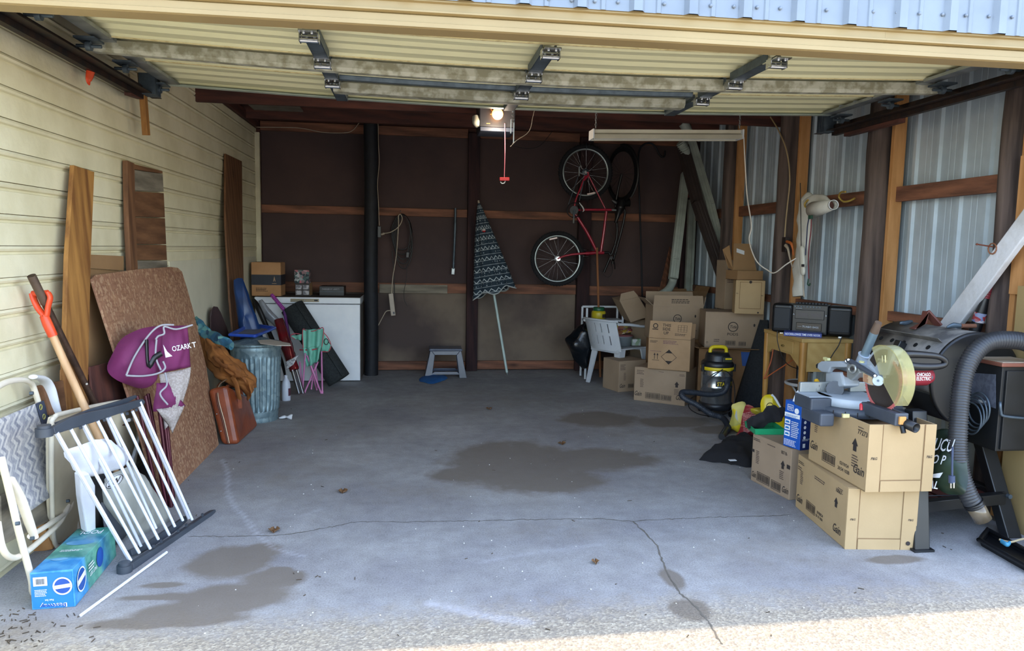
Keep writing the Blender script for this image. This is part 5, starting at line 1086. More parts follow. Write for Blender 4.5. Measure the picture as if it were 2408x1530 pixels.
# dark second wheel and saddlebag hanging behind
t = thing('black_bicycle', 'all-black bicycle hanging edge-on in the dark right of the red bicycle', 'bicycle', QY(1465, 640, 8.8))
Kc = QY(1462, 410, 8.76)
def skew(p): d = p-Kc; return Kc+V(d.x*.42, d.x*-.5, d.z)
mbt = torus(MB(), Kc, .31, .03); mbt.v = [skew(p) for p in mbt.v]; part('tyre', mbt, M_['tyre'], t, world=True)
mbt = torus(MB(), Kc, .28, .008); mbt.v = [skew(p) for p in mbt.v]; part('rim', mbt, M_['black'], t, world=True)
for k in range(20):
    a = 2*PI*k/20; m_ = MB().tube([Kc, Kc+V(.28*math.cos(a), 0, .28*math.sin(a))], .0013, 5); m_.v = [skew(p) for p in m_.v]; part('spoke', m_, M_['black'], t, world=True)
part('frame', MB().tube([QY(1462, 410, 8.74), QY(1448, 480, 8.76), QY(1450, 560, 8.78), QY(1420, 640, 8.8)], .015, 10, smooth=5).tube([QY(1448, 480, 8.76), QY(1470, 500, 8.74), QY(1440, 620, 8.8)], .014, 10, smooth=4), M_['black'], t, world=True)
part('saddle', MB().tube([QY(1440, 470, 8.72), QY(1455, 478, 8.72), QY(1480, 476, 8.76)], [.02, .04, .05], 12, smooth=5, flat=.6), M_['black'], t, world=True)
part('mudguard', MB().tube([skew(Kc+V(.345*math.cos(a), 0, .345*math.sin(a))) for a in np.linspace(-.9, 1.7, 14)], .022, 8, flat=.4), M_['black'], t, world=True)
t = single('broom_handle', 'plain wooden broom handle standing in front of the red bicycle fork', 'handle', MB().tube([QY(1404, 582, 8.45), V(F(1406, 884).x, 8.4, .01)], .0135, 12), wood('stick', '#8d5a34', '#74482a', 'Z', knots=False), (F(1406, 884).x, 8.4, 0))
t = thing('crook_pole', 'thin black crook-topped pole leaning on the back wall right of the bicycles', 'pole', QY(1510, 700, 8.7))
part('staff', MB().tube([QY(a, b, 8.88-.0003*(b-330)) for a, b in ((1518, 884), (1511, 720), (1508, 600), (1503, 450), (1501, 380), (1505, 350), (1518, 338), (1533, 338), (1543, 348), (1550, 362), (1557, 369), (1563, 366), (1564, 354))], .0115, 10, smooth=5), M_['poledark'], t, world=True)
# downspouts and boards in the corner
M_['gutter'] = mat('dusty_white_gutter', '#a9b0a6', '#8f968c', rough=.45, scale=5)
def spout(name, label, pts, Y, w, mt, elbow=None, d=None):
    P = [QY(a, b, y) for (a, b), y in zip(pts, Y)]; lo = min(P, key=lambda p: p.z); t = thing(name, label, 'downspout', lo)
    mb = MB(); NN = 20
    for a, b in zip(P, P[1:]): 
        ax = (b-a).normalized(); sx = V(1, 0, 0)-ax*ax.x; sx.normalize(); sy = ax.cross(sx); pr = []
        for k in range(40):
            an = 2*PI*k/40; c_, s_ = math.cos(an), math.sin(an); m_ = max(abs(c_), abs(s_)); rr = 1-.05*(k % 4 == 0); pr.append((c_/m_*w/2*rr, s_/m_*(d or w*.75)/2*rr))
        vs = [q+sx*x+sy*y for q in (a, b) for x, y in pr]; mb.add(vs, [(j, (j+1) % 40, 40+(j+1) % 40, 40+j) for j in range(40)])
    part('tube', mb, mt, t, world=True); return t, P
t, P = spout('downspout', 'pale downspout with elbow foot, leaning left beside the corner post', [(1612, 408), (1598, 530), (1583, 655)], (8.6, 8.35, 8.1), .095, M_['gutter'])
part('elbow', MB().tube([P[-1], P[-1]+V(-.01, 0, -.05), QY(1572, 680, 8.05), QY(1556, 692, 8.0)], [.046, .045, .045, .045], 14, smooth=6), M_['gutter'], t, world=True)
part('band', MB().tube([P[0].lerp(P[-1], .82), P[0].lerp(P[-1], .83)], .052, 14), M_['gutter'], t, world=True)
t, P = spout('downspout', 'pale downspout with a round cap leaning right from the shop light to the steel wall', [(1620, 320), (1668, 482), (1694, 590)], (8.3, 8.0, 7.85), .10, M_['gutter'])
part('cap', MB().tube([P[0], QY(1613, 300, 8.3), QY(1605, 289, 8.3)], [.055, .06, .055], 16, smooth=5), M_['gutter'], t, world=True)
t, P = spout('downspout', 'dark brown downspout leaning across the two pale ones in the corner', [(1606, 345), (1640, 475), (1704, 660)], (8.25, 7.95, 7.65), .115, mat('brown_gutter', '#3d3330', '#312927', rough=.5))
t = thing('gutter_elbow', 'short ribbed pale gutter elbow caught behind the dark brown downspout', 'downspout', QY(1610, 400, 8.2))
part('elbow', MB().tube([QY(1600, 336, 8.15), QY(1610, 350, 8.18), QY(1616, 372, 8.22), QY(1618, 405, 8.25)], .05, 14, smooth=6), M_['gutter'], t, world=True)
for k in range(5): q = QY(1600+k*2.6, 336+k*4.5, 8.15); part('rib', MB().tube([q, q+V(.004, 0, -.006)], .054, 14), M_['gutter'], t, world=True)
t = thing('gutter_length', 'straight pale gutter length standing upright behind the crossed downspouts', 'gutter', F(1628, 880)+V(0, .0, 0)); a = QY(1626, 470, 8.75); b = QY(1626, 672, 8.75)
mb = MB(); mb.slab([(a.x-.045, 8.75, b.z-1.15), (a.x-.045, 8.70, b.z-1.15), (a.x-.02, 8.70, b.z-1.15), (a.x-.02, 8.73, b.z-1.15), (a.x+.02, 8.73, b.z-1.15), (a.x+.02, 8.70, b.z-1.15), (a.x+.05, 8.70, b.z-1.15), (a.x+.05, 8.75, b.z-1.15)], (0, 0, a.z-b.z+1.15)); part('channel', mb, M_['gutter'], t, world=True)
single('red_strap', 'short dull red strap tied round the gutter length in the corner', 'strap', MB().beam(QY(1611, 462, 8.6), QY(1632, 454, 8.6), .05, .01, side=(0, 0, 1)), mat('dull_red', '#75262a'), QY(1620, 462, 8.6))
single('leaning_plank', 'rough brown plank leaning in the corner left of the elbowed downspout', 'plank', MB().slab([QY(1546, 700, 8.3), QY(1562, 700, 8.3), QY(1581, 590, 8.8), QY(1575, 578, 8.8)], (.01, .04, 0)), M_['roughZ'], QY(1554, 700, 8.3), bevel=.003)
# ------------------------------------------------------------------ overhead: opener, pull cord, shop light
oy = 6.05; a, b = QY(1127, 308, oy), QY(1212, 252, oy)
t = thing('door_opener', 'dark ceiling door opener with a glowing bulb above the middle of the bay', 'opener', ((a.x+b.x)/2, oy+.15, b.z+.04))
hz = b.z-a.z; bx_ = part('housing', MB().bb((a.x, oy, a.z+hz*.18), (b.x, oy+.32, b.z+.05)), mat('opener_grey', '#222328', '#1a1b20', rough=.4), t, world=True, bevel=.008)
part('underside', MB().bb((a.x+.005, oy-.02, a.z), (b.x-.005, oy+.28, a.z+hz*.17)), mat('opener_blue', '#1d2535', rough=.5), t, world=True, bevel=.005)
f = Face((a.x, oy, a.z), (1, 0, 0), (0, 0, 1)); W_ = b.x-a.x; f.ring(W_*.37, hz*.88, .016, .003); f.ring(W_*.52, hz*.88, .016, .003); f.text('STOP', W_*.30, hz*.66, .008); f.lines(W_*.2, hz*.3, W_*.12, hz*.06, 1); part('lettering', f.mb, mat('gold_print', '#c98c4a'), bx_, world=True)
bc_ = QY(1170, 268, oy-.06); bulb = MB().ball(bc_, .045, 20)
mb_, nn_, pb2 = newmat('lit_bulb'); pb2.inputs['Emission Color'].default_value = hexc('#ffa040'); pb2.inputs['Emission Strength'].default_value = 5; pb2.inputs['Base Color'].default_value = hexc('#ffd9a0')
part('bulb', bulb, mb_, t, world=True)
ol = bpy.data.lights.new('opener_bulb', 'POINT'); ol.energy = 6; ol.color = (1, .82, .62); ol.shadow_soft_size = .05; oo = bpy.data.objects.new('opener_bulb_light', ol); COL.objects.link(oo); oo.location = bc_+V(0, -.10, -.15)
part('lens', MB().tube([QY(1119, 275, oy+.05), QY(1121, 288, oy+.03), QY(1126, 298, oy+.03)], [.03, .036, .02], 14, smooth=5), mat('smoked_lens', '#a8a79a', '#8c8b80', rough=.15), t, world=True)
sx_ = QY(1204, 250, oy-.05).x
part('rail', MB().bb((sx_-.02, 3.2, ZD+.06), (sx_+.02, oy, ZD+.10)), M_['galvdark'], t, world=True)
part('bracket', MB().bb((sx_-.012, oy-.08, a.z-.02), (sx_-.006, oy-.06, ZD-.02)).bb((sx_+.012, oy-.08, a.z-.1), (sx_+.018, oy-.06, ZD-.02)), M_['galvdark'], t, world=True)
for k in range(4): q = QY(1206, 262+8*k, oy-.09); part('bolt', MB().cyl(q, q+V(0, .02, 0), .008, n=10), M_['chrome'], t, world=True)
cw = QY(1187, 290, oy-.03); ce_ = QY(1186, 418, oy-.03)
t = thing('pull_cord', 'red release cord with a red handle hanging from the door opener', 'cord', ce_)
part('cord', MB().tube([cw, cw.lerp(ce_, .5)+V(.004, 0, 0), ce_], .003, 8, smooth=4), mat('pink_cord', '#c07080', '#a55565'), t, world=True)
part('handle', MB().beam(QY(1175, 421, oy-.03), QY(1198, 421, oy-.03), .028, .018, side=(0, 0, 1)), mat('red_handle', '#b01f26', rough=.4), t, world=True, bevel=.004)
part('hook', MB().tube([QY(1188, 425, oy-.03), QY(1186, 430, oy-.03), QY(1180, 431, oy-.03), QY(1177, 427, oy-.03)], .004, 8, smooth=4), M_['white'], t, world=True)
single('hanging_wire', 'thin black wire looping down from the door beside the opener', 'wire', MB().tube([QY(a, b, 5.6) for a, b in ((1270, 212), (1262, 240), (1253, 275), (1248, 300), (1238, 315), (1215, 330), (1200, 345))], .0022, 6, smooth=5), M_['wire'], QY(1200, 345, 5.6))
single('sagging_wire', 'thin dark wire sagging across the header boards behind the opener', 'wire', MB().tube([QY(a, b, 8.6) for a, b in ((1325, 262), (1310, 290), (1290, 320), (1265, 345), (1230, 348), (1195, 335), (1172, 310))], .003, 6, smooth=5), M_['black'], QY(1230, 348, 8.6))
ly_ = 5.72; a, b = QY(1397, 325, ly_), QY(1748, 303, ly_); zt = QY(1397, 302, ly_).z
t = thing('shop_light', 'long unlit white fluorescent shop light hanging on two chains', 'light', ((a.x+b.x)/2, ly_+.06, a.z))
M_['lampwhite'] = mat('lamp_white', '#cfc9b4', '#c2bba6', rough=.4)
pr = [(-.07, 0), (-.055, .028), (-.03, .04), (-.03, .062), (.03, .062), (.03, .04), (.055, .028), (.07, 0), (.066, 0), (.05, .024), (.0, .034), (-.05, .024), (-.066, 0)]
hl = zt-a.z; sc = hl/.062; mb = MB(); L_ = b.x-a.x; dz = (QY(1748, 326, ly_).z-a.z)
pv = [(a.x, ly_+.07+p*1.0, a.z+q*sc) for p, q in pr]; pv2 = [(b.x, ly_+.07+p, a.z+dz+q*sc) for p, q in pr]; k = len(pr)
mb.add(pv+pv2, [(j, (j+1) % k, k+(j+1) % k, k+j) for j in range(k)]); part('reflector', mb, M_['lampwhite'], t, world=True)
for e, pxx in ((V(a.x, ly_+.07, a.z), 0), (V(b.x, ly_+.07, a.z+dz), 1)): part('end_cap', MB().box((e.x+(-.004 if pxx == 0 else .004), e.y, e.z+hl*.5), (.012, .145, hl)), M_['white'], t, world=True, bevel=.003)
for s in (-.03, .03): part('tube', MB().cyl((a.x+.02, ly_+.07+s, a.z+.014), (b.x-.02, ly_+.07+s, a.z+dz+.014), .013, n=12), mat('lamp_tube_%d' % (s*100), '#d5d2c4', rough=.2), t, world=True)
for pxx in (1401, 1739):
    q = QY(pxx, 302, ly_+.07); mb = MB(); z = q.z; k = 0
    while z < q.z+.36:
        c = V(q.x, q.y, z+.012); mb.tube([c+(V(.006*math.cos(t_), 0, .013*math.sin(t_)) if k % 2 else V(0, .006*math.cos(t_), .013*math.sin(t_))) for t_ in np.linspace(0, 2*PI, 11)[:-1]], .0022, 5, closed=True); z += .019; k += 1
    part('chain', mb, M_['galv'], t, world=True, kind='stuff')
# stick and wood blocks at the door tracks
a, b = QX(334, 218, -1.73), QX(344, 318, -1.73); t = thing('wood_stick', 'short tan stick hanging below the end of the left door track', 'stick', b)
part('stick', MB().beam(a+V(0, 0, .12), b, .05, .035, side=(0, 1, 0)), M_['tanZ'], t, world=True, bevel=.002); part('block', MB().beam(QX(300, 212, -1.74), QX(330, 222, -1.74), .06, .04, side=(0, 0, 1)), M_['redY'], t, world=True)
a = QX(214, 158, -1.72); mb = MB().tube([QX(222, 152, -1.72), QX(212, 172, -1.73), QX(208, 188, -1.73), QX(211, 200, -1.73)], [.02, .03, .022, .004], 8, smooth=5, flat=.25)
single('orange_ribbon', 'short orange ribbon tied to the left door track', 'ribbon', mb, M_['orange'], QX(211, 200, -1.73))
a, b = QX(1995, 278, 3.2), QX(2124, 272, 3.2)
t = thing('support_beam', 'short dark wooden beam carrying the end of the right door track on a pole', 'beam', (3.2, (a.y+b.y)/2, a.z-.05))
part('beam', MB().bb((3.17, b.y, QX(2124, 288, 3.2).z), (3.22, a.y, QX(2124, 256, 3.2).z)), M_['redY'], t, world=True, bevel=.004)
# ------------------------------------------------------------------ cartons
M_['kraft'] = mat('kraft_carton', '#b0966f', '#a58c66', rough=.85, scale=2.5, bump=.05, bscale=70)
M_['kraft_old'] = mat('kraft_dull', '#9e8972', '#907c66', rough=.88, scale=2.5, bump=.05, bscale=70)
M_['kraft_in'] = mat('kraft_inside', '#8e6c4b', '#80603f', rough=.9)
M_['groove_card'] = mat('card_fold_line', '#7d5f40', rough=.9)
class Carton:
    def __init__(s, name, label, a, b, c, ty, z=0.0, mt=None, open=False, flaps=(), H=None, D=None, group=None, L=None):
        mt = mt or M_['kraft']; s.mt = mt
        A, B, C = [(F(*q, z) if not isinstance(q, Vector) else q) for q in (a, b, c)]
        s.u = (B-A).normalized(); s.w = V(0, 0, 1).cross(s.u).normalized(); s.L = L or (B-A).length; A = B-s.u*s.L
        s.D = D or (C-B).dot(s.w); s.H = H or HT(B, ty)-z; s.A, s.B = A, B; s.z = z
        ctr = (A+B)/2+s.w*s.D/2; s.t = thing(name, label, 'box', ctr); U = V(0, 0, 1)
        mb = MB(); T = .006
        def P(i, j, k): return A+s.u*i+s.w*j+U*k
        s.P = P; L, D, H = s.L, s.D, s.H
        if open:
            for (i0, i1, j0, j1) in ((0, L, 0, T), (0, L, D-T, D), (0, T, T, D-T), (L-T, L, T, D-T)):
                mb.slab([P(i0, j0, 0), P(i1, j0, 0), P(i1, j1, 0), P(i0, j1, 0)], U*H)
            mb.slab([P(0, 0, 0), P(L, 0, 0), P(L, D, 0), P(0, D, 0)], U*T)
        else: mb.slab([P(0, 0, 0), P(L, 0, 0), P(L, D, 0), P(0, D, 0)], U*H)
        s.body = part('carton', mb, mt, s.t, world=True, bevel=0 if open else .004)
        if not open:
            if L > D: q = [[P(0, 0, H), P(L, 0, H), P(L, D/2-.002, H), P(0, D/2-.002, H)], [P(0, D/2+.002, H), P(L, D/2+.002, H), P(L, D, H), P(0, D, H)]]
            else: q = [[P(0, 0, H), P(L/2-.002, 0, H), P(L/2-.002, D, H), P(0, D, H)], [P(L/2+.002, 0, H), P(L, 0, H), P(L, D, H), P(L/2+.002, D, H)]]
            for r in q: 
                c_ = sum(r, V(0, 0, 0))/4; part('top_flap', MB().slab([c_+(p-c_)*.985+U*.0002 for p in r], U*.003), mt, s.t, world=True)
        for side, ang, ln in flaps:
            a_ = math.radians(ang); e0, e1, out = {'front': (P(0, 0, H), P(L, 0, H), -s.w), 'back': (P(0, D, H), P(L, D, H), s.w), 'left': (P(0, 0, H), P(0, D, H), -s.u), 'right': (P(L, 0, H), P(L, D, H), s.u)}[side]
            d = U*math.cos(a_)+out*math.sin(a_); nn = (e1-e0).cross(d).normalized()*.005; k = (e1-e0)*.02
            part('flap', MB().slab([e0, e1, e1+d*ln-k, e0+d*ln+k], nn), mt if ang < 60 else mt, s.t, world=True)
    def front(s): return Face(s.A, s.u, (0, 0, 1), .002)
    def right(s): return Face(s.B, s.w, (0, 0, 1), .002)
    def left(s): return Face(s.A+s.w*s.D, -s.w, (0, 0, 1), .002)
    def ink(s, f, mt=None): part('printing', f.mb, mt or M_['ink'], s.body, world=True)
    def strips(s, face, bands):
        'raised liner strips on a face'
        for (a, b, w_, h) in bands:
            f = face; part('liner_strip', MB().slab([f.P(a, b), f.P(a+w_, b), f.P(a+w_, b+h), f.P(a, b+h)], f.n*.0025), s.mt, s.body, world=True)
INK = M_['ink']; M_['inkf'] = mat('faded_ink', '#5b4a42', rough=.8)
g1 = Carton('gain_box', 'lower detergent carton on the floor beneath the miter saw, dated 03/08/24', (1870, 1190), (1985, 1290), (2147, 1288), 1148)
f = g1.front(); L, H = g1.L, g1.H
f.text('Gain', L*.02, H*.14, H*.14, L*.13, shear=.2); f.text('Gain', L*.78, H*.15, H*.14, L*.14, shear=.2); f.bars(L*.24, H*.13, L*.19, H*.17); f.text('03/08/24', L*.47, H*.21, H*.05, L*.12); f.text('03 10 100A', L*.45, H*.14, H*.05, L*.14)
f.arrow(L*.78, H*.56, H*.17); f.lines(L*.02, H*.86, L*.14, H*.06, 2, 1); f.text('10067-', L*.80, H*.82, H*.07, L*.12); g1.ink(f)
f = g1.front(); f.lines(L*.08, H*.5, L*.06, H*.26, 8, 3); f.lines(L*.38, H*.78, L*.22, H*.07, 2, 4); f.lines(L*.83, H*.9, L*.1, H*.03, 1, 5); f.lines(L*.02, H*.74, L*.08, H*.08, 2, 9); g1.ink(f, M_['inkf'])
f = g1.right(); D = g1.D; g1.strips(f, [(0, 0, D*.16, H), (D*.78, 0, D*.2, H), (D*.18, 0, D*.59, H*.17)])
f2 = Face(g1.B, g1.w, (0, 0, 1), .006); f2.text('P&G', D*.05, H*.48, H*.035, D*.07, shear=.2); f2.text('P&G', D*.86, H*.48, H*.035, D*.07, shear=.2); g1.ink(f2)
f3 = Face(g1.B, g1.w, (0, 0, 1), .003); f3.rect(D*.165, 0, .003, H); f3.rect(D*.775, 0, .003, H); f3.rect(D*.18, H*.175, D*.59, .003); part('fold_line', f3.mb, M_['groove_card'], g1.body, world=True)
part('hole', MB().cyl(f2.P(D*.88, H*.11), f2.P(D*.88, H*.11, .002), .011, n=16), M_['ink'], g1.body, world=True)
zt1 = g1.H+.004
g2 = Carton('gain_box', 'upper detergent carton dated 03/19/24 carrying the miter saw, notched along its top edge', (1901, 1080), (2033, 1156), (2194, 1156), 998, z=zt1, open=True)
part('liner', MB().slab([g2.P(.01, .01, g2.H-.06), g2.P(g2.L-.01, .01, g2.H-.06), g2.P(g2.L-.01, g2.D-.01, g2.H-.06), g2.P(.01, g2.D-.01, g2.H-.06)], (0, 0, .005)), M_['kraft_in'], g2.t, world=True)
f = g2.front(); L, H = g2.L, g2.H
f.text('Gain', L*.02, H*.22, H*.14, L*.14, shear=.2); f.text('Gain', L*.80, H*.20, H*.14, L*.17, shear=.2); f.bars(L*.26, H*.12, L*.24, H*.17); f.text('03/19/24', L*.58, H*.21, H*.055, L*.15); f.text('20:54 102B', L*.55, H*.12, H*.055, L*.2)
f.arrow(L*.76, H*.52, H*.20); f.text('77273', L*.84, H*.80, H*.075, L*.15); f.lines(L*.03, H*.87, L*.14, H*.06, 2, 1); g2.ink(f)
f = g2.front(); f.lines(L*.09, H*.52, L*.06, H*.28, 9, 3); f.lines(L*.84, H*.9, L*.1, H*.03, 1, 5); f.lines(L*.77, H*.28, L*.11, H*.2, 5, 7); g2.ink(f, M_['inkf'])
f = g2.right(); D = g2.D; g2.strips(f, [(0, 0, D*.2, H), (D*.84, 0, D*.16, H), (D*.22, 0, D*.6, H*.16)])
f2 = Face(g2.B, g2.w, (0, 0, 1), .006); f2.text('P&G', D*.05, H*.48, H*.04, D*.09, shear=.2); f2.text('P&G', D*.88, H*.50, H*.04, D*.08, shear=.2); g2.ink(f2)
f3 = Face(g2.B, g2.w, (0, 0, 1), .003); f3.rect(D*.205, 0, .003, H); f3.rect(D*.83, 0, .003, H); f3.rect(D*.22, H*.165, D*.6, .003); part('fold_line', f3.mb, M_['groove_card'], g2.body, world=True)
g3 = Carton('gain_box', 'small detergent carton on the floor with the tall blue box standing on it', (1765, 1128), (1855, 1176), (1900, 1160), 1057, D=.34, mt=M_['kraft_old'])
f = g3.front(); L, H = g3.L, g3.H
f.text('Gain', L*.02, H*.10, H*.12, L*.12, shear=.2); f.text('Gain', L*.82, H*.10, H*.13, L*.15, shear=.2); f.bars(L*.17, H*.07, L*.34, H*.19); f.bars(L*.55, H*.06, L*.24, H*.18, 18, 3); f.arrow(L*.76, H*.55, H*.17); f.text('00718-', L*.76, H*.84, H*.07, L*.15); f.lines(L*.03, H*.88, L*.2, H*.06, 2, 1); f.rect(L*.0, H*.62, L*.07, H*.06); f.rect(L*.91, H*.6, L*.08, H*.08); g3.ink(f)
f = g3.front(); f.lines(L*.12, H*.42, L*.09, H*.28, 8, 3); f.lines(L*.4, H*.9, L*.22, H*.04, 1, 4); f.lines(L*.74, H*.34, L*.12, H*.18, 5, 5); g3.ink(f, M_['inkf'])
g4 = Carton('gain_box', 'detergent carton on the floor under the upright THIS SIDE UP carton', (1490, 940), (1610, 955), (1642, 935), 874, D=.36, mt=M_['kraft_old'])
f = g4.front(); L, H = g4.L, g4.H
f.text('Gain', L*.01, H*.15, H*.14, L*.14, shear=.2); f.text('Gain', L*.82, H*.16, H*.14, L*.16, shear=.2); f.bars(L*.23, H*.10, L*.29, H*.18); f.bars(L*.54, H*.10, L*.20, H*.16, 18, 3); f.arrow(L*.79, H*.52, H*.17); g4.ink(f)
f = g4.front(); f.lines(L*.05, H*.80, L*.14, H*.14, 3, 2); f.lines(L*.12, H*.42, L*.07, H*.26, 8, 3); f.lines(L*.48, H*.92, L*.1, H*.03, 1, 4); f.lines(L*.79, H*.3, L*.1, H*.18, 5, 5); f.lines(L*.88, H*.86, L*.1, H*.07, 2, 6); g4.ink(f, M_['inkf'])
g5 = Carton('gain_box', 'detergent carton on the floor directly right of the white plastic chair legs', (1417, 910), (1454, 922), (1530, 921), 850, mt=M_['kraft_old'])
f = g5.right(); L, H = g5.D, g5.H
f.text('Gain', L*.03, H*.14, H*.13, L*.2, shear=.2); f.bars(L*.35, H*.12, L*.2, H*.13); g5.ink(f)
f = g5.right(); f.lines(L*.05, H*.72, L*.18, H*.2, 4, 2); f.lines(L*.18, H*.38, L*.08, H*.26, 8, 3); g5.ink(f, M_['inkf'])
z3 = g4.H+.004
g6 = Carton('side_up_box', 'tall brown carton lettered THIS SIDE UP with a hazard diamond, standing on a detergent carton', (1523, 866), (1621, 874), (1640, 866), 800, z=z3, D=.24, mt=mat('warm_kraft', '#a88a69', '#9c7f5f', rough=.85), open=True, flaps=[('front', 3, .0)][:0])
L, H = g6.L, g6.H; hf = HT(g6.B, 759)-z3-H
part('flap', MB().slab([g6.P(0, -.002, H+.003), g6.P(L, -.002, H+.003), g6.P(L+.004, .02, H+hf), g6.P(.004, .02, H+hf)], g6.w*.005), g6.mt, g6.t, world=True)
part('flap', MB().slab([g6.P(0, g6.D, H), g6.P(L, g6.D, H), g6.P(L, g6.D+.03, H+hf*.8), g6.P(0, g6.D+.03, H+hf*.8)], g6.w*.005), g6.mt, g6.t, world=True)
f = g6.front(); dx, dy, r = L*.50, H*.42, H*.24
pts = [(dx-r*1.05, dy), (dx, dy+r), (dx+r*1.05, dy), (dx, dy-r)]
for p, q in zip(pts, pts[1:]+pts[:1]): f.poly([p, q, (q[0]+(dx-q[0])*.07, q[1]+(dy-q[1])*.07), (p[0]+(dx-p[0])*.07, p[1]+(dy-p[1])*.07)])
f.poly([(dx-r*.5, dy+r*.52), (dx, dy+r), (dx+r*.5, dy+r*.52)]); f.poly([(dx-r*.5, dy-r*.52), (dx+r*.5, dy-r*.52), (dx, dy-r)])
for xx in (.15, .22): f.rect(L*xx, H*.33, L*.012, H*.14); f.poly([(L*(xx-.018), H*.46), (L*(xx+.03), H*.46), (L*(xx+.006), H*.53)])
f.rect(L*.10, H*.29, L*.17, H*.012); f.lines(L*.04, H*.86, L*.18, H*.08, 2, 2); g6.ink(f)
f = g6.front(); f.lines(L*.35, H*.84, L*.36, H*.12, 4, 3); f.lines(L*.05, H*.58, L*.28, H*.03, 1, 4); g6.ink(f, mat('purple_ink', '#6f4a55'))
f = Face(g6.P(0, -.002, H+.003), g6.u, g6.P(.004, .02, H+hf)-g6.P(0, -.002, H+.003), .002)
f.text('THIS', L*.41, hf*.68, hf*.17, al='c'); f.text('SIDE', L*.41, hf*.46, hf*.17, al='c'); f.text('UP', L*.41, hf*.23, hf*.17, al='c')
f.ring(L*.14, hf*.7, hf*.15, hf*.05); f.rect(L*.07, hf*.48, L*.14, hf*.05)
for k in range(4): f.rect(L*(.68+.07*k), hf*.42, L*.006, hf*.38); f.rect(L*.68, hf*(.42+.125*k), L*.216, hf*.012)
f.lines(L*.62, hf*.2, L*.3, hf*.14, 3, 5); g6.ink(f)
def tide(cart, f, cx, cy, r, pods=False):
    f.ring(cx, cy, r, r*.16); f.text('Tide', cx, cy-r*.3, r*.62, r*1.35, shear=.2, al='c')
    if pods: f.text('PODS', cx, cy-r*1.75, r*.55, r*2.1, al='c')
zt_ = .58
g7 = Carton('tide_box', 'open-topped carton with a round logo, behind the upright THIS SIDE UP carton', (1533, 797), (1651, 798), (1668, 790), 720, z=zt_, D=.30, mt=M_['kraft_old'], open=True, flaps=[('front', -6, .11), ('back', 20, .14), ('left', 50, .12), ('right', 12, .10)])
f = g7.front(); L, H = g7.L, g7.H; tide(g7, f, L*.49, H*.62, H*.13); f.arrow(L*.82, H*.66, H*.09); f.lines(L*.7, H*.26, L*.2, H*.03, 1, 4); g7.ink(f)
f = Face(g7.P(0, 0, H+.0), g7.u, V(0, 0, 1)+g7.w*.1, .006); f.lines(L*.36, .03, L*.36, .05, 3, 6); g7.ink(f)
c_ = g7.P(g7.L/2, g7.D/2, 0)
g7b = Carton('brown_box', 'plain brown carton on the floor underneath the open-topped round-logo carton', V(g7.A.x+.02, g7.A.y-.0, 0), V(g7.B.x-.02, g7.B.y, 0), V(g7.B.x, g7.B.y+.3, 0), 0, H=zt_-.004, D=.30, mt=M_['kraft_in'])
g8 = Carton('pods_box', 'long carton with round logo over the word PODS, on the blue-taped box', (1647, 808), (1656, 816), (1797, 823), 733, z=.56, L=.42, mt=M_['kraft_old'])
f = g8.right(); L, H = g8.D, g8.H; tide(g8, f, L*.48, H*.60, H*.14, True); f.arrow(L*.82, H*.62, H*.09); f.bars(L*.36, H*.08, L*.17, H*.13); f.bars(L*.59, H*.07, L*.12, H*.12, 14, 3); g8.ink(f)
f = g8.right(); f.lines(L*.16, H*.17, L*.1, H*.1, 2, 4); f.frame(L*.03, H*.12, L*.03, H*.05, .003); f.lines(L*.9, H*.55, L*.07, H*.12, 3, 4); g8.ink(f, M_['inkf'])
g9 = Carton('taped_box', 'open brown carton with blue tape at its corner, on the floor behind the shop vacuum', V(g8.A.x-.02, g8.A.y+.02, 0), V(g8.B.x-.06, g8.B.y-.02, 0), V(g8.B.x+.62, g8.B.y, 0), 0, H=.555, D=.58, mt=M_['kraft_in'], open=True, flaps=[('front', 75, .16), ('right', 80, .18)])
part('blue_tape', MB().slab([g9.P(g9.L+.006, .42, g9.H-.16), g9.P(g9.L+.006, .52, g9.H-.16), g9.P(g9.L+.006, .56, g9.H-.02), g9.P(g9.L+.006, .40, g9.H-.02)], g9.u*.002), mat('blue_tape', '#1f4f94'), g9.t, world=True)
zt8 = g8.z+g8.H+.004
g10 = Carton('pale_box', 'pale square carton showing its plain creased base, on the right end of the PODS carton', (1722, 733), (1727, 737), (1804, 744), 659, z=zt8, L=.25, mt=M_['kraft'])
f = g10.right(); L, H = g10.D, g10.H; f3 = g10.right(); f3.frame(L*.14, H*.16, L*.74, H*.80, .004); part('fold_line', f3.mb, M_['groove_card'], g10.body, world=True)
f.disc(L*.5, H*.96, L*.05); f.disc(L*.80, H*.05, L*.03); f.text('P&G', L*.03, H*.6, H*.03, L*.07); f.text('P&G', L*.88, H*.55, H*.03, L*.07); g10.ink(f)
zt10 = zt8+g10.H+.004; B_ = g10.B
g11 = Carton('flapped_box', 'dark brown open carton with lid flap raised and white label, topmost of its stack', V(B_.x, B_.y+.24, zt10), V(B_.x+.01, B_.y+.0, zt10), V(B_.x+.3, B_.y, zt10), 0, z=zt10, H=.09, D=g10.D*.98, mt=M_['card_dark'], open=True)
u_, w_ = g11.u, g11.w; p0, p1 = g11.P(g11.L*.5, g11.D*.04, g11.H), g11.P(g11.L*.5, g11.D*.98, g11.H)
dl = V(0, 0, .97)-u_*.25
part('lid_flap', MB().slab([p0, p1, p1+dl*.27-w_*.04, p0+dl*.27+w_*.03], u_*.005), g11.mt, g11.t, world=True)
part('flap', MB().slab([p0, p0-u_*.1+V(0, 0, .02), p0-u_*.12+V(0, 0, .2)-w_*.06, p0+dl*.25-w_*.02], w_*.005), M_['card_dark'], g11.t, world=True)
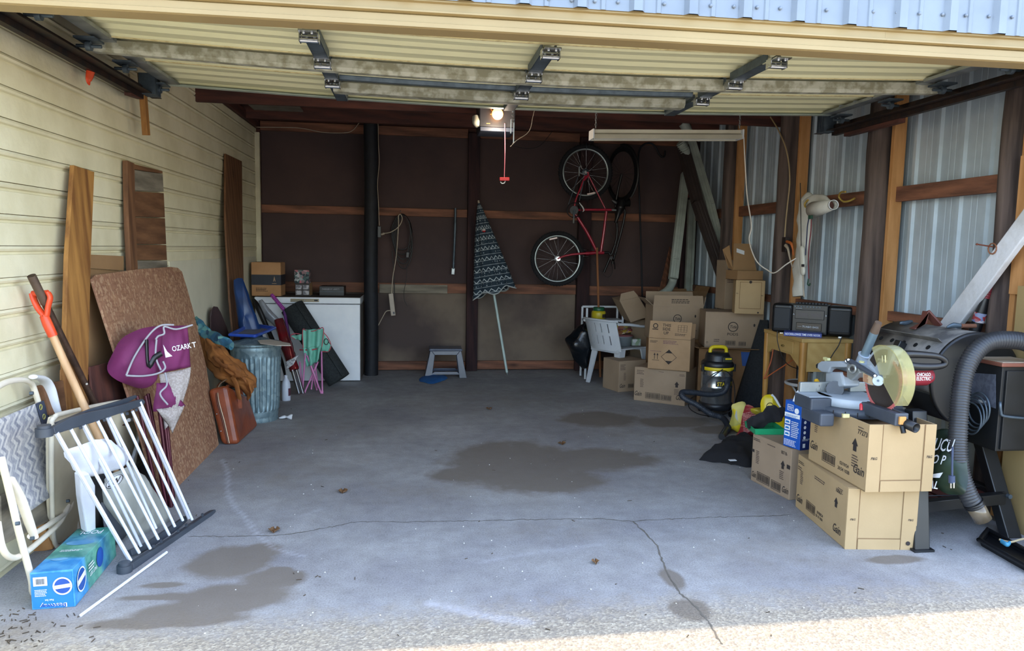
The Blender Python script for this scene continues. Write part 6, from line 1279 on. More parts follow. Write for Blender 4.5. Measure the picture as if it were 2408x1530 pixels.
fl = Face(p0+dl*.12, w_, dl, .003); ff = part('label', MB().slab([fl.P(.05, .06), fl.P(.13, .035), fl.P(.135, .075), fl.P(.055, .10)], fl.n*.002), M_['white'], g11.t, world=True)
zq = zt8; A8 = F(1703, 727, zq)
g12 = Carton('tall_box', 'tall narrow brown carton with upright lettering, on the PODS carton left of the pale one', A8+V(-.02, .2, 0), A8, A8+V(.18, 0, 0), 612, z=zq, D=.17, mt=M_['kraft_old'])
f = g12.right(); f.lines(.02, g12.H*.55, .12, g12.H*.3, 7, 2); f.text('AMBER', .12, g12.H*.1, .02, .12, rot=PI/2); g12.ink(f, M_['inkf'])
p_ = F(1605, 870, 0)
g13 = Carton('open_box', 'open brown carton with splayed flaps behind the round-logo carton', V(2.86, 8.32, 0), V(2.90, 8.0, 0), V(3.3, 8.0, 0), 0, H=HT((2.9, 8.0), 712), D=.38, mt=M_['kraft_in'], open=True, flaps=[('front', 40, .16), ('right', 38, .18), ('back', 25, .2), ('left', 30, .16)])
g14 = Carton('brown_box', 'tall plain brown carton standing behind the white chair, a tipped carton on top', V(2.50, 8.5, 0), V(2.51, 8.28, 0), V(2.8, 8.28, 0), 0, H=HT((2.51, 8.28), 752), D=.30, mt=M_['kraft_old'])
f = g14.front(); f.text('PAMPERS', g14.L*.2, .1, .08, .28, rot=.9); g14.ink(f, M_['inkf'])
pp_ = [QY(a, b, 8.1) for a, b in ((1457, 707), (1503, 698), (1529, 744), (1483, 758))]; dz_ = V(-.02, .26, .02)
t = thing('tipped_box', 'small brown carton tipped on its corner above the white chair seat', 'box', pp_[3]); bt = part('carton', MB().slab(pp_, dz_), M_['kraft_old'], t, world=True, bevel=.004)
part('flap', MB().slab([pp_[0], pp_[1], pp_[1]+V(-.06, .02, .07), pp_[0]+V(.02, .02, .08)], (0, .005, 0)), M_['kraft_old'], t, world=True)
# ------------------------------------------------------------------ white chair and what is on it
M_['resin'] = mat('white_resin', '#cdd3da', '#c3cad2', rough=.4)
def monobloc(loc, rz, label):
    t = thing('plastic_chair', label, 'chair', loc, rz)      # local: x across, y forward, origin at floor centre
    W, Dp, SH, BH = .24, .23, .42, .74
    part('seat', MB().box((0, .0, SH), (W*1.85, Dp*2, .018)).box((0, Dp, SH-.02), (W*1.85, .02, .05)).box((0, -Dp, SH-.02), (W*1.8, .02, .05)), M_['resin'], t, bevel=.008)
    for sx in (-1, 1):
        for sy in (-1, 1):
            x0, y0 = sx*W*.9, sy*Dp*.92; x1, y1 = sx*(W+.01), sy*(Dp+.04); n = 4
            mb = MB().slab([(x1-.018*sx, y1-.03*sy, 0), (x1, y1-.03*sy, 0), (x1, y1, 0), (x1-.018*sx, y1, 0)], (0, 0, .004))
            P0 = [(x1, y1, 0), (x1-.055*sx, y1, 0), (x1-.055*sx, y1-.012*sy, 0), (x1-.012*sx, y1-.012*sy, 0), (x1-.012*sx, y1-.06*sy, 0), (x1, y1-.06*sy, 0)]
            dz = V(x0-x1, y0-y1, SH); mb = MB(); P0 = [V(p) for p in P0]; sc = 1.5
            P1 = [V(p[0], p[1], 0)+(V(p)-V(P0[0]))*(sc-1)+dz for p in P0]; k = 6
            mb.add(P0+P1, [tuple(range(k)), tuple(range(k, 2*k))[::-1]]+[(j, (j+1) % k, k+(j+1) % k, k+j) for j in range(k)]); part('leg', mb, M_['resin'], t)
    # back with slots
    def bk(x, z): return V(x*(1-.0*z), -Dp-.10*(z-SH)/(BH-SH)-.06+.07*(x/W)**2, z)
    nx, nz = 17, 10; mb = MB(); th = V(0, .010, 0)
    xs_ = np.concatenate([[-W*1.02+(2*W*1.02)*k/17+(.008 if k % 3 == 1 and k > 2 else -.006 if k % 3 == 2 and k > 3 else 0) for k in range(18)]]); zs__ = np.linspace(SH-.02, BH, nz+1)
    for i in range(nx):
        for j in range(nz):
            if i % 3 == 1 and 3 <= i <= 14 and j in (2, 3, 4, 6, 7, 8): continue
            a, b, c, d = bk(xs_[i], zs__[j]), bk(xs_[i+1], zs__[j]), bk(xs_[i+1], zs__[j+1]), bk(xs_[i], zs__[j+1]); mb.slab([a, b, c, d], th)
    part('backrest', mb, M_['resin'], t)
    part('top_rail', MB().tube([bk(x, BH)+V(0, .004, .004*math.cos(x*9)) for x in np.linspace(-W*1.1, W*1.1, 9)], .013, 10, smooth=3, flat=1.6), M_['resin'], t)
    for s in (-1, 1):
        part('armrest', MB().tube([bk(s*W*1.1, BH-.03), V(s*W*1.22, -Dp*.6, BH-.04), V(s*W*1.25, 0, BH-.06), V(s*W*1.2, Dp*.75, BH-.08), V(s*W*1.1, Dp*.98, BH-.13), V(s*W*1.02, Dp*.98, SH+.05), V(s*W*.98, Dp*.96, SH)], .016, 10, smooth=5, flat=1.5), M_['resin'], t)
    return t
rz = math.radians(-60); foot = F(1376, 897); off = Matrix.Rotation(rz, 3, 'Z') @ V(-.26, -.27, 0)
cloc = V(foot.x, foot.y, 0)-off
ch = monobloc(cloc, rz, 'white plastic armchair with slotted back, holding a bowl of snack packets')
b_ = cloc+Matrix.Rotation(rz, 3, 'Z') @ V(.0, .02, .43)
t = thing('bowl', 'grey plastic bowl with a pink lid on the seat of the white chair', 'bowl', b_)
part('body', MB().lathe([(.001, .001), (.10, .001), (.12, .01), (.135, .10), (.142, .115), (.136, .115), (.13, .10), (.11, .01)], 32), mat('grey_bowl', '#7f888d', '#747d82', rough=.4), t); part('lid', MB().lathe([(.14, .116), (.14, .124), (.001, .128)], 32), mat('pink_lid', '#9a5f62', rough=.5), t)
for i, (dx, dy, dz, cols) in enumerate([(-.03, -.02, .15, ['#b6a23e', '#7b3a3f', '#c3bd9c']), (.05, .03, .16, ['#7d2f3a', '#a58c8c', '#c0a03f']), (.0, .05, .20, ['#c2b45a', '#8c3c44', '#77706b'])]):
    c = b_+V(dx, dy, dz); P_ = [c+V(.11*math.cos(a)*(1 if i != 1 else .8), .05*math.sin(a), .02*math.cos(a*2)) for a in np.linspace(0, 2*PI, 13)[:-1]]
    single('snack_packet', ['yellow and maroon snack packet lying across the lid of the grey bowl', 'maroon snack packet at the back right of the grey bowl lid', 'topmost pale yellow snack packet on the grey bowl'][i], 'packet', crumple(pillow(P_, V(0, 0, 1), .03, 5), .02, 16, i), print_mat('packet_%d' % i, cols, 18), c)
c = b_+Matrix.Rotation(rz, 3, 'Z') @ V(.16, .08, .01); single('paper_packet', 'small white and green packet tucked beside the grey bowl', 'packet', crumple(MB().box((c.x, c.y, c.z+.04), (.10, .04, .08)), .01, 20), print_mat('packet_w', ['#aeb9bb', '#7e9a74', '#c9cfd2'], 24), c, bevel=.006)
jz = HT((2.14, 8.48), 749); jc = QY(1409, 749, 8.42)
t = thing('plastic_crate', 'white plastic rack standing behind the white chair, under the yellow jug', 'rack', (jc.x+.05, 8.45, 0))
for sx in (-.17, .26):
    for sy in (-.12, .12): part('leg', MB().tube([(jc.x+sx, 8.45+sy, 0.0), (jc.x+sx, 8.45+sy, jc.z+.13)], .014, 10), M_['resin'], t, world=True)
part('top_bar', MB().tube([(jc.x-.17, 8.57, jc.z+.13), (jc.x+.26, 8.57, jc.z+.13)], .014, 10), M_['resin'], t, world=True)
part('shelf', MB().bb((jc.x-.18, 8.32, jc.z-.03), (jc.x+.27, 8.58, jc.z-.005)), M_['resin'], t, world=True, bevel=.005)
jh = QY(1409, 722, 8.42).z-jc.z; r = .085
t = thing('yellow_jug', 'squat yellow jug with a dark green screw lid behind the white chair back', 'jug', (jc.x, 8.45, jc.z))
part('body', MB().lathe([(.001, 0), (r*.95, 0), (r, .012), (r, jh*.5), (r*.92, jh*.64), (r*.7, jh*.70)], 28), mat('jug_yellow', '#c6b326', '#b9a61f', rough=.4), t); part('lid', MB().lathe([(r*.78, jh*.68), (r*.80, jh*.72), (r*.78, jh*.96), (r*.7, jh), (.001, jh)], 28), mat('lid_green', '#1f5a3c', rough=.4), t)
part('label', MB().lathe([(r*1.01, jh*.1), (r*1.01, jh*.42)], 20, a0=-1.3, a1=-.4), M_['ink'], t)
P_ = [QY(a, b, 8.3) for a, b in ((1360, 765), (1378, 758), (1388, 780), (1392, 830), (1385, 868), (1368, 866), (1348, 832), (1330, 800), (1345, 785))]
single('rubbish_bag', 'black plastic rubbish bag slumped behind the back of the white chair', 'bag', crumple(pillow(catmull(P_, 5, True), V(0, -1, 0), .14, 10), .05, 7, 6), mat('bin_liner', '#10161c', '#0b0f14', rough=.25, bump=.4, bscale=16), QY(1365, 868, 8.3))
# ------------------------------------------------------------------ shop vacuum
vb = F(1681, 973); R = .142
t = thing('shop_vacuum', 'stainless wet and dry vacuum with black head and yellow handle on casters', 'vacuum', vb)
hz1 = HT((vb.x, vb.y-R), 866); hz0 = .10; hh = HT(vb, 815)
M_['vblack'] = mat('vac_black', '#1b1e24', '#16191e', rough=.4); M_['vyel'] = mat('vac_yellow', '#d8c21e', '#ccb61b', rough=.4)
M_['inox'] = mat('brushed_inox', '#b9bec2', '#9da3a8', rough=.24, metal=.95, scale=3, stretch=(1, 1, 5))
body = part('drum', MB().lathe([(R*.96, hz0), (R, hz0+.02), (R, hz0+.16), (R*1.02, hz0+.168), (R, hz0+.176), (R, hz0+.27), (R*1.02, hz0+.278), (R, hz0+.286), (R, hz1-.03), (R*.98, hz1-.02)], 48), M_['inox'], t)
part('yellow_band', MB().lathe([(R*1.01, hz1-.03), (R*1.06, hz1-.02), (R*1.06, hz1-.002), (R*1.01, hz1+.004)], 40), M_['vyel'], t)
part('lid', MB().lathe([(R*1.02, hz1), (R*1.04, hz1+.01), (R*1.03, hz1+.035), (R*.9, hz1+.055), (.001, hz1+.06)], 40), M_['vblack'], t)
mh = hh-hz1
part('motor_head', MB().lathe([(R*.82, hz1+.05), (R*.78, hz1+mh*.55), (R*.70, hz1+mh*.72), (.001, hz1+mh*.76)], 40), M_['vblack'], t)
yh = part('handle', MB().tube([(-R*.55, -.01, hz1+mh*.66), (-R*.52, -.01, hz1+mh*.90), (-R*.3, -.01, hz1+mh*1.0), (R*.3, -.01, hz1+mh*1.0), (R*.52, -.01, hz1+mh*.90), (R*.55, -.01, hz1+mh*.66)], .017, 12, smooth=5), M_['vyel'], t)
part('switch_panel', MB().box((.045, -R*.79, hz1+mh*.42), (.09, .03, .05)), mat('panel_dark', '#2b2f26'), t, bevel=.008)
lt = part('badge', MB().box((.05, -R*.80-.014, hz1+mh*.47), (.06, .004, .014)), M_['vyel'], t)
for s in (-1, 1): part('latch', MB().box((s*R*1.07, -.03, hz1-.01), (.02, .04, .07)), M_['vblack'], t, bevel=.004)
part('base', MB().lathe([(R*.9, hz0-.045), (R*1.08, hz0-.035), (R*1.08, hz0+.015), (R*.98, hz0+.022)], 40), M_['vblack'], t)
for a in (-2.3, -.9, .7, 2.2):
    c = V(math.cos(a)*R*1.12, math.sin(a)*R*1.12, 0); part('caster', MB().cyl(c+V(-.012, 0, .026), c+V(.012, 0, .026), .026, n=16).box((c.x, c.y, .06), (.03, .03, .03)), M_['black'], t)
# curved name on the drum
vs_, fs_, x0_, x1_, y0t, y1t = textmesh('STANLEY'); hT = .036; kx = .17/(x1_-x0_); ky = hT/(y1t-y0t); mb = MB(); a0 = math.atan2(-1, .0)-.35
mb.add([((R*1.012)*math.cos(a0+((v[0]-x0_)*kx)/R), (R*1.012)*math.sin(a0+((v[0]-x0_)*kx)/R), hz0+.19+(v[1]-y0t)*ky) for v in vs_], fs_); part('lettering', mb, M_['vyel'], body)
part('name_plate', MB().lathe([(R*1.006, hz0+.182), (R*1.006, hz0+.234)], 20, a0=a0-.1, a1=a0+1.3), M_['vblack'], body)
def V_(px, py, o=0): return QY(px, py, vb.y-R-.03+o)
hp = [V_(1713, 880, .1), V_(1710, 905), V_(1700, 922), V_(1670, 927), V_(1635, 923, -.02), V_(1605, 922, -.05), V_(1608, 935, -.10), V_(1640, 952, -.14), V_(1670, 972, -.16), V_(1700, 983, -.2), F(1712, 1005, .04), F(1700, 1022, .03)]
def hose(pts, r, pitch=.012, amp=.10, k=10, n=14):
    C_ = catmull(pts, 14); L_ = [0]
    for a, b in zip(C_, C_[1:]): L_.append(L_[-1]+(b-a).length)
    N_ = int(L_[-1]/pitch*3); P_ = []; j = 0; R_ = []
    for i in range(N_+1):
        s = L_[-1]*i/N_
        while j < len(L_)-2 and L_[j+1] < s: j += 1
        P_.append(C_[j].lerp(C_[j+1], (s-L_[j])/max(L_[j+1]-L_[j], 1e-9))); R_.append(r*(1+amp*(1 if i % 3 == 0 else -.4)))
    return MB().tube(P_, R_, n)
M_['hose'] = mat('dark_hose', '#2b313b', '#222831', rough=.5)
part('hose', hose(hp, .024), M_['hose'], t, world=True); part('nozzle', MB().cyl(hp[-2].lerp(hp[-1], .3), hp[-1]+(hp[-1]-hp[-2]).normalized()*.06, .03, .026, 16), M_['vblack'], t, world=True)
part('power_cord', MB().tube([V_(1655, 905, -.01), V_(1675, 880, -.02), V_(1705, 872, -.02), V_(1722, 890, -.02), V_(1728, 925, -.02), V_(1722, 960, -.03), V_(1695, 976, -.05), V_(1650, 975, -.08), V_(1622, 960, -.08), V_(1622, 940, -.08), V_(1640, 925, -.03), V_(1665, 895, -.03), V_(1700, 868, -.03)], .0045, 8, smooth=8), M_['black'], t, world=True)
# dark rolled carpet leaning
pa, pb3 = QY(1800, 770, 6.75), F(1772, 950); 
single('carpet_roll', 'dark charcoal carpet piece draped upright between the cartons and the desk', 'carpet', MB().grid(lambda u, v: (F(1728, 952).lerp(F(1808, 975), u)).lerp(QY(1790, 752, 6.7).lerp(QY(1806, 752, 6.6), u), v)+V(0, -.05*math.sin(PI*u)*(1-v*.5), 0), 14, 12), mat('charcoal_carpet', '#2a2e33', '#202428', rough=1, scale=50, bump=.3), F(1770, 960), solid=.03)
# ------------------------------------------------------------------ sewing desk with radio
zd = .85
DK, DLt = F(1889, 796, zd), F(1802, 773, zd); DR = F(2014, 792, zd)
u1 = (DLt-DK); u1.z = 0; ud = u1.normalized(); wd = V(ud.y, -ud.x, 0); 
if wd.x < 0: wd = -wd
Ld = u1.length; Dd = min((DR-DK).dot(wd), XR-.11-DK.x)
t = thing('sewing_desk', 'blond wood sewing desk on tapered legs with a radio on top, by the steel wall', 'desk', DK+ud*Ld/2+wd*Dd/2-V(0, 0, zd))
M_['blond'] = wood('blond_veneer', '#c3a368', '#b08f54', 'Y', rough=.4, knots=False, scale=5); M_['blondl'] = wood('blond_legs', '#b98a48', '#9f7238', 'Z', rough=.35, knots=False)
def D_(i, j, k): return DK+ud*i+wd*j+V(0, 0, k-zd)
part('top', MB().slab([D_(-.015, -.015, zd-.03), D_(Ld+.015, -.015, zd-.03), D_(Ld+.015, Dd, zd-.03), D_(-.015, Dd, zd-.03)], (0, 0, .03)), M_['blond'], t, world=True, bevel=.004)
ap = [(.03, 0, zd-.03), (Ld-.03, 0, zd-.03), (Ld-.03, 0, zd-.20), (Ld*.88, 0, zd-.19), (Ld*.80, 0, zd-.155), (Ld*.3, 0, zd-.155), (Ld*.2, 0, zd-.19), (.03, 0, zd-.24)]
apn = part('apron', MB().slab([D_(*p) for p in ap], wd*.018), M_['blond'], t, world=True)
dw = part('drawer', MB().slab([D_(Ld*.22, -.002, zd-.14), D_(Ld*.8, -.002, zd-.14), D_(Ld*.8, -.002, zd-.045), D_(Ld*.22, -.002, zd-.045)], -wd*.006), M_['blond'], t, world=True, bevel=.002)
part('knob', MB().ball(D_(Ld*.45, -.02, zd-.095), (.012, .02, .008), 12), mat('brass', '#8c7a4a', rough=.3, metal=.8), dw, world=True)
part('end_panel', MB().slab([D_(.0, .03, zd-.03), D_(.0, Dd-.03, zd-.03), D_(.0, Dd-.03, zd-.26), D_(.0, .03, zd-.26)], ud*.018), M_['blond'], t, world=True)
for i, j in ((.012, .012), (Ld-.012, .012), (.012, Dd-.03), (Ld-.012, Dd-.03)): part('leg', MB().tube([D_(i, j, zd-.03), D_(i, j, zd-.26), D_(i, j, .0)], [.030, .028, .016], 12), M_['blondl'], t, world=True)
# boombox
bA, bB, bC = D_(Ld*.98, -.02, zd), D_(.02, .02, zd), D_(0, Dd, zd)
rbl = QT(1806, 775, D_(Ld*.9, .05, zd)); rbr = F(2006, 792, zd)
q0 = F(1812, 782, zd); q1 = F(2003, 796, zd); ur = (q1-q0); ur.z = 0; Wr = ur.length; ur.normalize(); wr_ = V(-ur.y, ur.x, 0)
Hr = HT(q0, 712)-zd
t = thing('boombox', 'black portable cassette radio with two round-edged speakers on the blond desk', 'radio', q0+ur*Wr/2+wr_*.1)
def B_(i, j, k): return q0+ur*(i*Wr)+wr_*j+V(0, 0, k*Hr+.008)
M_['bb'] = mat('radio_black', '#0c0f13', '#090b0f', rough=.35); M_['bb2'] = mat('speaker_cloth', '#121820', '#0f141b', rough=.6)
def rbox(i0, i1, j0, j1, k0, k1, mb=None): return (mb or MB()).slab([B_(i0, j0, k0), B_(i1, j0, k0), B_(i1, j1, k0), B_(i0, j1, k0)], B_(0, 0, k1)-B_(0, 0, k0))
bc2 = part('centre', rbox(.26, .70, .0, .15, 0, .98), M_['bb'], t, world=True, bevel=.008)
for a, b, c0 in ((0, .27, 0), (.69, 1.0, 1)):
    sp_ = part('speaker', rbox(a, b, .0, .17, 0, .97), M_['bb'], t, world=True, bevel=.028, seg=4)
    part('grille', rbox(a+.03, b-.03, -.006, .01, .12, .84), M_['bb2'], sp_, world=True, bevel=.016, seg=3)
dk = part('cassette_deck', rbox(.30, .66, -.010, .01, .50, .80), mat('deck_dark', '#14181e', rough=.3), bc2, world=True, bevel=.003)
part('cassette_slot', rbox(.32, .635, -.006, .012, .12, .38), mat('slot_black', '#07080a', rough=.2), bc2, world=True, bevel=.003)
for a in (.34, .50): part('window', rbox(a, a+.12, -.013, -.009, .58, .70), mat('smoke_%d' % (a*100), '#30353c', rough=.1), dk, world=True)
mb = MB()
for k in range(10): part('key', rbox(.29+.04*k, .318+.04*k, .03, .07, .97, 1.03), M_['bb2'], bc2, world=True)
for k in range(9): part('button', rbox(.29+.038*k, .305+.038*k, -.006, .0, .88, .92), M_['galvdark'], bc2, world=True)
f = Face(B_(0, -.004, .0), ur, (0, 0, 1), .006); f.text('TURBO BASS', Wr*.40, Hr*.22, Hr*.06, Wr*.2); f.text('A', Wr*.275, Hr*.62, Hr*.05); f.text('B', Wr*.675, Hr*.62, Hr*.05); f.rect(Wr*.34, Hr*.245, Wr*.05, .0015); f.lines(Wr*.31, Hr*.84, Wr*.09, Hr*.025, 1); part('lettering', f.mb, mat('silver_print', '#b9c0c8'), bc2, world=True)
for a in (.14, .86): part('foot', rbox(a-.02, a+.02, .0, .04, -.03, .0), M_['chrome'], t, world=True)
k0, k1, k2, k3 = F(1843, 789, zd+.001), F(1932, 794, zd+.001), None, None
uu = (k1-k0).normalized(); ww = V(-uu.y, uu.x, 0); hb_ = .028
t = thing('book', 'thick blue hardback lying flat at the desk edge in front of the radio', 'book', k0+(k1-k0)/2)
mb = MB().slab([k0, k1, k1+ww*.15, k0+ww*.15], (0, 0, .004)).slab([k0+V(0, 0, hb_), k1+V(0, 0, hb_), k1+ww*.15+V(0, 0, hb_), k0+ww*.15+V(0, 0, hb_)], (0, 0, .004)).slab([k0, k1, k1+ww*.005, k0+ww*.005], (0, 0, hb_+.004))
bk_ = part('cover', mb, mat('book_blue', '#2b3f9a', '#25388c', rough=.4), t, world=True); part('pages', MB().slab([k0+ww*.006+uu*.002+V(0, 0, .005), k1+ww*.006-uu*.003+V(0, 0, .005), k1+ww*.145-uu*.003+V(0, 0, .005), k0+ww*.145+uu*.002+V(0, 0, .005)], (0, 0, hb_-.006)), M_['white'], t, world=True)
f = Face(k0, uu, (0, 0, 1), .001); f.text('NOCKELLOWSE TIME OVER NOOK', .01, .008, .017, (k1-k0).length-.02); part('lettering', f.mb, M_['wh'], bk_, world=True)
# stool with round top under the desk
sc_ = QY(1893, 899, 6.05)
t = thing('round_stool', 'small round folding stool with white rim seen under the desk', 'stool', (sc_.x, sc_.y, 0))
zs2 = sc_.z; part('seat', MB().lathe([(.001, zs2), (.145, zs2), (.15, zs2-.01)], 32), mat('stool_top', '#4a4a4e', rough=.5), t)
part('rim', MB().tube([(.16*math.cos(a), .16*math.sin(a), zs2-.008) for a in np.linspace(0, 2*PI, 33)[:-1]], .014, 10, closed=True), M_['white'], t)
for a in (.6, 2.2, 3.8, 5.4): part('leg', MB().tube([(.14*math.cos(a), .14*math.sin(a), zs2-.01), (-.10*math.cos(a), -.16*math.sin(a), .0)], .009, 8), M_['white'], t)
# cords about the desk
def xw(pts, X, r, k=6): return MB().tube([QX(a, b, X) for a, b in pts], r, 8, smooth=k)
single('extension_cord', 'orange extension cord hanging in a loop from the desk top', 'cord', MB().tube([QT(a, b, D_(Ld*.85, -.05, zd)) for a, b in ((1830, 771), (1818, 776), (1820, 800), (1814, 845), (1803, 875), (1797, 890), (1815, 878), (1840, 862), (1864, 846))], .0055, 8, smooth=6), mat('cord_orange', '#b4592a', '#a34f25', rough=.5), QT(1797, 890, D_(Ld*.85, -.05, zd)))
single('trailing_cord', 'black cord trailing from the radio down behind the desk leg', 'cord', MB().tube([QT(a, b, D_(Ld*.4, -.06, zd)) for a, b in ((1828, 778), (1828, 800), (1836, 830), (1852, 856), (1880, 868), (1912, 876))], .0035, 8, smooth=6), M_['black'], QT(1912, 876, D_(Ld*.4, -.06, zd)))
single('radio_lead', 'short black lead dropping down the desk end panel from the radio', 'cord', MB().tube([QT(a, b, D_(-.05, .25, zd)) for a, b in ((1979, 793), (1972, 812), (1960, 830), (1953, 842))], .004, 8, smooth=6), M_['black'], QT(1953, 842, D_(-.05, .25, zd)))
# ------------------------------------------------------------------ things hung on the right wall
M_['cab'] = mat('beige_cable', '#a8926e', '#9a8462', rough=.6)
single('wall_cable', 'thick beige cable running down the second pole from the back of the steel wall', 'cable', xw([(1812, 275), (1830, 305), (1847, 345), (1855, 385), (1857, 430), (1852, 480), (1848, 520), (1845, 562)], 3.24, .0065), M_['cab'], QX(1845, 562, 3.24))
t = thing('wall_outlet', 'brown outlet box on the pole above the radio with plugs in it', 'outlet', QX(1848, 590, 3.25)); a, b = QX(1842, 592, 3.25), QX(1853, 557, 3.25)
part('box', MB().bb((3.23, b.y, a.z), (3.27, a.y, b.z)), mat('outlet_brown', '#2c211e'), t, world=True, bevel=.004)
part('orange_plug', MB().tube([QX(1851, 568, 3.21), QX(1860, 572, 3.2), QX(1864, 585, 3.2), QX(1866, 600, 3.2)], [.014, .012, .007, .006], 10, smooth=4), mat('plug_orange', '#b8622c'), t, world=True)
part('white_plug', MB().tube([QX(1848, 577, 3.21), QX(1853, 585, 3.2), QX(1857, 605, 3.2), QX(1864, 630, 3.2)], [.016, .010, .007, .006], 10, smooth=4), M_['wire'], t, world=True)
single('lamp_cord', 'white cord drooping from the shop light down to the strip by the cloth sleeve', 'cord', MB().tube([QY(1749, 322, 5.8), QY(1752, 380, 5.9), QY(1757, 460, 6.0), QY(1767, 530, 6.1), QY(1762, 565, 6.1), QY(1778, 612, 6.0), QY(1805, 635, 5.9), QY(1822, 641, 5.8), QY(1848, 622, 5.7), QY(1872, 607, 5.65)], .0055, 8, smooth=8), mat('white_cord', '#d8cfc2', rough=.5), QY(1822, 641, 5.8))
M_['canvas'] = mat('white_canvas', '#cfcdc4', '#bfbdb4', rough=.8, bump=.3, bscale=20)
t = thing('cloth_sleeve', 'long white canvas sleeve with a cone mouth hung from a yellow hook on the wall', 'sleeve', QX(1880, 695, 3.28))
part('tail', crumple(MB().tube([QX(a, b, 3.28) for a, b in ((1912, 468), (1898, 472), (1893, 500), (1893, 560), (1885, 610), (1878, 650), (1878, 698))], [.03, .075, .09, .095, .085, .075, .065], 20, smooth=6, flat=.5, up=(0, 1, 0)), .018, 9, 3), M_['canvas'], t, world=True)
part('shoulder', crumple(MB().tube([QX(a, b, 3.25) for a, b in ((1892, 478), (1910, 468), (1935, 466), (1950, 474))], [.03, .035, .03, .02], 16, smooth=5, flat=.6), .01, 14, 3), M_['canvas'], t, world=True)
cn = part('cone', MB().tube([QX(1914, 493, 3.2), QX(1930, 489, 3.17), QX(1960, 481, 3.12)], [.065, .055, .035], 20, caps=False), M_['canvas'], t, world=True, solid=.003)
part('mouth', MB().tube([QX(1958, 482, 3.12), QX(1961, 481, 3.118)], .036, 18, caps=False), M_['white'], cn, world=True, solid=.004); part('inside', MB().tube([QX(1950, 484, 3.13), QX(1951, 484, 3.13)], .034, 18), M_['redX'], cn, world=True)
M_['yhook'] = mat('yellow_hook', '#b89a4a', '#a58a42', rough=.4)
single('yellow_hook', 'yellow vinyl-coated hook screwed into the upper girt right of the sleeve', 'hook', MB().tube([QX(a, b, 3.36-.01*i) for i, (a, b) in enumerate(((2010, 466), (1998, 472), (1985, 474), (1976, 468), (1973, 460), (1978, 452), (1988, 451)))], .008, 10, smooth=5), M_['yhook'], QX(1985, 474, 3.3))
single('sleeve_hook', 'yellow vinyl-coated hook holding the canvas sleeve', 'hook', MB().tube([QX(a, b, 3.22) for a, b in ((1900, 470), (1893, 478), (1894, 486), (1903, 487), (1910, 480))], .008, 10, smooth=5), M_['yhook'], QX(1900, 487, 3.22))
t = thing('surge_strip', 'rounded white outlet strip hanging on its black cord against the canvas sleeve', 'power strip', QX(1887, 648, 3.17))
part('body', MB().tube([QX(1886, 578, 3.18), QX(1886, 584, 3.18), QX(1887, 610, 3.18), QX(1888, 640, 3.18), QX(1888, 647, 3.18)], [.012, .030, .034, .030, .012], 18, smooth=5, flat=.6, up=(0, 1, 0)), mat('ivory_plastic', '#cfccbf', '#c4c1b4', rough=.35), t, world=True)
part('switch', MB().beam(QX(1888, 621, 3.15), QX(1888, 627, 3.15), .02, .012), M_['ink'], t, world=True); part('cord', xw([(1882, 430), (1883, 500), (1884, 578)], 3.19, .0035), M_['black'], t, world=True); part('lower_cord', xw([(1888, 647), (1889, 670), (1891, 698)], 3.2, .006), M_['wire'], t, world=True)
for nm, pts, c in (('blue', ((1904, 506), (1899, 530), (1897, 560), (1894, 600)), '#2b3350'), ('red', ((1908, 506), (1907, 540), (1903, 575), (1901, 610), (1902, 655)), '#6e2a2f')):
    t = thing('bungee_cord', ('dark blue bungee cord hanging short in front of the canvas sleeve' if nm == 'blue' else 'dark red bungee cord hanging long beside the outlet strip, green hook at its end'), 'cord', QX(*pts[-1], 3.13))
    part('cord', xw(pts, 3.13, .005), mat('bungee_'+nm, c), t, world=True)
    q = QX(*pts[0], 3.13); part('clip', MB().beam(q, q+V(0, 0, -.03), .02, .016), mat('clip_green_'+nm, '#1f4a38'), t, world=True, bevel=.003)
    if nm == 'red': part('hook', xw([(1901, 655), (1900, 662), (1899, 668), (1903, 671), (1905, 666)], 3.13, .005, 4), mat('hook_green', '#1f4a38'), t, world=True)
pWb = pl3(QX(2210, 750, 3.30), QX(2408, 490, 3.18), QX(2240, 760, 3.30))
mb = MB(); P_ = ptsP([(2184, 792), (2228, 800), (2440, 512), (2440, 445)], pWb); mb.slab(P_, pWb[1]*-.045)
t = thing('white_beam', 'white-painted wooden brace slanting up to the right above the grill', 'beam', P_[0]); part('beam', mb, mat('chipped_white', '#d9dbe0', '#b7b6b4', rough=.6, scale=5, lo=.45, hi=.75, bump=.4, bscale=18), t, world=True, bevel=.006)
q = onpl(2335, 580, *pWb); part('nail', MB().tube([q, q+pWb[1]*.05+V(-.05, 0, .02)], .004, 8).ball(q+pWb[1]*.05+V(-.05, 0, .02), .007, 8), mat('rust', '#6b3522', rough=.8), t, world=True)
part('knot', MB().tube([q+pWb[1]*.003+V(0, .03*math.cos(a), .03*math.sin(a)-.01) for a in np.linspace(0, 2*PI, 12)[:-1]], .004, 6, closed=True), mat('rust_stain', '#8c5a3e'), t, world=True)
t = thing('baseball_bat', 'black bat with a red ribbed grip standing in the corner behind the grill', 'bat', QX(2292, 765, 3.32))
a, b, c = QX(2333, 655, 3.34), QX(2318, 700, 3.33), QX(2288, 790, 3.31); part('grip', hose([a, a.lerp(b, .5), b], .022, .014, .12), mat('grip_red', '#6e1f28', rough=.5), t, world=True); part('barrel', MB().tube([b, b.lerp(c, .3), c], [.018, .028, .034], 14), M_['black'], t, world=True)
q1_, q2_ = b.lerp(c, .38), b.lerp(c, .62); part('label', MB().tube([q1_, q2_], .0335, 14, caps=False), print_mat('bat_label', ['#2a4b86', '#b9b6bc', '#8c2a30'], 30), t, world=True)
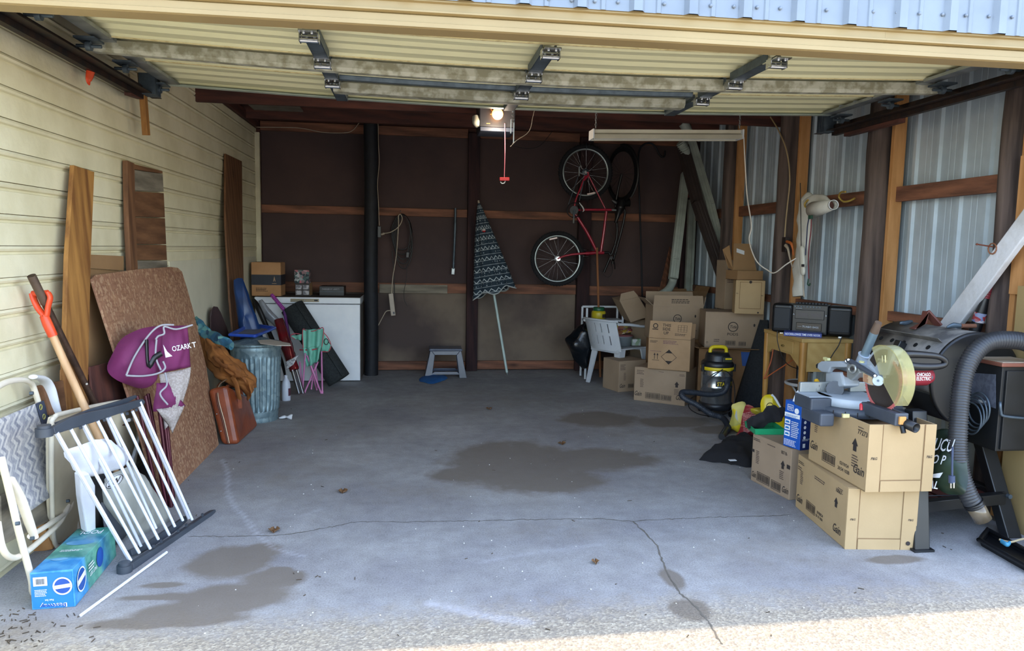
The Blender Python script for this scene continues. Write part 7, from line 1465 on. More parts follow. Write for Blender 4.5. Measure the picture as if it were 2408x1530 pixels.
# ------------------------------------------------------------------ barrel grill by the steel wall
M_['gblack'] = mat('grill_black', '#1a1c1f', '#141618', rough=.38, scale=8); M_['glid'] = mat('sooty_lid', '#85817b', '#454342', rough=.6, scale=5, lo=.38, hi=.62, bump=.1)
BX, BZ, BR, BY0, BY1 = 3.05, .83, .262, 3.62, 4.24
t = thing('barrel_grill', 'large black barrel pellet grill with side hopper, standing by the steel wall', 'grill', (BX, 3.9, 0))
MG = frame((BX, BY0, BZ), (1, 0, 0), (0, 0, 1), (0, -1, 0))   # local z towards the camera side
Lg = BY1-BY0; MGi = frame((BX, BY1, BZ), (1, 0, 0), (0, 0, 1), (0, -1, 0))
a0, a1 = math.radians(0), math.radians(200)
lid = part('lid', MB().lathe([(BR, 0), (BR, Lg)], 48, M=MGi, a0=a0, a1=math.radians(195)), M_['glid'], t, world=True, solid=.006)
part('barrel', MB().lathe([(BR-.006, 0), (BR-.006, Lg)], 40, M=MGi, a0=math.radians(195), a1=2*PI), M_['gblack'], t, world=True, solid=.006)
part('end_cap', MB().lathe([(.001, Lg), (BR*.9, Lg), (BR+.006, Lg-.002), (BR+.006, Lg+.012), (BR-.01, Lg+.014), (.001, Lg+.014)], 56, M=MGi), M_['gblack'], t, world=True)
part('end_cap', MB().lathe([(.001, -.01), (BR+.004, -.01), (BR+.004, .012)], 56, M=MGi), M_['gblack'], t, world=True)
def GP(ang, y, r=BR): a = math.radians(ang); return V(BX+r*math.cos(a), y, BZ+r*math.sin(a))
mb = MB(); mb.slab([GP(131, BY0+.04, BR+.004), GP(131, BY1-.02, BR+.004), GP(131, BY1-.02, BR+.035)+V(-.01, 0, 0), GP(131, BY0+.04, BR+.035)+V(-.01, 0, 0)], (0, 0, .004)); part('rain_ledge', mb, M_['glid'], lid, world=True)
for k in range(5):
    y = BY0+.11+k*(Lg-.2)/4; p = GP(141, y, BR+.003); n_ = (p-V(BX, y, BZ)).normalized(); part('vent_hole', MB().cyl(p, p+n_*.003, .014, n=16), mat('hole_dark_%d' % k, '#050505', rough=1), lid, world=True)
hd = MB(); 
for y in (BY0+.13, BY1-.2): hd.beam(GP(165, y, BR), GP(165, y, BR+.07), .05, .012, side=(0, 0, 1))
hd.tube([GP(165, BY0+.08, BR+.07), GP(165, BY1-.15, BR+.07)], .017, 12); part('handle', hd, M_['gblack'], t, world=True)
hb2 = MB().beam(GP(155, BY0+.30, BR+.0), GP(155, BY0+.30, BR+.05), .12, .05, side=(0, 0, 1)); part('latch', hb2, M_['gblack'], t, world=True, bevel=.006)
# legs and lower frame
fa, fb = F(2170, 1296), F(2388, 1266)
def legm(p, q, w=.085): return MB().slab([p+V(-w/2, 0, 0), p+V(w/2, 0, 0), p+V(w/2, w*.8, 0), p+V(-w/2, w*.8, 0)], q-p)
la = QT(2185, 925, fa+V(0, .25, 0)); 
part('leg', legm(fa, V(fa.x+.03, fa.y+.14, .70)), M_['gblack'], t, world=True, bevel=.006)
part('leg', legm(fb, V(fb.x-.06, fb.y+.25, .62)), M_['gblack'], t, world=True, bevel=.006)
part('leg', legm(V(fa.x-.02, 4.36, 0), V(fa.x+.10, 4.16, .64)), M_['gblack'], t, world=True, bevel=.006); part('leg', legm(V(fb.x+.0, 4.38, 0), V(fb.x-.06, 4.16, .62)), M_['gblack'], t, world=True, bevel=.006)
part('foot', MB().box((fa.x, fa.y+.03, .006), (.11, .09, .012)), M_['gblack'], t, world=True)
zr = .20; a = V(fa.x+.03, fa.y+.10, zr); b = V(fb.x-.03, fb.y+.08, zr)
part('cross_bar', MB().beam(a, b, .05, .06, side=(0, 1, 0)), M_['gblack'], t, world=True, bevel=.004); part('cross_bar', MB().beam(a, V(a.x, 4.3, zr), .05, .06, side=(1, 0, 0)), M_['gblack'], t, world=True, bevel=.004); part('cross_bar', MB().beam(b, V(b.x, 4.3, zr), .05, .06, side=(1, 0, 0)), M_['gblack'], t, world=True, bevel=.004)
mb = MB()
for k in range(6): part('shelf_wire', MB().tube([V(a.x, fa.y+.2+k*.13, zr+.02), V(b.x, fa.y+.2+k*.13, zr+.02)], .004, 6), M_['gblack'], t, world=True)
for k in range(3): part('shelf_board', MB().bb((a.x+.05+k*.19, fa.y+.2, zr-.02), (a.x+.22+k*.19, 4.22, zr)), mat('red_board_%d' % k, '#5a2a20', '#47211a'), t, world=True, bevel=.002)
for p in (fa+V(.005, .065, .21), fb+V(-.02, .055, .22)):
    part('bolt', MB().cyl(p+V(0, 0, 0), p+V(0, -.02, 0), .012, n=14), M_['galvdark'], t, world=True)
# hopper
HX0, HX1, HY0, HY1, HZ0_, HZ1_ = 2.70, 3.22, 3.40, 3.60, .575, .99
c_ = QY(2340, 1061, HY0); HZ0_ = c_.z; HX0 = c_.x; HZ1_ = QY(2354, 862, HY0).z
hp_ = part('hopper', MB().bb((HX0, HY0, HZ0_), (HX1, HY1, HZ1_)), M_['gblack'], t, world=True, bevel=.004)
part('hopper_lid', MB().bb((HX0-.02, HY0-.02, HZ1_+.001), (HX1+.02, HY1, HZ1_+.022)), mat('copper_edge', '#8a5a4c', '#7a4c40', rough=.4, metal=.4), t, world=True, bevel=.004)
part('lid_top', MB().bb((HX0-.012, HY0-.012, HZ1_+.022), (HX1+.012, HY1-.01, HZ1_+.025)), mat('beige_top', '#b0a08c', '#9c8c78', rough=.6), t, world=True)
part('door_panel', MB().bb((HX0+.02, HY0-.012, HZ0_+.01), (HX1, HY0-.001, HZ1_-.02)), M_['gblack'], t, world=True, bevel=.003)
def HF(px, py, o=.035): return QY(px, py, HY0-o)
part('door_handle', MB().tube([HF(2352, 946, .012), HF(2352, 950), HF(2354, 968), HF(2362, 978), HF(2420, 984)], .007, 10, smooth=4), M_['galvdark'], t, world=True)
la_, lb_ = QX(2284, 876, HX0-.002), QX(2342, 960, HX0-.002); lb2 = part('notice', MB().slab([QX(2284, 876, HX0-.002), QX(2284, 944, HX0-.002), QX(2342, 960, HX0-.002), QX(2342, 880, HX0-.002)], (-.001, 0, 0)), mat('notice_grey', '#5a5f6c', '#4c515e', rough=.5, scale=40, lo=.45, hi=.55), hp_, world=True)
part('sticker', MB().slab([QX(2301, 939, HX0-.005), QX(2318, 942, HX0-.005), QX(2318, 948, HX0-.005), QX(2301, 945, HX0-.005)], (-.001, 0, 0)), M_['wh'], lb2, world=True)
mb = MB()
for k in range(4): part('cable_loop', MB().tube([V(HX0-.03-.006*k, 3.50+.075*math.sin(a)+.01*k, .70-.085*math.cos(a)-.02*k) for a in np.linspace(0, 2*PI, 20)[:-1]], .005, 6, closed=True, smooth=2), M_['galvdark'], t, world=True)
part('plug', MB().tube([QX(2240, 1050, 2.62), QX(2239, 1100, 2.62), QX(2239, 1122, 2.62)], .005, 8).tube([QX(2238, 1118, 2.62), QX(2238, 1135, 2.62)], .015, 10), mat('blue_plug', '#32405c'), t, world=True)
for s in (-3, 4): part('prong', MB().tube([QX(2239+s, 1134, 2.62), QX(2239+s, 1147, 2.62)], .004, 6), M_['chrome'], t, world=True)
# handle bracket and tools on the lid
p = GP(96, 3.98); single('brown_bracket', 'reddish brown folded metal bracket standing on top of the grill lid', 'bracket', MB().slab([V(p.x-.10, p.y-.03, GP(113, 3.95).z+.002), V(p.x-.03, p.y-.03, p.z+.02), V(p.x-.02, p.y-.03, p.z+.09), V(p.x-.03, p.y-.03, p.z+.09), V(p.x-.045, p.y-.03, p.z+.015), V(p.x-.11, p.y-.03, GP(113, 3.95).z+.005)], (0, .05, 0)).beam((p.x-.02, p.y, p.z+.088), (p.x+.05, p.y-.03, p.z+.004), .012, .05), mat('red_brown_metal', '#6d4038', '#5e352e', rough=.4), p, bevel=.002)
p = GP(85, 3.80)+V(0, 0, .012); t2 = thing('pliers', 'small dark pliers with a wooden stub lying on top of the grill lid', 'tool', p)
part('jaw', MB().tube([p+V(-.07, .0, 0), p+V(-.03, .0, .012), p+V(.02, -.01, .008)], [.006, .016, .012], 8, smooth=4, flat=.5), M_['galvdark'], t2, world=True); part('grip', MB().cyl(p+V(.01, -.01, .01), p+V(.10, -.01, .01), .012, n=12), M_['roughX'], t2, world=True)
p = GP(104, 4.12)+V(0, 0, .010); single('lid_knob', 'small dark metal scrap on the far end of the grill lid', 'scrap', crumple(MB().tube([p+V(-.05, 0, 0), p, p+V(.05, .02, .01)], [.008, .018, .006], 8, smooth=4, flat=.5), .006, 30), M_['galvdark'], p)
# big hose
def hq(px, py, o=0): return QT(px, py, V(2.62, 3.42+o, .8))
hpts = [hq(2470, 850, .0), hq(2420, 808), hq(2365, 799), hq(2320, 806), hq(2287, 836, -.01), hq(2266, 885, -.02), hq(2256, 960, -.03), hq(2252, 1046, -.04), hq(2258, 1110, -.05), hq(2278, 1165, -.06), hq(2292, 1186, -.06)]
t = thing('suction_hose', 'fat grey ribbed suction hose hanging over the grill hopper with a smoked nozzle', 'hose', hq(2310, 1225, -.06))
part('hose', hose(hpts, .043, .014, .09, n=20), mat('hose_grey', '#34363a', '#292b2f', rough=.4), t, world=True)
e1, e2 = hq(2288, 1180, -.06), hq(2312, 1222, -.06); part('cuff', hose([hpts[-1].lerp(hpts[-2], .3), e1, e1.lerp(e2, .25)], .047, .012, .06, n=18), M_['black'], t, world=True)
part('nozzle', MB().tube([e1.lerp(e2, .1), e2], [.042, .040], 24, caps=False), mat('smoked_plastic', '#6e6250', '#4f463a', rough=.15), t, world=True, solid=.004)
# pellet bag on the lower shelf
pbg = pl3(V(2.66, 3.6, .22), V(2.70, 4.3, .22), V(2.86, 3.95, .62))
P_ = [onpl(a, b, *pbg) for a, b in ((2200, 1020), (2235, 1010), (2262, 1040), (2275, 1110), (2270, 1160), (2235, 1165), (2203, 1150), (2190, 1090))]
t = thing('pellet_bag', 'dark green printed bag slumped on the lower shelf of the grill', 'bag', sum(P_, V(0, 0, 0))/8)
bb_ = part('sack', crumple(pillow(catmull(P_, 4, True), pbg[1], .07, 8), .02, 10, 3), mat('dark_green_sack', '#15261c', '#2a3a2a', rough=.35, scale=6), t, world=True)
o_ = onpl(2208, 1085, *pbg)+pbg[1]*.085; uu = (onpl(2250, 1090, *pbg)-onpl(2208, 1085, *pbg)).normalized(); vv = pbg[1].cross(uu).normalized()
f = Face(o_, uu, vv); f.text('TUCU', 0, .03, .07, .17); f.text('CO P', .02, -.04, .05, .13); f.text('REAL', .03, -.17, .04, .13); f.poly([(0, -.06), (.08, -.10), (.16, -.08), (.15, -.11), (.05, -.12), (0, -.09)]); part('lettering', f.mb, M_['wh'], bb_, world=True)
# tray, twine at the bottom right
q = [F(2303, 1282), F(2322, 1257), F(2440, 1322), F(2425, 1352)]; cq = sum(q, V(0, 0, 0))/4
t = thing('boot_tray', 'black plastic tray lying on the concrete at the lower right corner', 'tray', cq)
part('floor', MB().slab([cq+(p-cq)*.92 for p in q], (0, 0, .006)), M_['black'], t, world=True)
part('rim', MB().tube(sum([[p.lerp(r_, .06)+V(0, 0, .03), p.lerp(r_, .94)+V(0, 0, .03)] for p, r_ in zip(q, q[1:]+q[:1])], []), .011, 10, closed=True, smooth=4), M_['black'], t, world=True)
for p, r_ in zip(q, q[1:]+q[:1]): part('wall', MB().slab([cq+(p-cq)*.93, cq+(r_-cq)*.93, r_+V(0, 0, .03), p+V(0, 0, .03)], (0, 0, .003)), M_['black'], t, world=True)
for pts, c, nm in (([(2350, 1268), (2375, 1274), (2400, 1268), (2430, 1262)], '#b9a886', 'pale twine'), ([(2355, 1272), (2368, 1280), (2374, 1276)], '#3f8fb5', 'light blue tape')):
    P_ = [F(a, b, .06) for a, b in pts]; single('twine' if 'twine' in nm else 'tape_scrap', 'piece of '+nm+' trailing over the black tray rim by the grill leg', 'string', MB().tube(P_, .006 if 'twine' in nm else .012, 8, smooth=5, flat=.6), mat(nm, c), P_[0])
# ------------------------------------------------------------------ miter saw on the upper carton
g2t = g2.z+g2.H
XB = QY(2118, 985, g2.B.y-.03).x
YFt = g2.B.y-.04
def Z6(x, y): return 1840+x/4.781, 740+y/4.781
def S(x, y, dx=0.0): return QX(*Z6(x, y), XB+dx)
t = thing('miter_saw', 'sliding compound miter saw with clear yellowed guard and red motor on the upper carton', 'saw', (XB, YFt+.3, g2t))
M_['sgrey'] = mat('saw_grey', '#a9b3bd', '#98a2ac', rough=.45); M_['sdark'] = mat('saw_slate', '#474d57', '#3c424b', rough=.5); M_['salu'] = mat('saw_aluminium', '#b7bcbb', '#a3a8a6', rough=.35, metal=.6)
M_['sred'] = mat('motor_red', '#8f2d38', '#7c242f', rough=.4)
zT = QY(*Z6(1270, 1108), YFt).z; zB = QY(*Z6(1268, 1252), YFt).z
bc0 = S(1130, 760); RB = .152
Yc = bc0.y+.28                                    # turntable centre

part('miter_arm', MB().bb((XB-.036, YFt, zB), (XB+.036, Yc, zT)), M_['sdark'], t, world=True, bevel=.006)
part('slot', MB().bb((XB-.006, YFt+.01, zT), (XB+.006, Yc+.1, zT+.002)), M_['ink'], t, world=True)
part('turntable', MB().lathe([(.001, zT+.004), (.165, zT+.004), (.17, zT), (.17, zT-.05), (.001, zT-.05)], 56, M=Matrix.Translation((XB-.0, Yc, 0))), M_['sgrey'], t, world=True)
part('scale_ring', MB().lathe([(.17, zT-.045), (.20, zT-.048), (.205, zT-.085), (.17, zT-.09)], 56, M=Matrix.Translation((XB, Yc, 0)), a0=PI, a1=2*PI), M_['sdark'], t, world=True, solid=.006)
for k in range(9):
    a = PI+.35+k*.29; p = V(XB+.2065*math.cos(a), Yc+.2065*math.sin(a), zT-.066); part('notch', MB().beam(p+V(0, 0, .012), p-V(0, 0, .012), .003, .004), M_['ink'], t, world=True)
for s in (-1, 1):
    part('base_wing', MB().bb((XB+s*.15, Yc-.08, zT-.07), (XB+s*.27, Yc+.10, zT)), M_['sdark'], t, world=True, bevel=.008)
    part('wing_top', MB().bb((XB+s*.13, Yc-.05, zT), (XB+s*.265, Yc+.08, zT+.004)), M_['sgrey'], t, world=True)
    part('foot', MB().bb((XB+s*.19, Yc-.18, zT-.13), (XB+s*.27, Yc+.02, zT-.06)), M_['sdark'], t, world=True, bevel=.01)
    fe = part('fence', MB().bb((XB+s*.05, Yc+.075, zT+.004), (XB+s*.25, Yc+.10, zT+.06)), M_['salu'], t, world=True, bevel=.004)
f = Face((XB-.16, Yc+.075, zT), (1, 0, 0), (0, 0, 1), .001)
for k in range(22): f.rect(.005+k*.006, .006, .0012, .012 if k % 4 else .02)
for k in range(3): f.text(str(k+1), .02+k*.04, .034, .012)
part('ruler_marks', f.mb, M_['ink'], t, world=True)
part('pointer', MB().tube([S(885, 1070, -.1), S(883, 1010, -.1), S(880, 992, -.1)], [.008, .008, .003], 10), mat('pointer_red', '#c02830', rough=.3), t, world=True)
M_['wing'] = mat('pale_yellow_knob', '#d9d49a', '#cdc88e', rough=.4)
kn = V(XB-.16, Yc-.20, zT-.06); part('side_knob', MB().cyl(kn, kn+V(0, -.035, 0), .004, n=8).box((kn.x, kn.y-.03, kn.z), (.035, .012, .02)), M_['wing'], t, world=True, bevel=.003)
# column, slide housing and rails (they run along the saw, front to back)
hb0, hb1 = S(400, 545, -.04), S(700, 585, -.04)
part('column', MB().slab([S(470, 850, -.06), S(690, 800, -.06), S(660, 640, -.06), S(480, 640, -.06)], (.10, 0, 0)), M_['sgrey'], t, world=True, bevel=.012)
part('slide_housing', MB().slab([S(395, 545, -.075), S(430, 520, -.075), S(640, 520, -.075), S(735, 560, -.075), S(730, 590, -.075), S(540, 590, -.075), S(510, 650, -.075), S(430, 640, -.075), S(385, 600, -.075)], (.13, 0, 0)), M_['sgrey'], t, world=True, bevel=.012)
part('end_cap', MB().slab([S(372, 560, -.07), S(392, 540, -.07), S(392, 600, -.07), S(376, 600, -.07)], (.12, 0, 0)), M_['black'], t, world=True, bevel=.004)
for dx in (-.035, .03): part('slide_rail', MB().cyl(S(520, 610, dx), S(900, 720, dx), .015, n=16), mat('rusty_rail_%d' % (dx*1000), '#7a4a34', '#4a3026', rough=.4, metal=.5), t, world=True)
part('bevel_disc', MB().cyl(S(590, 835, -.075), S(590, 835, -.06), .045, n=30), M_['sdark'], t, world=True)
part('bevel_lever', MB().tube([S(378, 730, -.10), S(395, 770, -.10), S(420, 800, -.10), S(430, 850, -.09)], [.012, .016, .016, .02], 10, smooth=4), mat('lever_yellow', '#e0b02a', '#d4a424', rough=.4), t, world=True)
part('top_knob', MB().cyl(S(497, 522, -.02), S(497, 500, -.02), .012, n=12).box(S(497, 495, -.02), (.02, .05, .016)), M_['wing'], t, world=True, bevel=.003)
brk = part('pivot_bracket', MB().slab([S(718, 560, -.08), S(760, 545, -.08), S(850, 590, -.08), S(870, 650, -.08), S(820, 700, -.08), S(770, 740, -.08), S(720, 700, -.08)], (.05, 0, 0)), M_['salu'], t, world=True, bevel=.006)
part('pivot_ring', MB().tube([S(785+38*math.cos(a), 607+42*math.sin(a), -.09) for a in np.linspace(0, 2*PI, 17)[:-1]], .006, 8, closed=True), M_['salu'], brk, world=True); part('pivot_hole', MB().cyl(S(785, 607, -.082), S(785, 607, -.088), .008, n=14), M_['ink'], brk, world=True)
part('head_arm', MB().slab([S(840, 560, -.03), S(980, 560, -.03), S(1080, 700, -.03), S(1060, 800, -.03), S(960, 790, -.03), S(870, 740, -.03)], (.06, 0, 0)), M_['sgrey'], t, world=True, bevel=.01)
part('guard_link', MB().tube([S(720, 520, -.07), S(760, 520, -.07), S(900, 600, -.07), S(1045, 685, -.07)], [.010, .013, .012, .008], 10, smooth=4, flat=1.4), M_['sdark'], t, world=True)
for q in ((716, 520), (742, 505), (1040, 684)): part('screw', MB().cyl(S(*q, -.085), S(*q, -.07), .006, n=12), M_['chrome'], t, world=True)
wl_ = part('warning_plate', MB().slab([S(905, 650, -.062), S(1005, 700, -.062), S(1010, 790, -.062), S(905, 745, -.062)], (.004, 0, 0)), mat('plate_cream', '#cbb493', '#bfa888'), t, world=True)
o_ = S(905, 745, -.064); f = Face(o_, (0, -1, 0), (0, 0, 1), .001); f.lines(.004, .0, .04, .04, 6, 3); part('printing', f.mb, mat('orange_ink', '#a5522c'), wl_, world=True)
# blade, guards
bd = part('blade', MB().cyl(bc0+V(-.0012, 0, 0), bc0+V(.0012, 0, 0), RB*.93, n=80), mat('blade_steel', '#5b4f47', '#4a3f38', rough=.35, metal=.7), t, world=True)
mb = MB(); NT = 60
vs = []
for k in range(NT):
    a = 2*PI*k/NT
    for r_, da in ((RB*.86, 0), (RB*.96, 0), (RB*1.0, .01), (RB*.965, .05)): vs.append(bc0+V(-.002, r_*math.cos(a+da), r_*math.sin(a+da)))
fs = []
for k in range(NT):
    i = k*4; j = ((k+1) % NT)*4; fs += [(i, i+1, j+1, j), (i+1, i+2, i+3)]
mb.add(vs, fs); part('tooth_rim', mb, mat('blade_pink', '#cc6f6c', '#b85e5b', rough=.5), bd, world=True, solid=.0016)
part('arbor', MB().cyl(S(1075, 740, -.055), S(1075, 740, -.035), .026, n=28), M_['galv'], t, world=True); part('arbor_bolt', MB().cyl(S(1075, 740, -.06), S(1075, 740, -.055), .006, n=10), M_['galvdark'], t, world=True)
def clearmat():
    m, n, b = newmat('yellowed_clear_plastic'); b.inputs['Base Color'].default_value = hexc('#e2dca6'); b.inputs['Roughness'].default_value = .18; b.inputs['Transmission Weight'].default_value = .6; b.inputs['IOR'].default_value = 1.1; b.inputs['Alpha'].default_value = .5; return m
M_['clear'] = clearmat()
gc = S(1150, 715, -.02); 
def arcplate(c, r0, r1, d0, d1, x0, x1, n=40):
    mb = MB(); vs = []
    for i in range(n+1):
        a = math.radians(d0+(d1-d0)*i/n); cy, cz = math.cos(a), math.sin(a)
        for x, r_ in ((x0, r0), (x0, r1), (x1, r1), (x1, r0)): vs.append(V(c.x+x, c.y-r_*cy, c.z+r_*cz))
    fs = [(i*4+j, (i+1)*4+j, (i+1)*4+(j+1) % 4, i*4+(j+1) % 4) for i in range(n) for j in range(4)]+[(0, 1, 2, 3), (n*4+3, n*4+2, n*4+1, n*4)]
    return mb.add(vs, fs)
gd = part('lower_guard', arcplate(gc, .02, RB*1.12, -42, 122, -.022, -.019), M_['clear'], t, world=True)
part('guard_rim', arcplate(gc, RB*1.09, RB*1.12, -42, 122, -.022, .045), M_['clear'], gd, world=True)
part('guard_inner', arcplate(gc, RB*.75, RB*1.10, -38, 100, .042, .045), M_['clear'], gd, world=True)
part('guard_window', MB().tube([S(1122, 455, -.045), S(1155, 455, -.045), S(1158, 535, -.045), S(1125, 535, -.045)], .003, 6, closed=True), mat('cream_window', '#e4dca8'), gd, world=True)
part('upper_guard', arcplate(gc, .02, RB*1.08, 70, 185, .0, .05), M_['sgrey'], t, world=True)
f = Face(gc+V(0, 0, 0), (0, -1, 0), (0, 0, 1), .0); fm_ = arcplate(gc, RB*.62, RB*.98, 85, 150, -.003, -.001); st_ = part('round_sticker', fm_, M_['ink'], t, world=True)
f = Face(gc+V(-.004, .06, .085), (0, -1, 0), (0, 0, 1), .0); f.text('A DANGER', 0, .0, .012, .06); part('lettering', f.mb, M_['wh'], st_, world=True)
# motor and handle run sideways from the blade
m0, m1 = bc0+V(.05, .05, .015), None
mx0 = V(XB+.055, bc0.y+.03, bc0.z+.01)
def MX(px, py, y): return QY(px, py, y)
ym = bc0.y+.0
a, b = QY(2135, 884, ym), QY(2188, 882, ym)
rm = (QY(2160, 861, ym).z-QY(2160, 905, ym).z)/2
mo = part('motor', MB().tube([(XB+.05, ym, a.z-.0), (b.x-.03, ym, a.z), (b.x, ym, a.z)], [rm, rm, rm*.72], 28), M_['sred'], t, world=True)
f = Face((a.x+.012, ym-rm*1.01, a.z-.01), (1, 0, 0), (0, 0, 1), .0015); Lm = b.x-a.x; f.text('CHICAGO', 0, .018, .018, Lm*.6); f.text('ELECTRIC', 0, -.004, .018, Lm*.62); part('lettering', f.mb, M_['wh'], mo, world=True)
part('brush_cap', MB().cyl((b.x-.03, ym-rm*.8, a.z), (b.x-.03, ym-rm*.98, a.z), .010, n=12), M_['sdark'], mo, world=True)
h0 = QY(2100, 838, ym-.06); ht_ = [(2106, 838), (2130, 833), (2170, 834), (2205, 838), (2222, 848), (2218, 858), (2190, 862), (2150, 861), (2128, 855)]
part('handle', MB().tube([QY(a_, b_, ym-.07) for a_, b_ in ht_], [.022, .021, .018, .016, .016, .016, .019, .021, .021], 12, smooth=5, closed=False), M_['black'], t, world=True)
part('handle_web', MB().slab([QY(a_, b_, ym-.075) for a_, b_ in ((2110, 836), (2215, 842), (2212, 856), (2130, 856))], (0, .02, 0)), M_['black'], t, world=True)
# dust pipe
d0, d1 = S(915, 470, .02), S(1080, 85, .02); part('dust_pipe', MB().tube([d0, d0.lerp(d1, .75)], .022, 18), mat('pipe_zinc', '#8fa3ad', '#7b8f99', rough=.35, metal=.5), t, world=True); part('pipe_top', MB().tube([d0.lerp(d1, .72), d0.lerp(d1, 1.0)], [.0225, .018], 18), mat('pipe_brown', '#6a5648', '#5a4a3e', rough=.5), t, world=True)
part('pipe_socket', MB().tube([S(900, 555, .02), d0, d0.lerp(d1, .06)], [.04, .03, .034], 18), M_['sgrey'], t, world=True)
part('socket_knob', MB().tube([S(890, 535, -.04), S(892, 520, -.04)], .014, 10), M_['wing'], t, world=True)
# front clamp and dust port
fe_ = V(XB, YFt, (zT+zB)/2)
part('trigger', MB().bb((XB-.02, YFt-.012, zB+.01), (XB+.015, YFt, zT-.015)), mat('trigger_orange', '#d39a58', '#c48b4a'), t, world=True, bevel=.002)
part('front_tube', MB().tube([(XB+.01, YFt+.06, zB+.02), (XB+.035, YFt-.06, zB+.005)], .023, 22, caps=False), M_['black'], t, world=True, solid=.004)
part('front_lever', MB().tube([(XB+.0, YFt-.005, zB+.0), (XB-.0, YFt-.02, zB-.03)], .012, 12), M_['black'], t, world=True)
# ------------------------------------------------------------------ small things beside the saw
Qb = [F(1841, 1046, g3.z+g3.H+.005), F(1880, 1059, g3.H+.005), F(1898, 1050, g3.H+.005)]
zb5 = g3.H+.005; hB = HT(Qb[1], 950)-zb5
c5 = Carton('blue_box', 'tall blue cleaning-cloth carton with white print standing on the small detergent carton', Qb[0], Qb[1], Qb[2], 0, z=zb5, H=hB, D=.10, mt=mat('carton_blue', '#1c59b8', '#1a50a8', rough=.35))
f = c5.front(); L, H = c5.L, c5.H
f.frame(L*.16, H*.80, L*.36, H*.13, .003); f.text('steam', L*.34, H*.865, H*.035, L*.28, al='c'); f.text('mop', L*.34, H*.82, H*.035, L*.22, al='c'); f.disc(L*.72, H*.82, L*.13); f.rect(L*.02, H*.66, L*.9, H*.09)
for k in range(3): f.rect(L*.06, H*(.50-.13*k), L*.32, H*.10)
f.lines(L*.45, H*.24, L*.45, H*.36, 9, 3); f.lines(L*.06, H*.04, L*.8, H*.14, 5, 5); c5.ink(f, M_['wh'])
f = Face(c5.A, c5.u, (0, 0, 1), .0035); f.lines(L*.1, H*.675, L*.7, H*.05, 2, 9)
for k in range(3): f.poly([(L*.09, H*(.53-.13*k)), (L*.35, H*(.53-.13*k)), (L*.30, H*(.57-.13*k)), (L*.14, H*(.57-.13*k))])
c5.ink(f, M_['blueprint'])
f = c5.right(); D = c5.D; f.rect(0, H*.0, D, H*.72); part('side_panel', f.mb, mat('navy_panel', '#152a66'), c5.body, world=True)
f = Face(c5.B, c5.w, (0, 0, 1), .0035); 
for k in range(4): f.disc(D*.3, H*(.60-.11*k), D*.10)
f.lines(D*.15, H*.2, D*.6, H*.05, 2, 2); f.rect(D*.2, H*.05, D*.2, H*.09); c5.ink(f, M_['wh'])
q = c5.P(L*.7, D*.4, H); single('plastic_tag', 'curled white plastic strap on top of the tall blue carton', 'strap', MB().tube([q+V(-.05, 0, .005), q+V(-.03, 0, .06), q+V(.01, 0, .085), q+V(.04, 0, .07), q+V(.05, 0, .02)], .012, 10, smooth=5, flat=.2), M_['wh'], q)
zg = g3.H+.005
P_ = [F(a, b, zg) for a, b in ((1768, 1012), (1838, 1013), (1845, 1022), (1775, 1022))]; cq = sum(P_, V(0, 0, 0))/4; P_ = [P_[3], P_[2], P_[2]+g3.w*.0+V(.03, .22, 0), P_[3]+V(.03, .22, 0)]; cq = sum(P_, V(0, 0, 0))/4
t = thing('green_tray', 'bright green plastic tray on the small detergent carton under the black gloves', 'tray', cq)
M_['green'] = mat('green_plastic', '#1e9a66', '#1a8a5a', rough=.35)
part('base', MB().slab([cq+(p-cq)*.95 for p in P_], (0, 0, .006)), M_['green'], t, world=True)
for p, r_ in zip(P_, P_[1:]+P_[:1]): part('wall', MB().slab([cq+(p-cq)*.95+V(0, 0, .0), cq+(r_-cq)*.95, r_+V(0, 0, .035), p+V(0, 0, .035)], (0, 0, .004)), M_['green'], t, world=True)
gl = cq+V(.02, .0, .05); single('black_gloves', 'pair of crumpled black work gloves lying in the green tray', 'gloves', crumple(blobtube([gl+V(-.14, -.03, .0), gl+V(-.05, 0, .03), gl+V(.05, .02, .05), gl+V(.15, .06, .05)], [.02, .045, .055, .03], 5, .03, 12, .5), .02, 18, 2), mat('black_knit', '#1d1b1e', '#141315', rough=.95), gl)
P_ = [F(a, b) for a, b in ((1643, 1080), (1672, 1064), (1700, 1048), (1738, 1034), (1768, 1030), (1790, 1060), (1768, 1096), (1730, 1094), (1700, 1088), (1668, 1086))]
t = thing('black_garment', 'black garment heaped on the concrete left of the small detergent carton', 'clothing', F(1720, 1075)); part('cloth', crumple(pillow(catmull(P_, 5, True), V(0, 0, 1), .10, 10), .03, 11, 7), mat('black_cloth', '#15151a', '#0f0f13', rough=.95), t, world=True)
q = F(1718, 1085, .03); part('tag', MB().box((q.x, q.y-.03, q.z+.02), (.05, .03, .004)), M_['wh'], t, world=True)
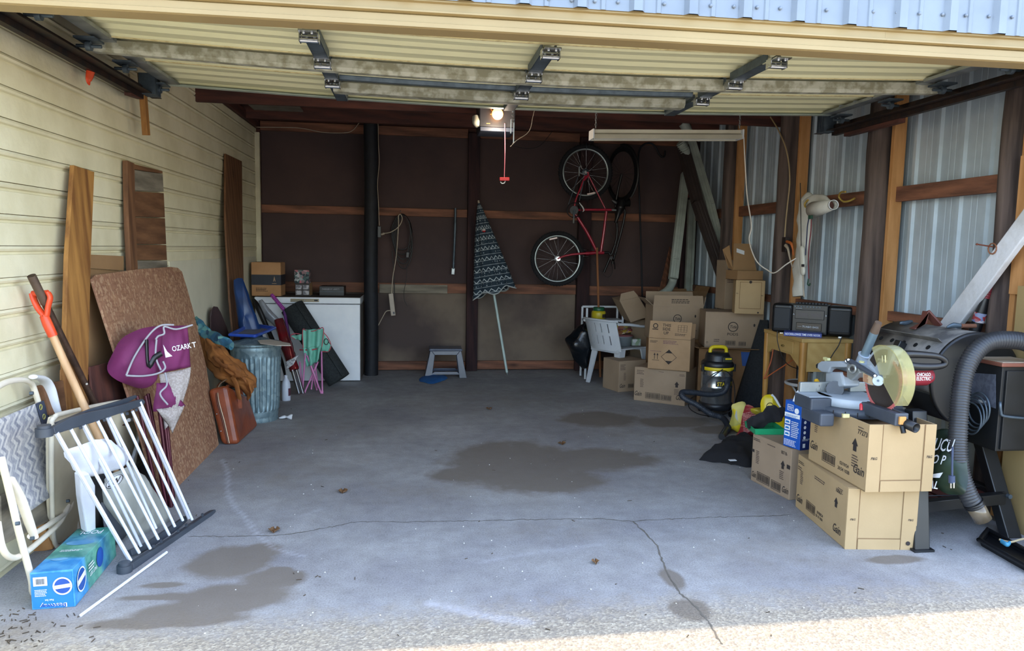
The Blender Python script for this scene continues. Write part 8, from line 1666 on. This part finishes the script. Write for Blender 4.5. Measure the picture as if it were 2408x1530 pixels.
# pet food bags
def bagf(name, label, pxs, Y, th, mt, seed, txt=None):
    P_ = [QY(a, b, Y) for a, b in pxs]; lo = min(p.z for p in P_); P_ = [V(p.x, p.y, max(p.z, .01)) for p in P_]; t = thing(name, label, 'bag', sum(P_, V(0, 0, 0))/len(P_)-V(0, 0, 0))
    b = part('sack', crumple(pillow(catmull(P_, 4, True), V(0, -1, 0), th, 9), .03, 9, seed), mt, t, world=True); return t, b
t, b = bagf('yellow_bag', 'upright yellow and white printed bag, leftmost of the bags beside the vacuum hose', [(1722, 948), (1752, 944), (1754, 962), (1745, 990), (1738, 1030), (1716, 1026), (1713, 1005), (1720, 975)], 5.78, .07, print_mat('yellow_bag_print', ['#d9c21a', '#e0cf3a', '#b5b7ae', '#2a7f8c', '#d9c21a'], 9), 3)
t, b = bagf('red_bag', 'dark red ribbed-print sack slumped between the two yellow bags', [(1757, 952), (1775, 960), (1800, 965), (1812, 985), (1800, 1015), (1778, 1035), (1735, 1040), (1728, 1025), (1745, 990)], 5.62, .10, mat('red_sack', '#8c2a30', '#b06a62', rough=.35, scale=8, stretch=(1, 1, 4), lo=.5, hi=.62), 4)
f = Face(QY(1748, 1015, 5.50), (1, 0, .15), (-.1, 0, 1)); f.lines(0, 0, .14, .16, 12, 4); part('printing', f.mb, mat('pale_pink_print', '#c08a86'), b, world=True)
t, b = bagf('yellow_bag', 'bright yellow bag with a white back edge, behind the green tray', [(1796, 938), (1812, 928), (1822, 940), (1842, 970), (1845, 1045), (1800, 1050), (1790, 968)], 5.35, .06, mat('yellow_sack', '#dfc81a', '#cdb412', rough=.3), 6)
f = Face(QY(1810, 955, 5.27), (1, 0, 0), (0, 0, 1)); f.ring(0, 0, .03, .006); part('printing', f.mb, mat('dark_print', '#4a3a1a'), b, world=True)
part('back_edge', MB().tube([QY(1815, 928, 5.33), QY(1825, 940, 5.33), QY(1842, 972, 5.33)], .010, 8, smooth=4), M_['wh'], t, world=True)
t, b = bagf('yellow_bag', 'flattened yellow bag lying between the red sack and the green tray', [(1762, 958), (1790, 955), (1812, 968), (1800, 978), (1772, 972)], 5.5, .05, mat('yellow_sack_b', '#bfae2a', '#8f8430', rough=.35), 8)

# ------------------------------------------------------------------ litter on the slab
M_['grit'] = mat('pale_grit', '#d8d6cf'); M_['litter'] = mat('dark_litter', '#54483a', '#3c3328')
r = random.Random(11); g = MB(); h = MB()
for k in range(150):
    p = F(r.uniform(420, 1900), r.uniform(905, 1500)); s_ = r.uniform(.001, .0032)
    if p.y > 2.7: g.box((p.x, p.y, s_*.5+.0005), (s_*2, s_*1.6, s_), Matrix.Identity(4))
for k in range(110):
    if k < 60: p = F(r.gauss(60, 70), r.gauss(1480, 28))
    else: p = F(r.uniform(420, 2300), r.uniform(905, 1500))
    if p.x < XL+.03 or p.y < 2.3: continue
    a = r.uniform(0, PI); L_ = r.uniform(.003, .014); d = V(math.cos(a), math.sin(a), 0)*L_; h.beam(p-d+V(0, 0, .002), p+d+V(0, 0, .003), .003, .0025)
tag(part('grit', g, M_['grit'], floor), kind='stuff'); tag(part('leaf_litter', h, M_['litter'], floor), kind='stuff')
for (a, b, lab) in ((1321, 1044, 'small curled brown leaf on the slab at the upper edge of the big damp patch'), (645, 1249, 'small dry leaf beside the long crack on the left of the slab'), (1150, 962, 'flat brown leaf on the slab midway between step stool and damp patch'), (1400, 1324, 'tiny brown leaf on the slab left of the forking crack'), (806, 1157, 'ragged brown leaf on the slab above the long crack')):
    p = F(a, b); w_ = .03 if a != 1400 else .018
    lf = MB().grid(lambda u, v: V(p.x+(u-.5)*w_*2*math.sin(PI*min(max(v, .08), .92)), p.y+(v-.5)*w_*2, .004+.012*(u-.5)**2*4), 6, 6)
    single('dry_leaf', lab, 'leaf', crumple(lf, .006, 60, a), mat('leaf_%d' % a, '#7a5a3a', '#5f4630'), (p.x, p.y, 0), solid=.0012)
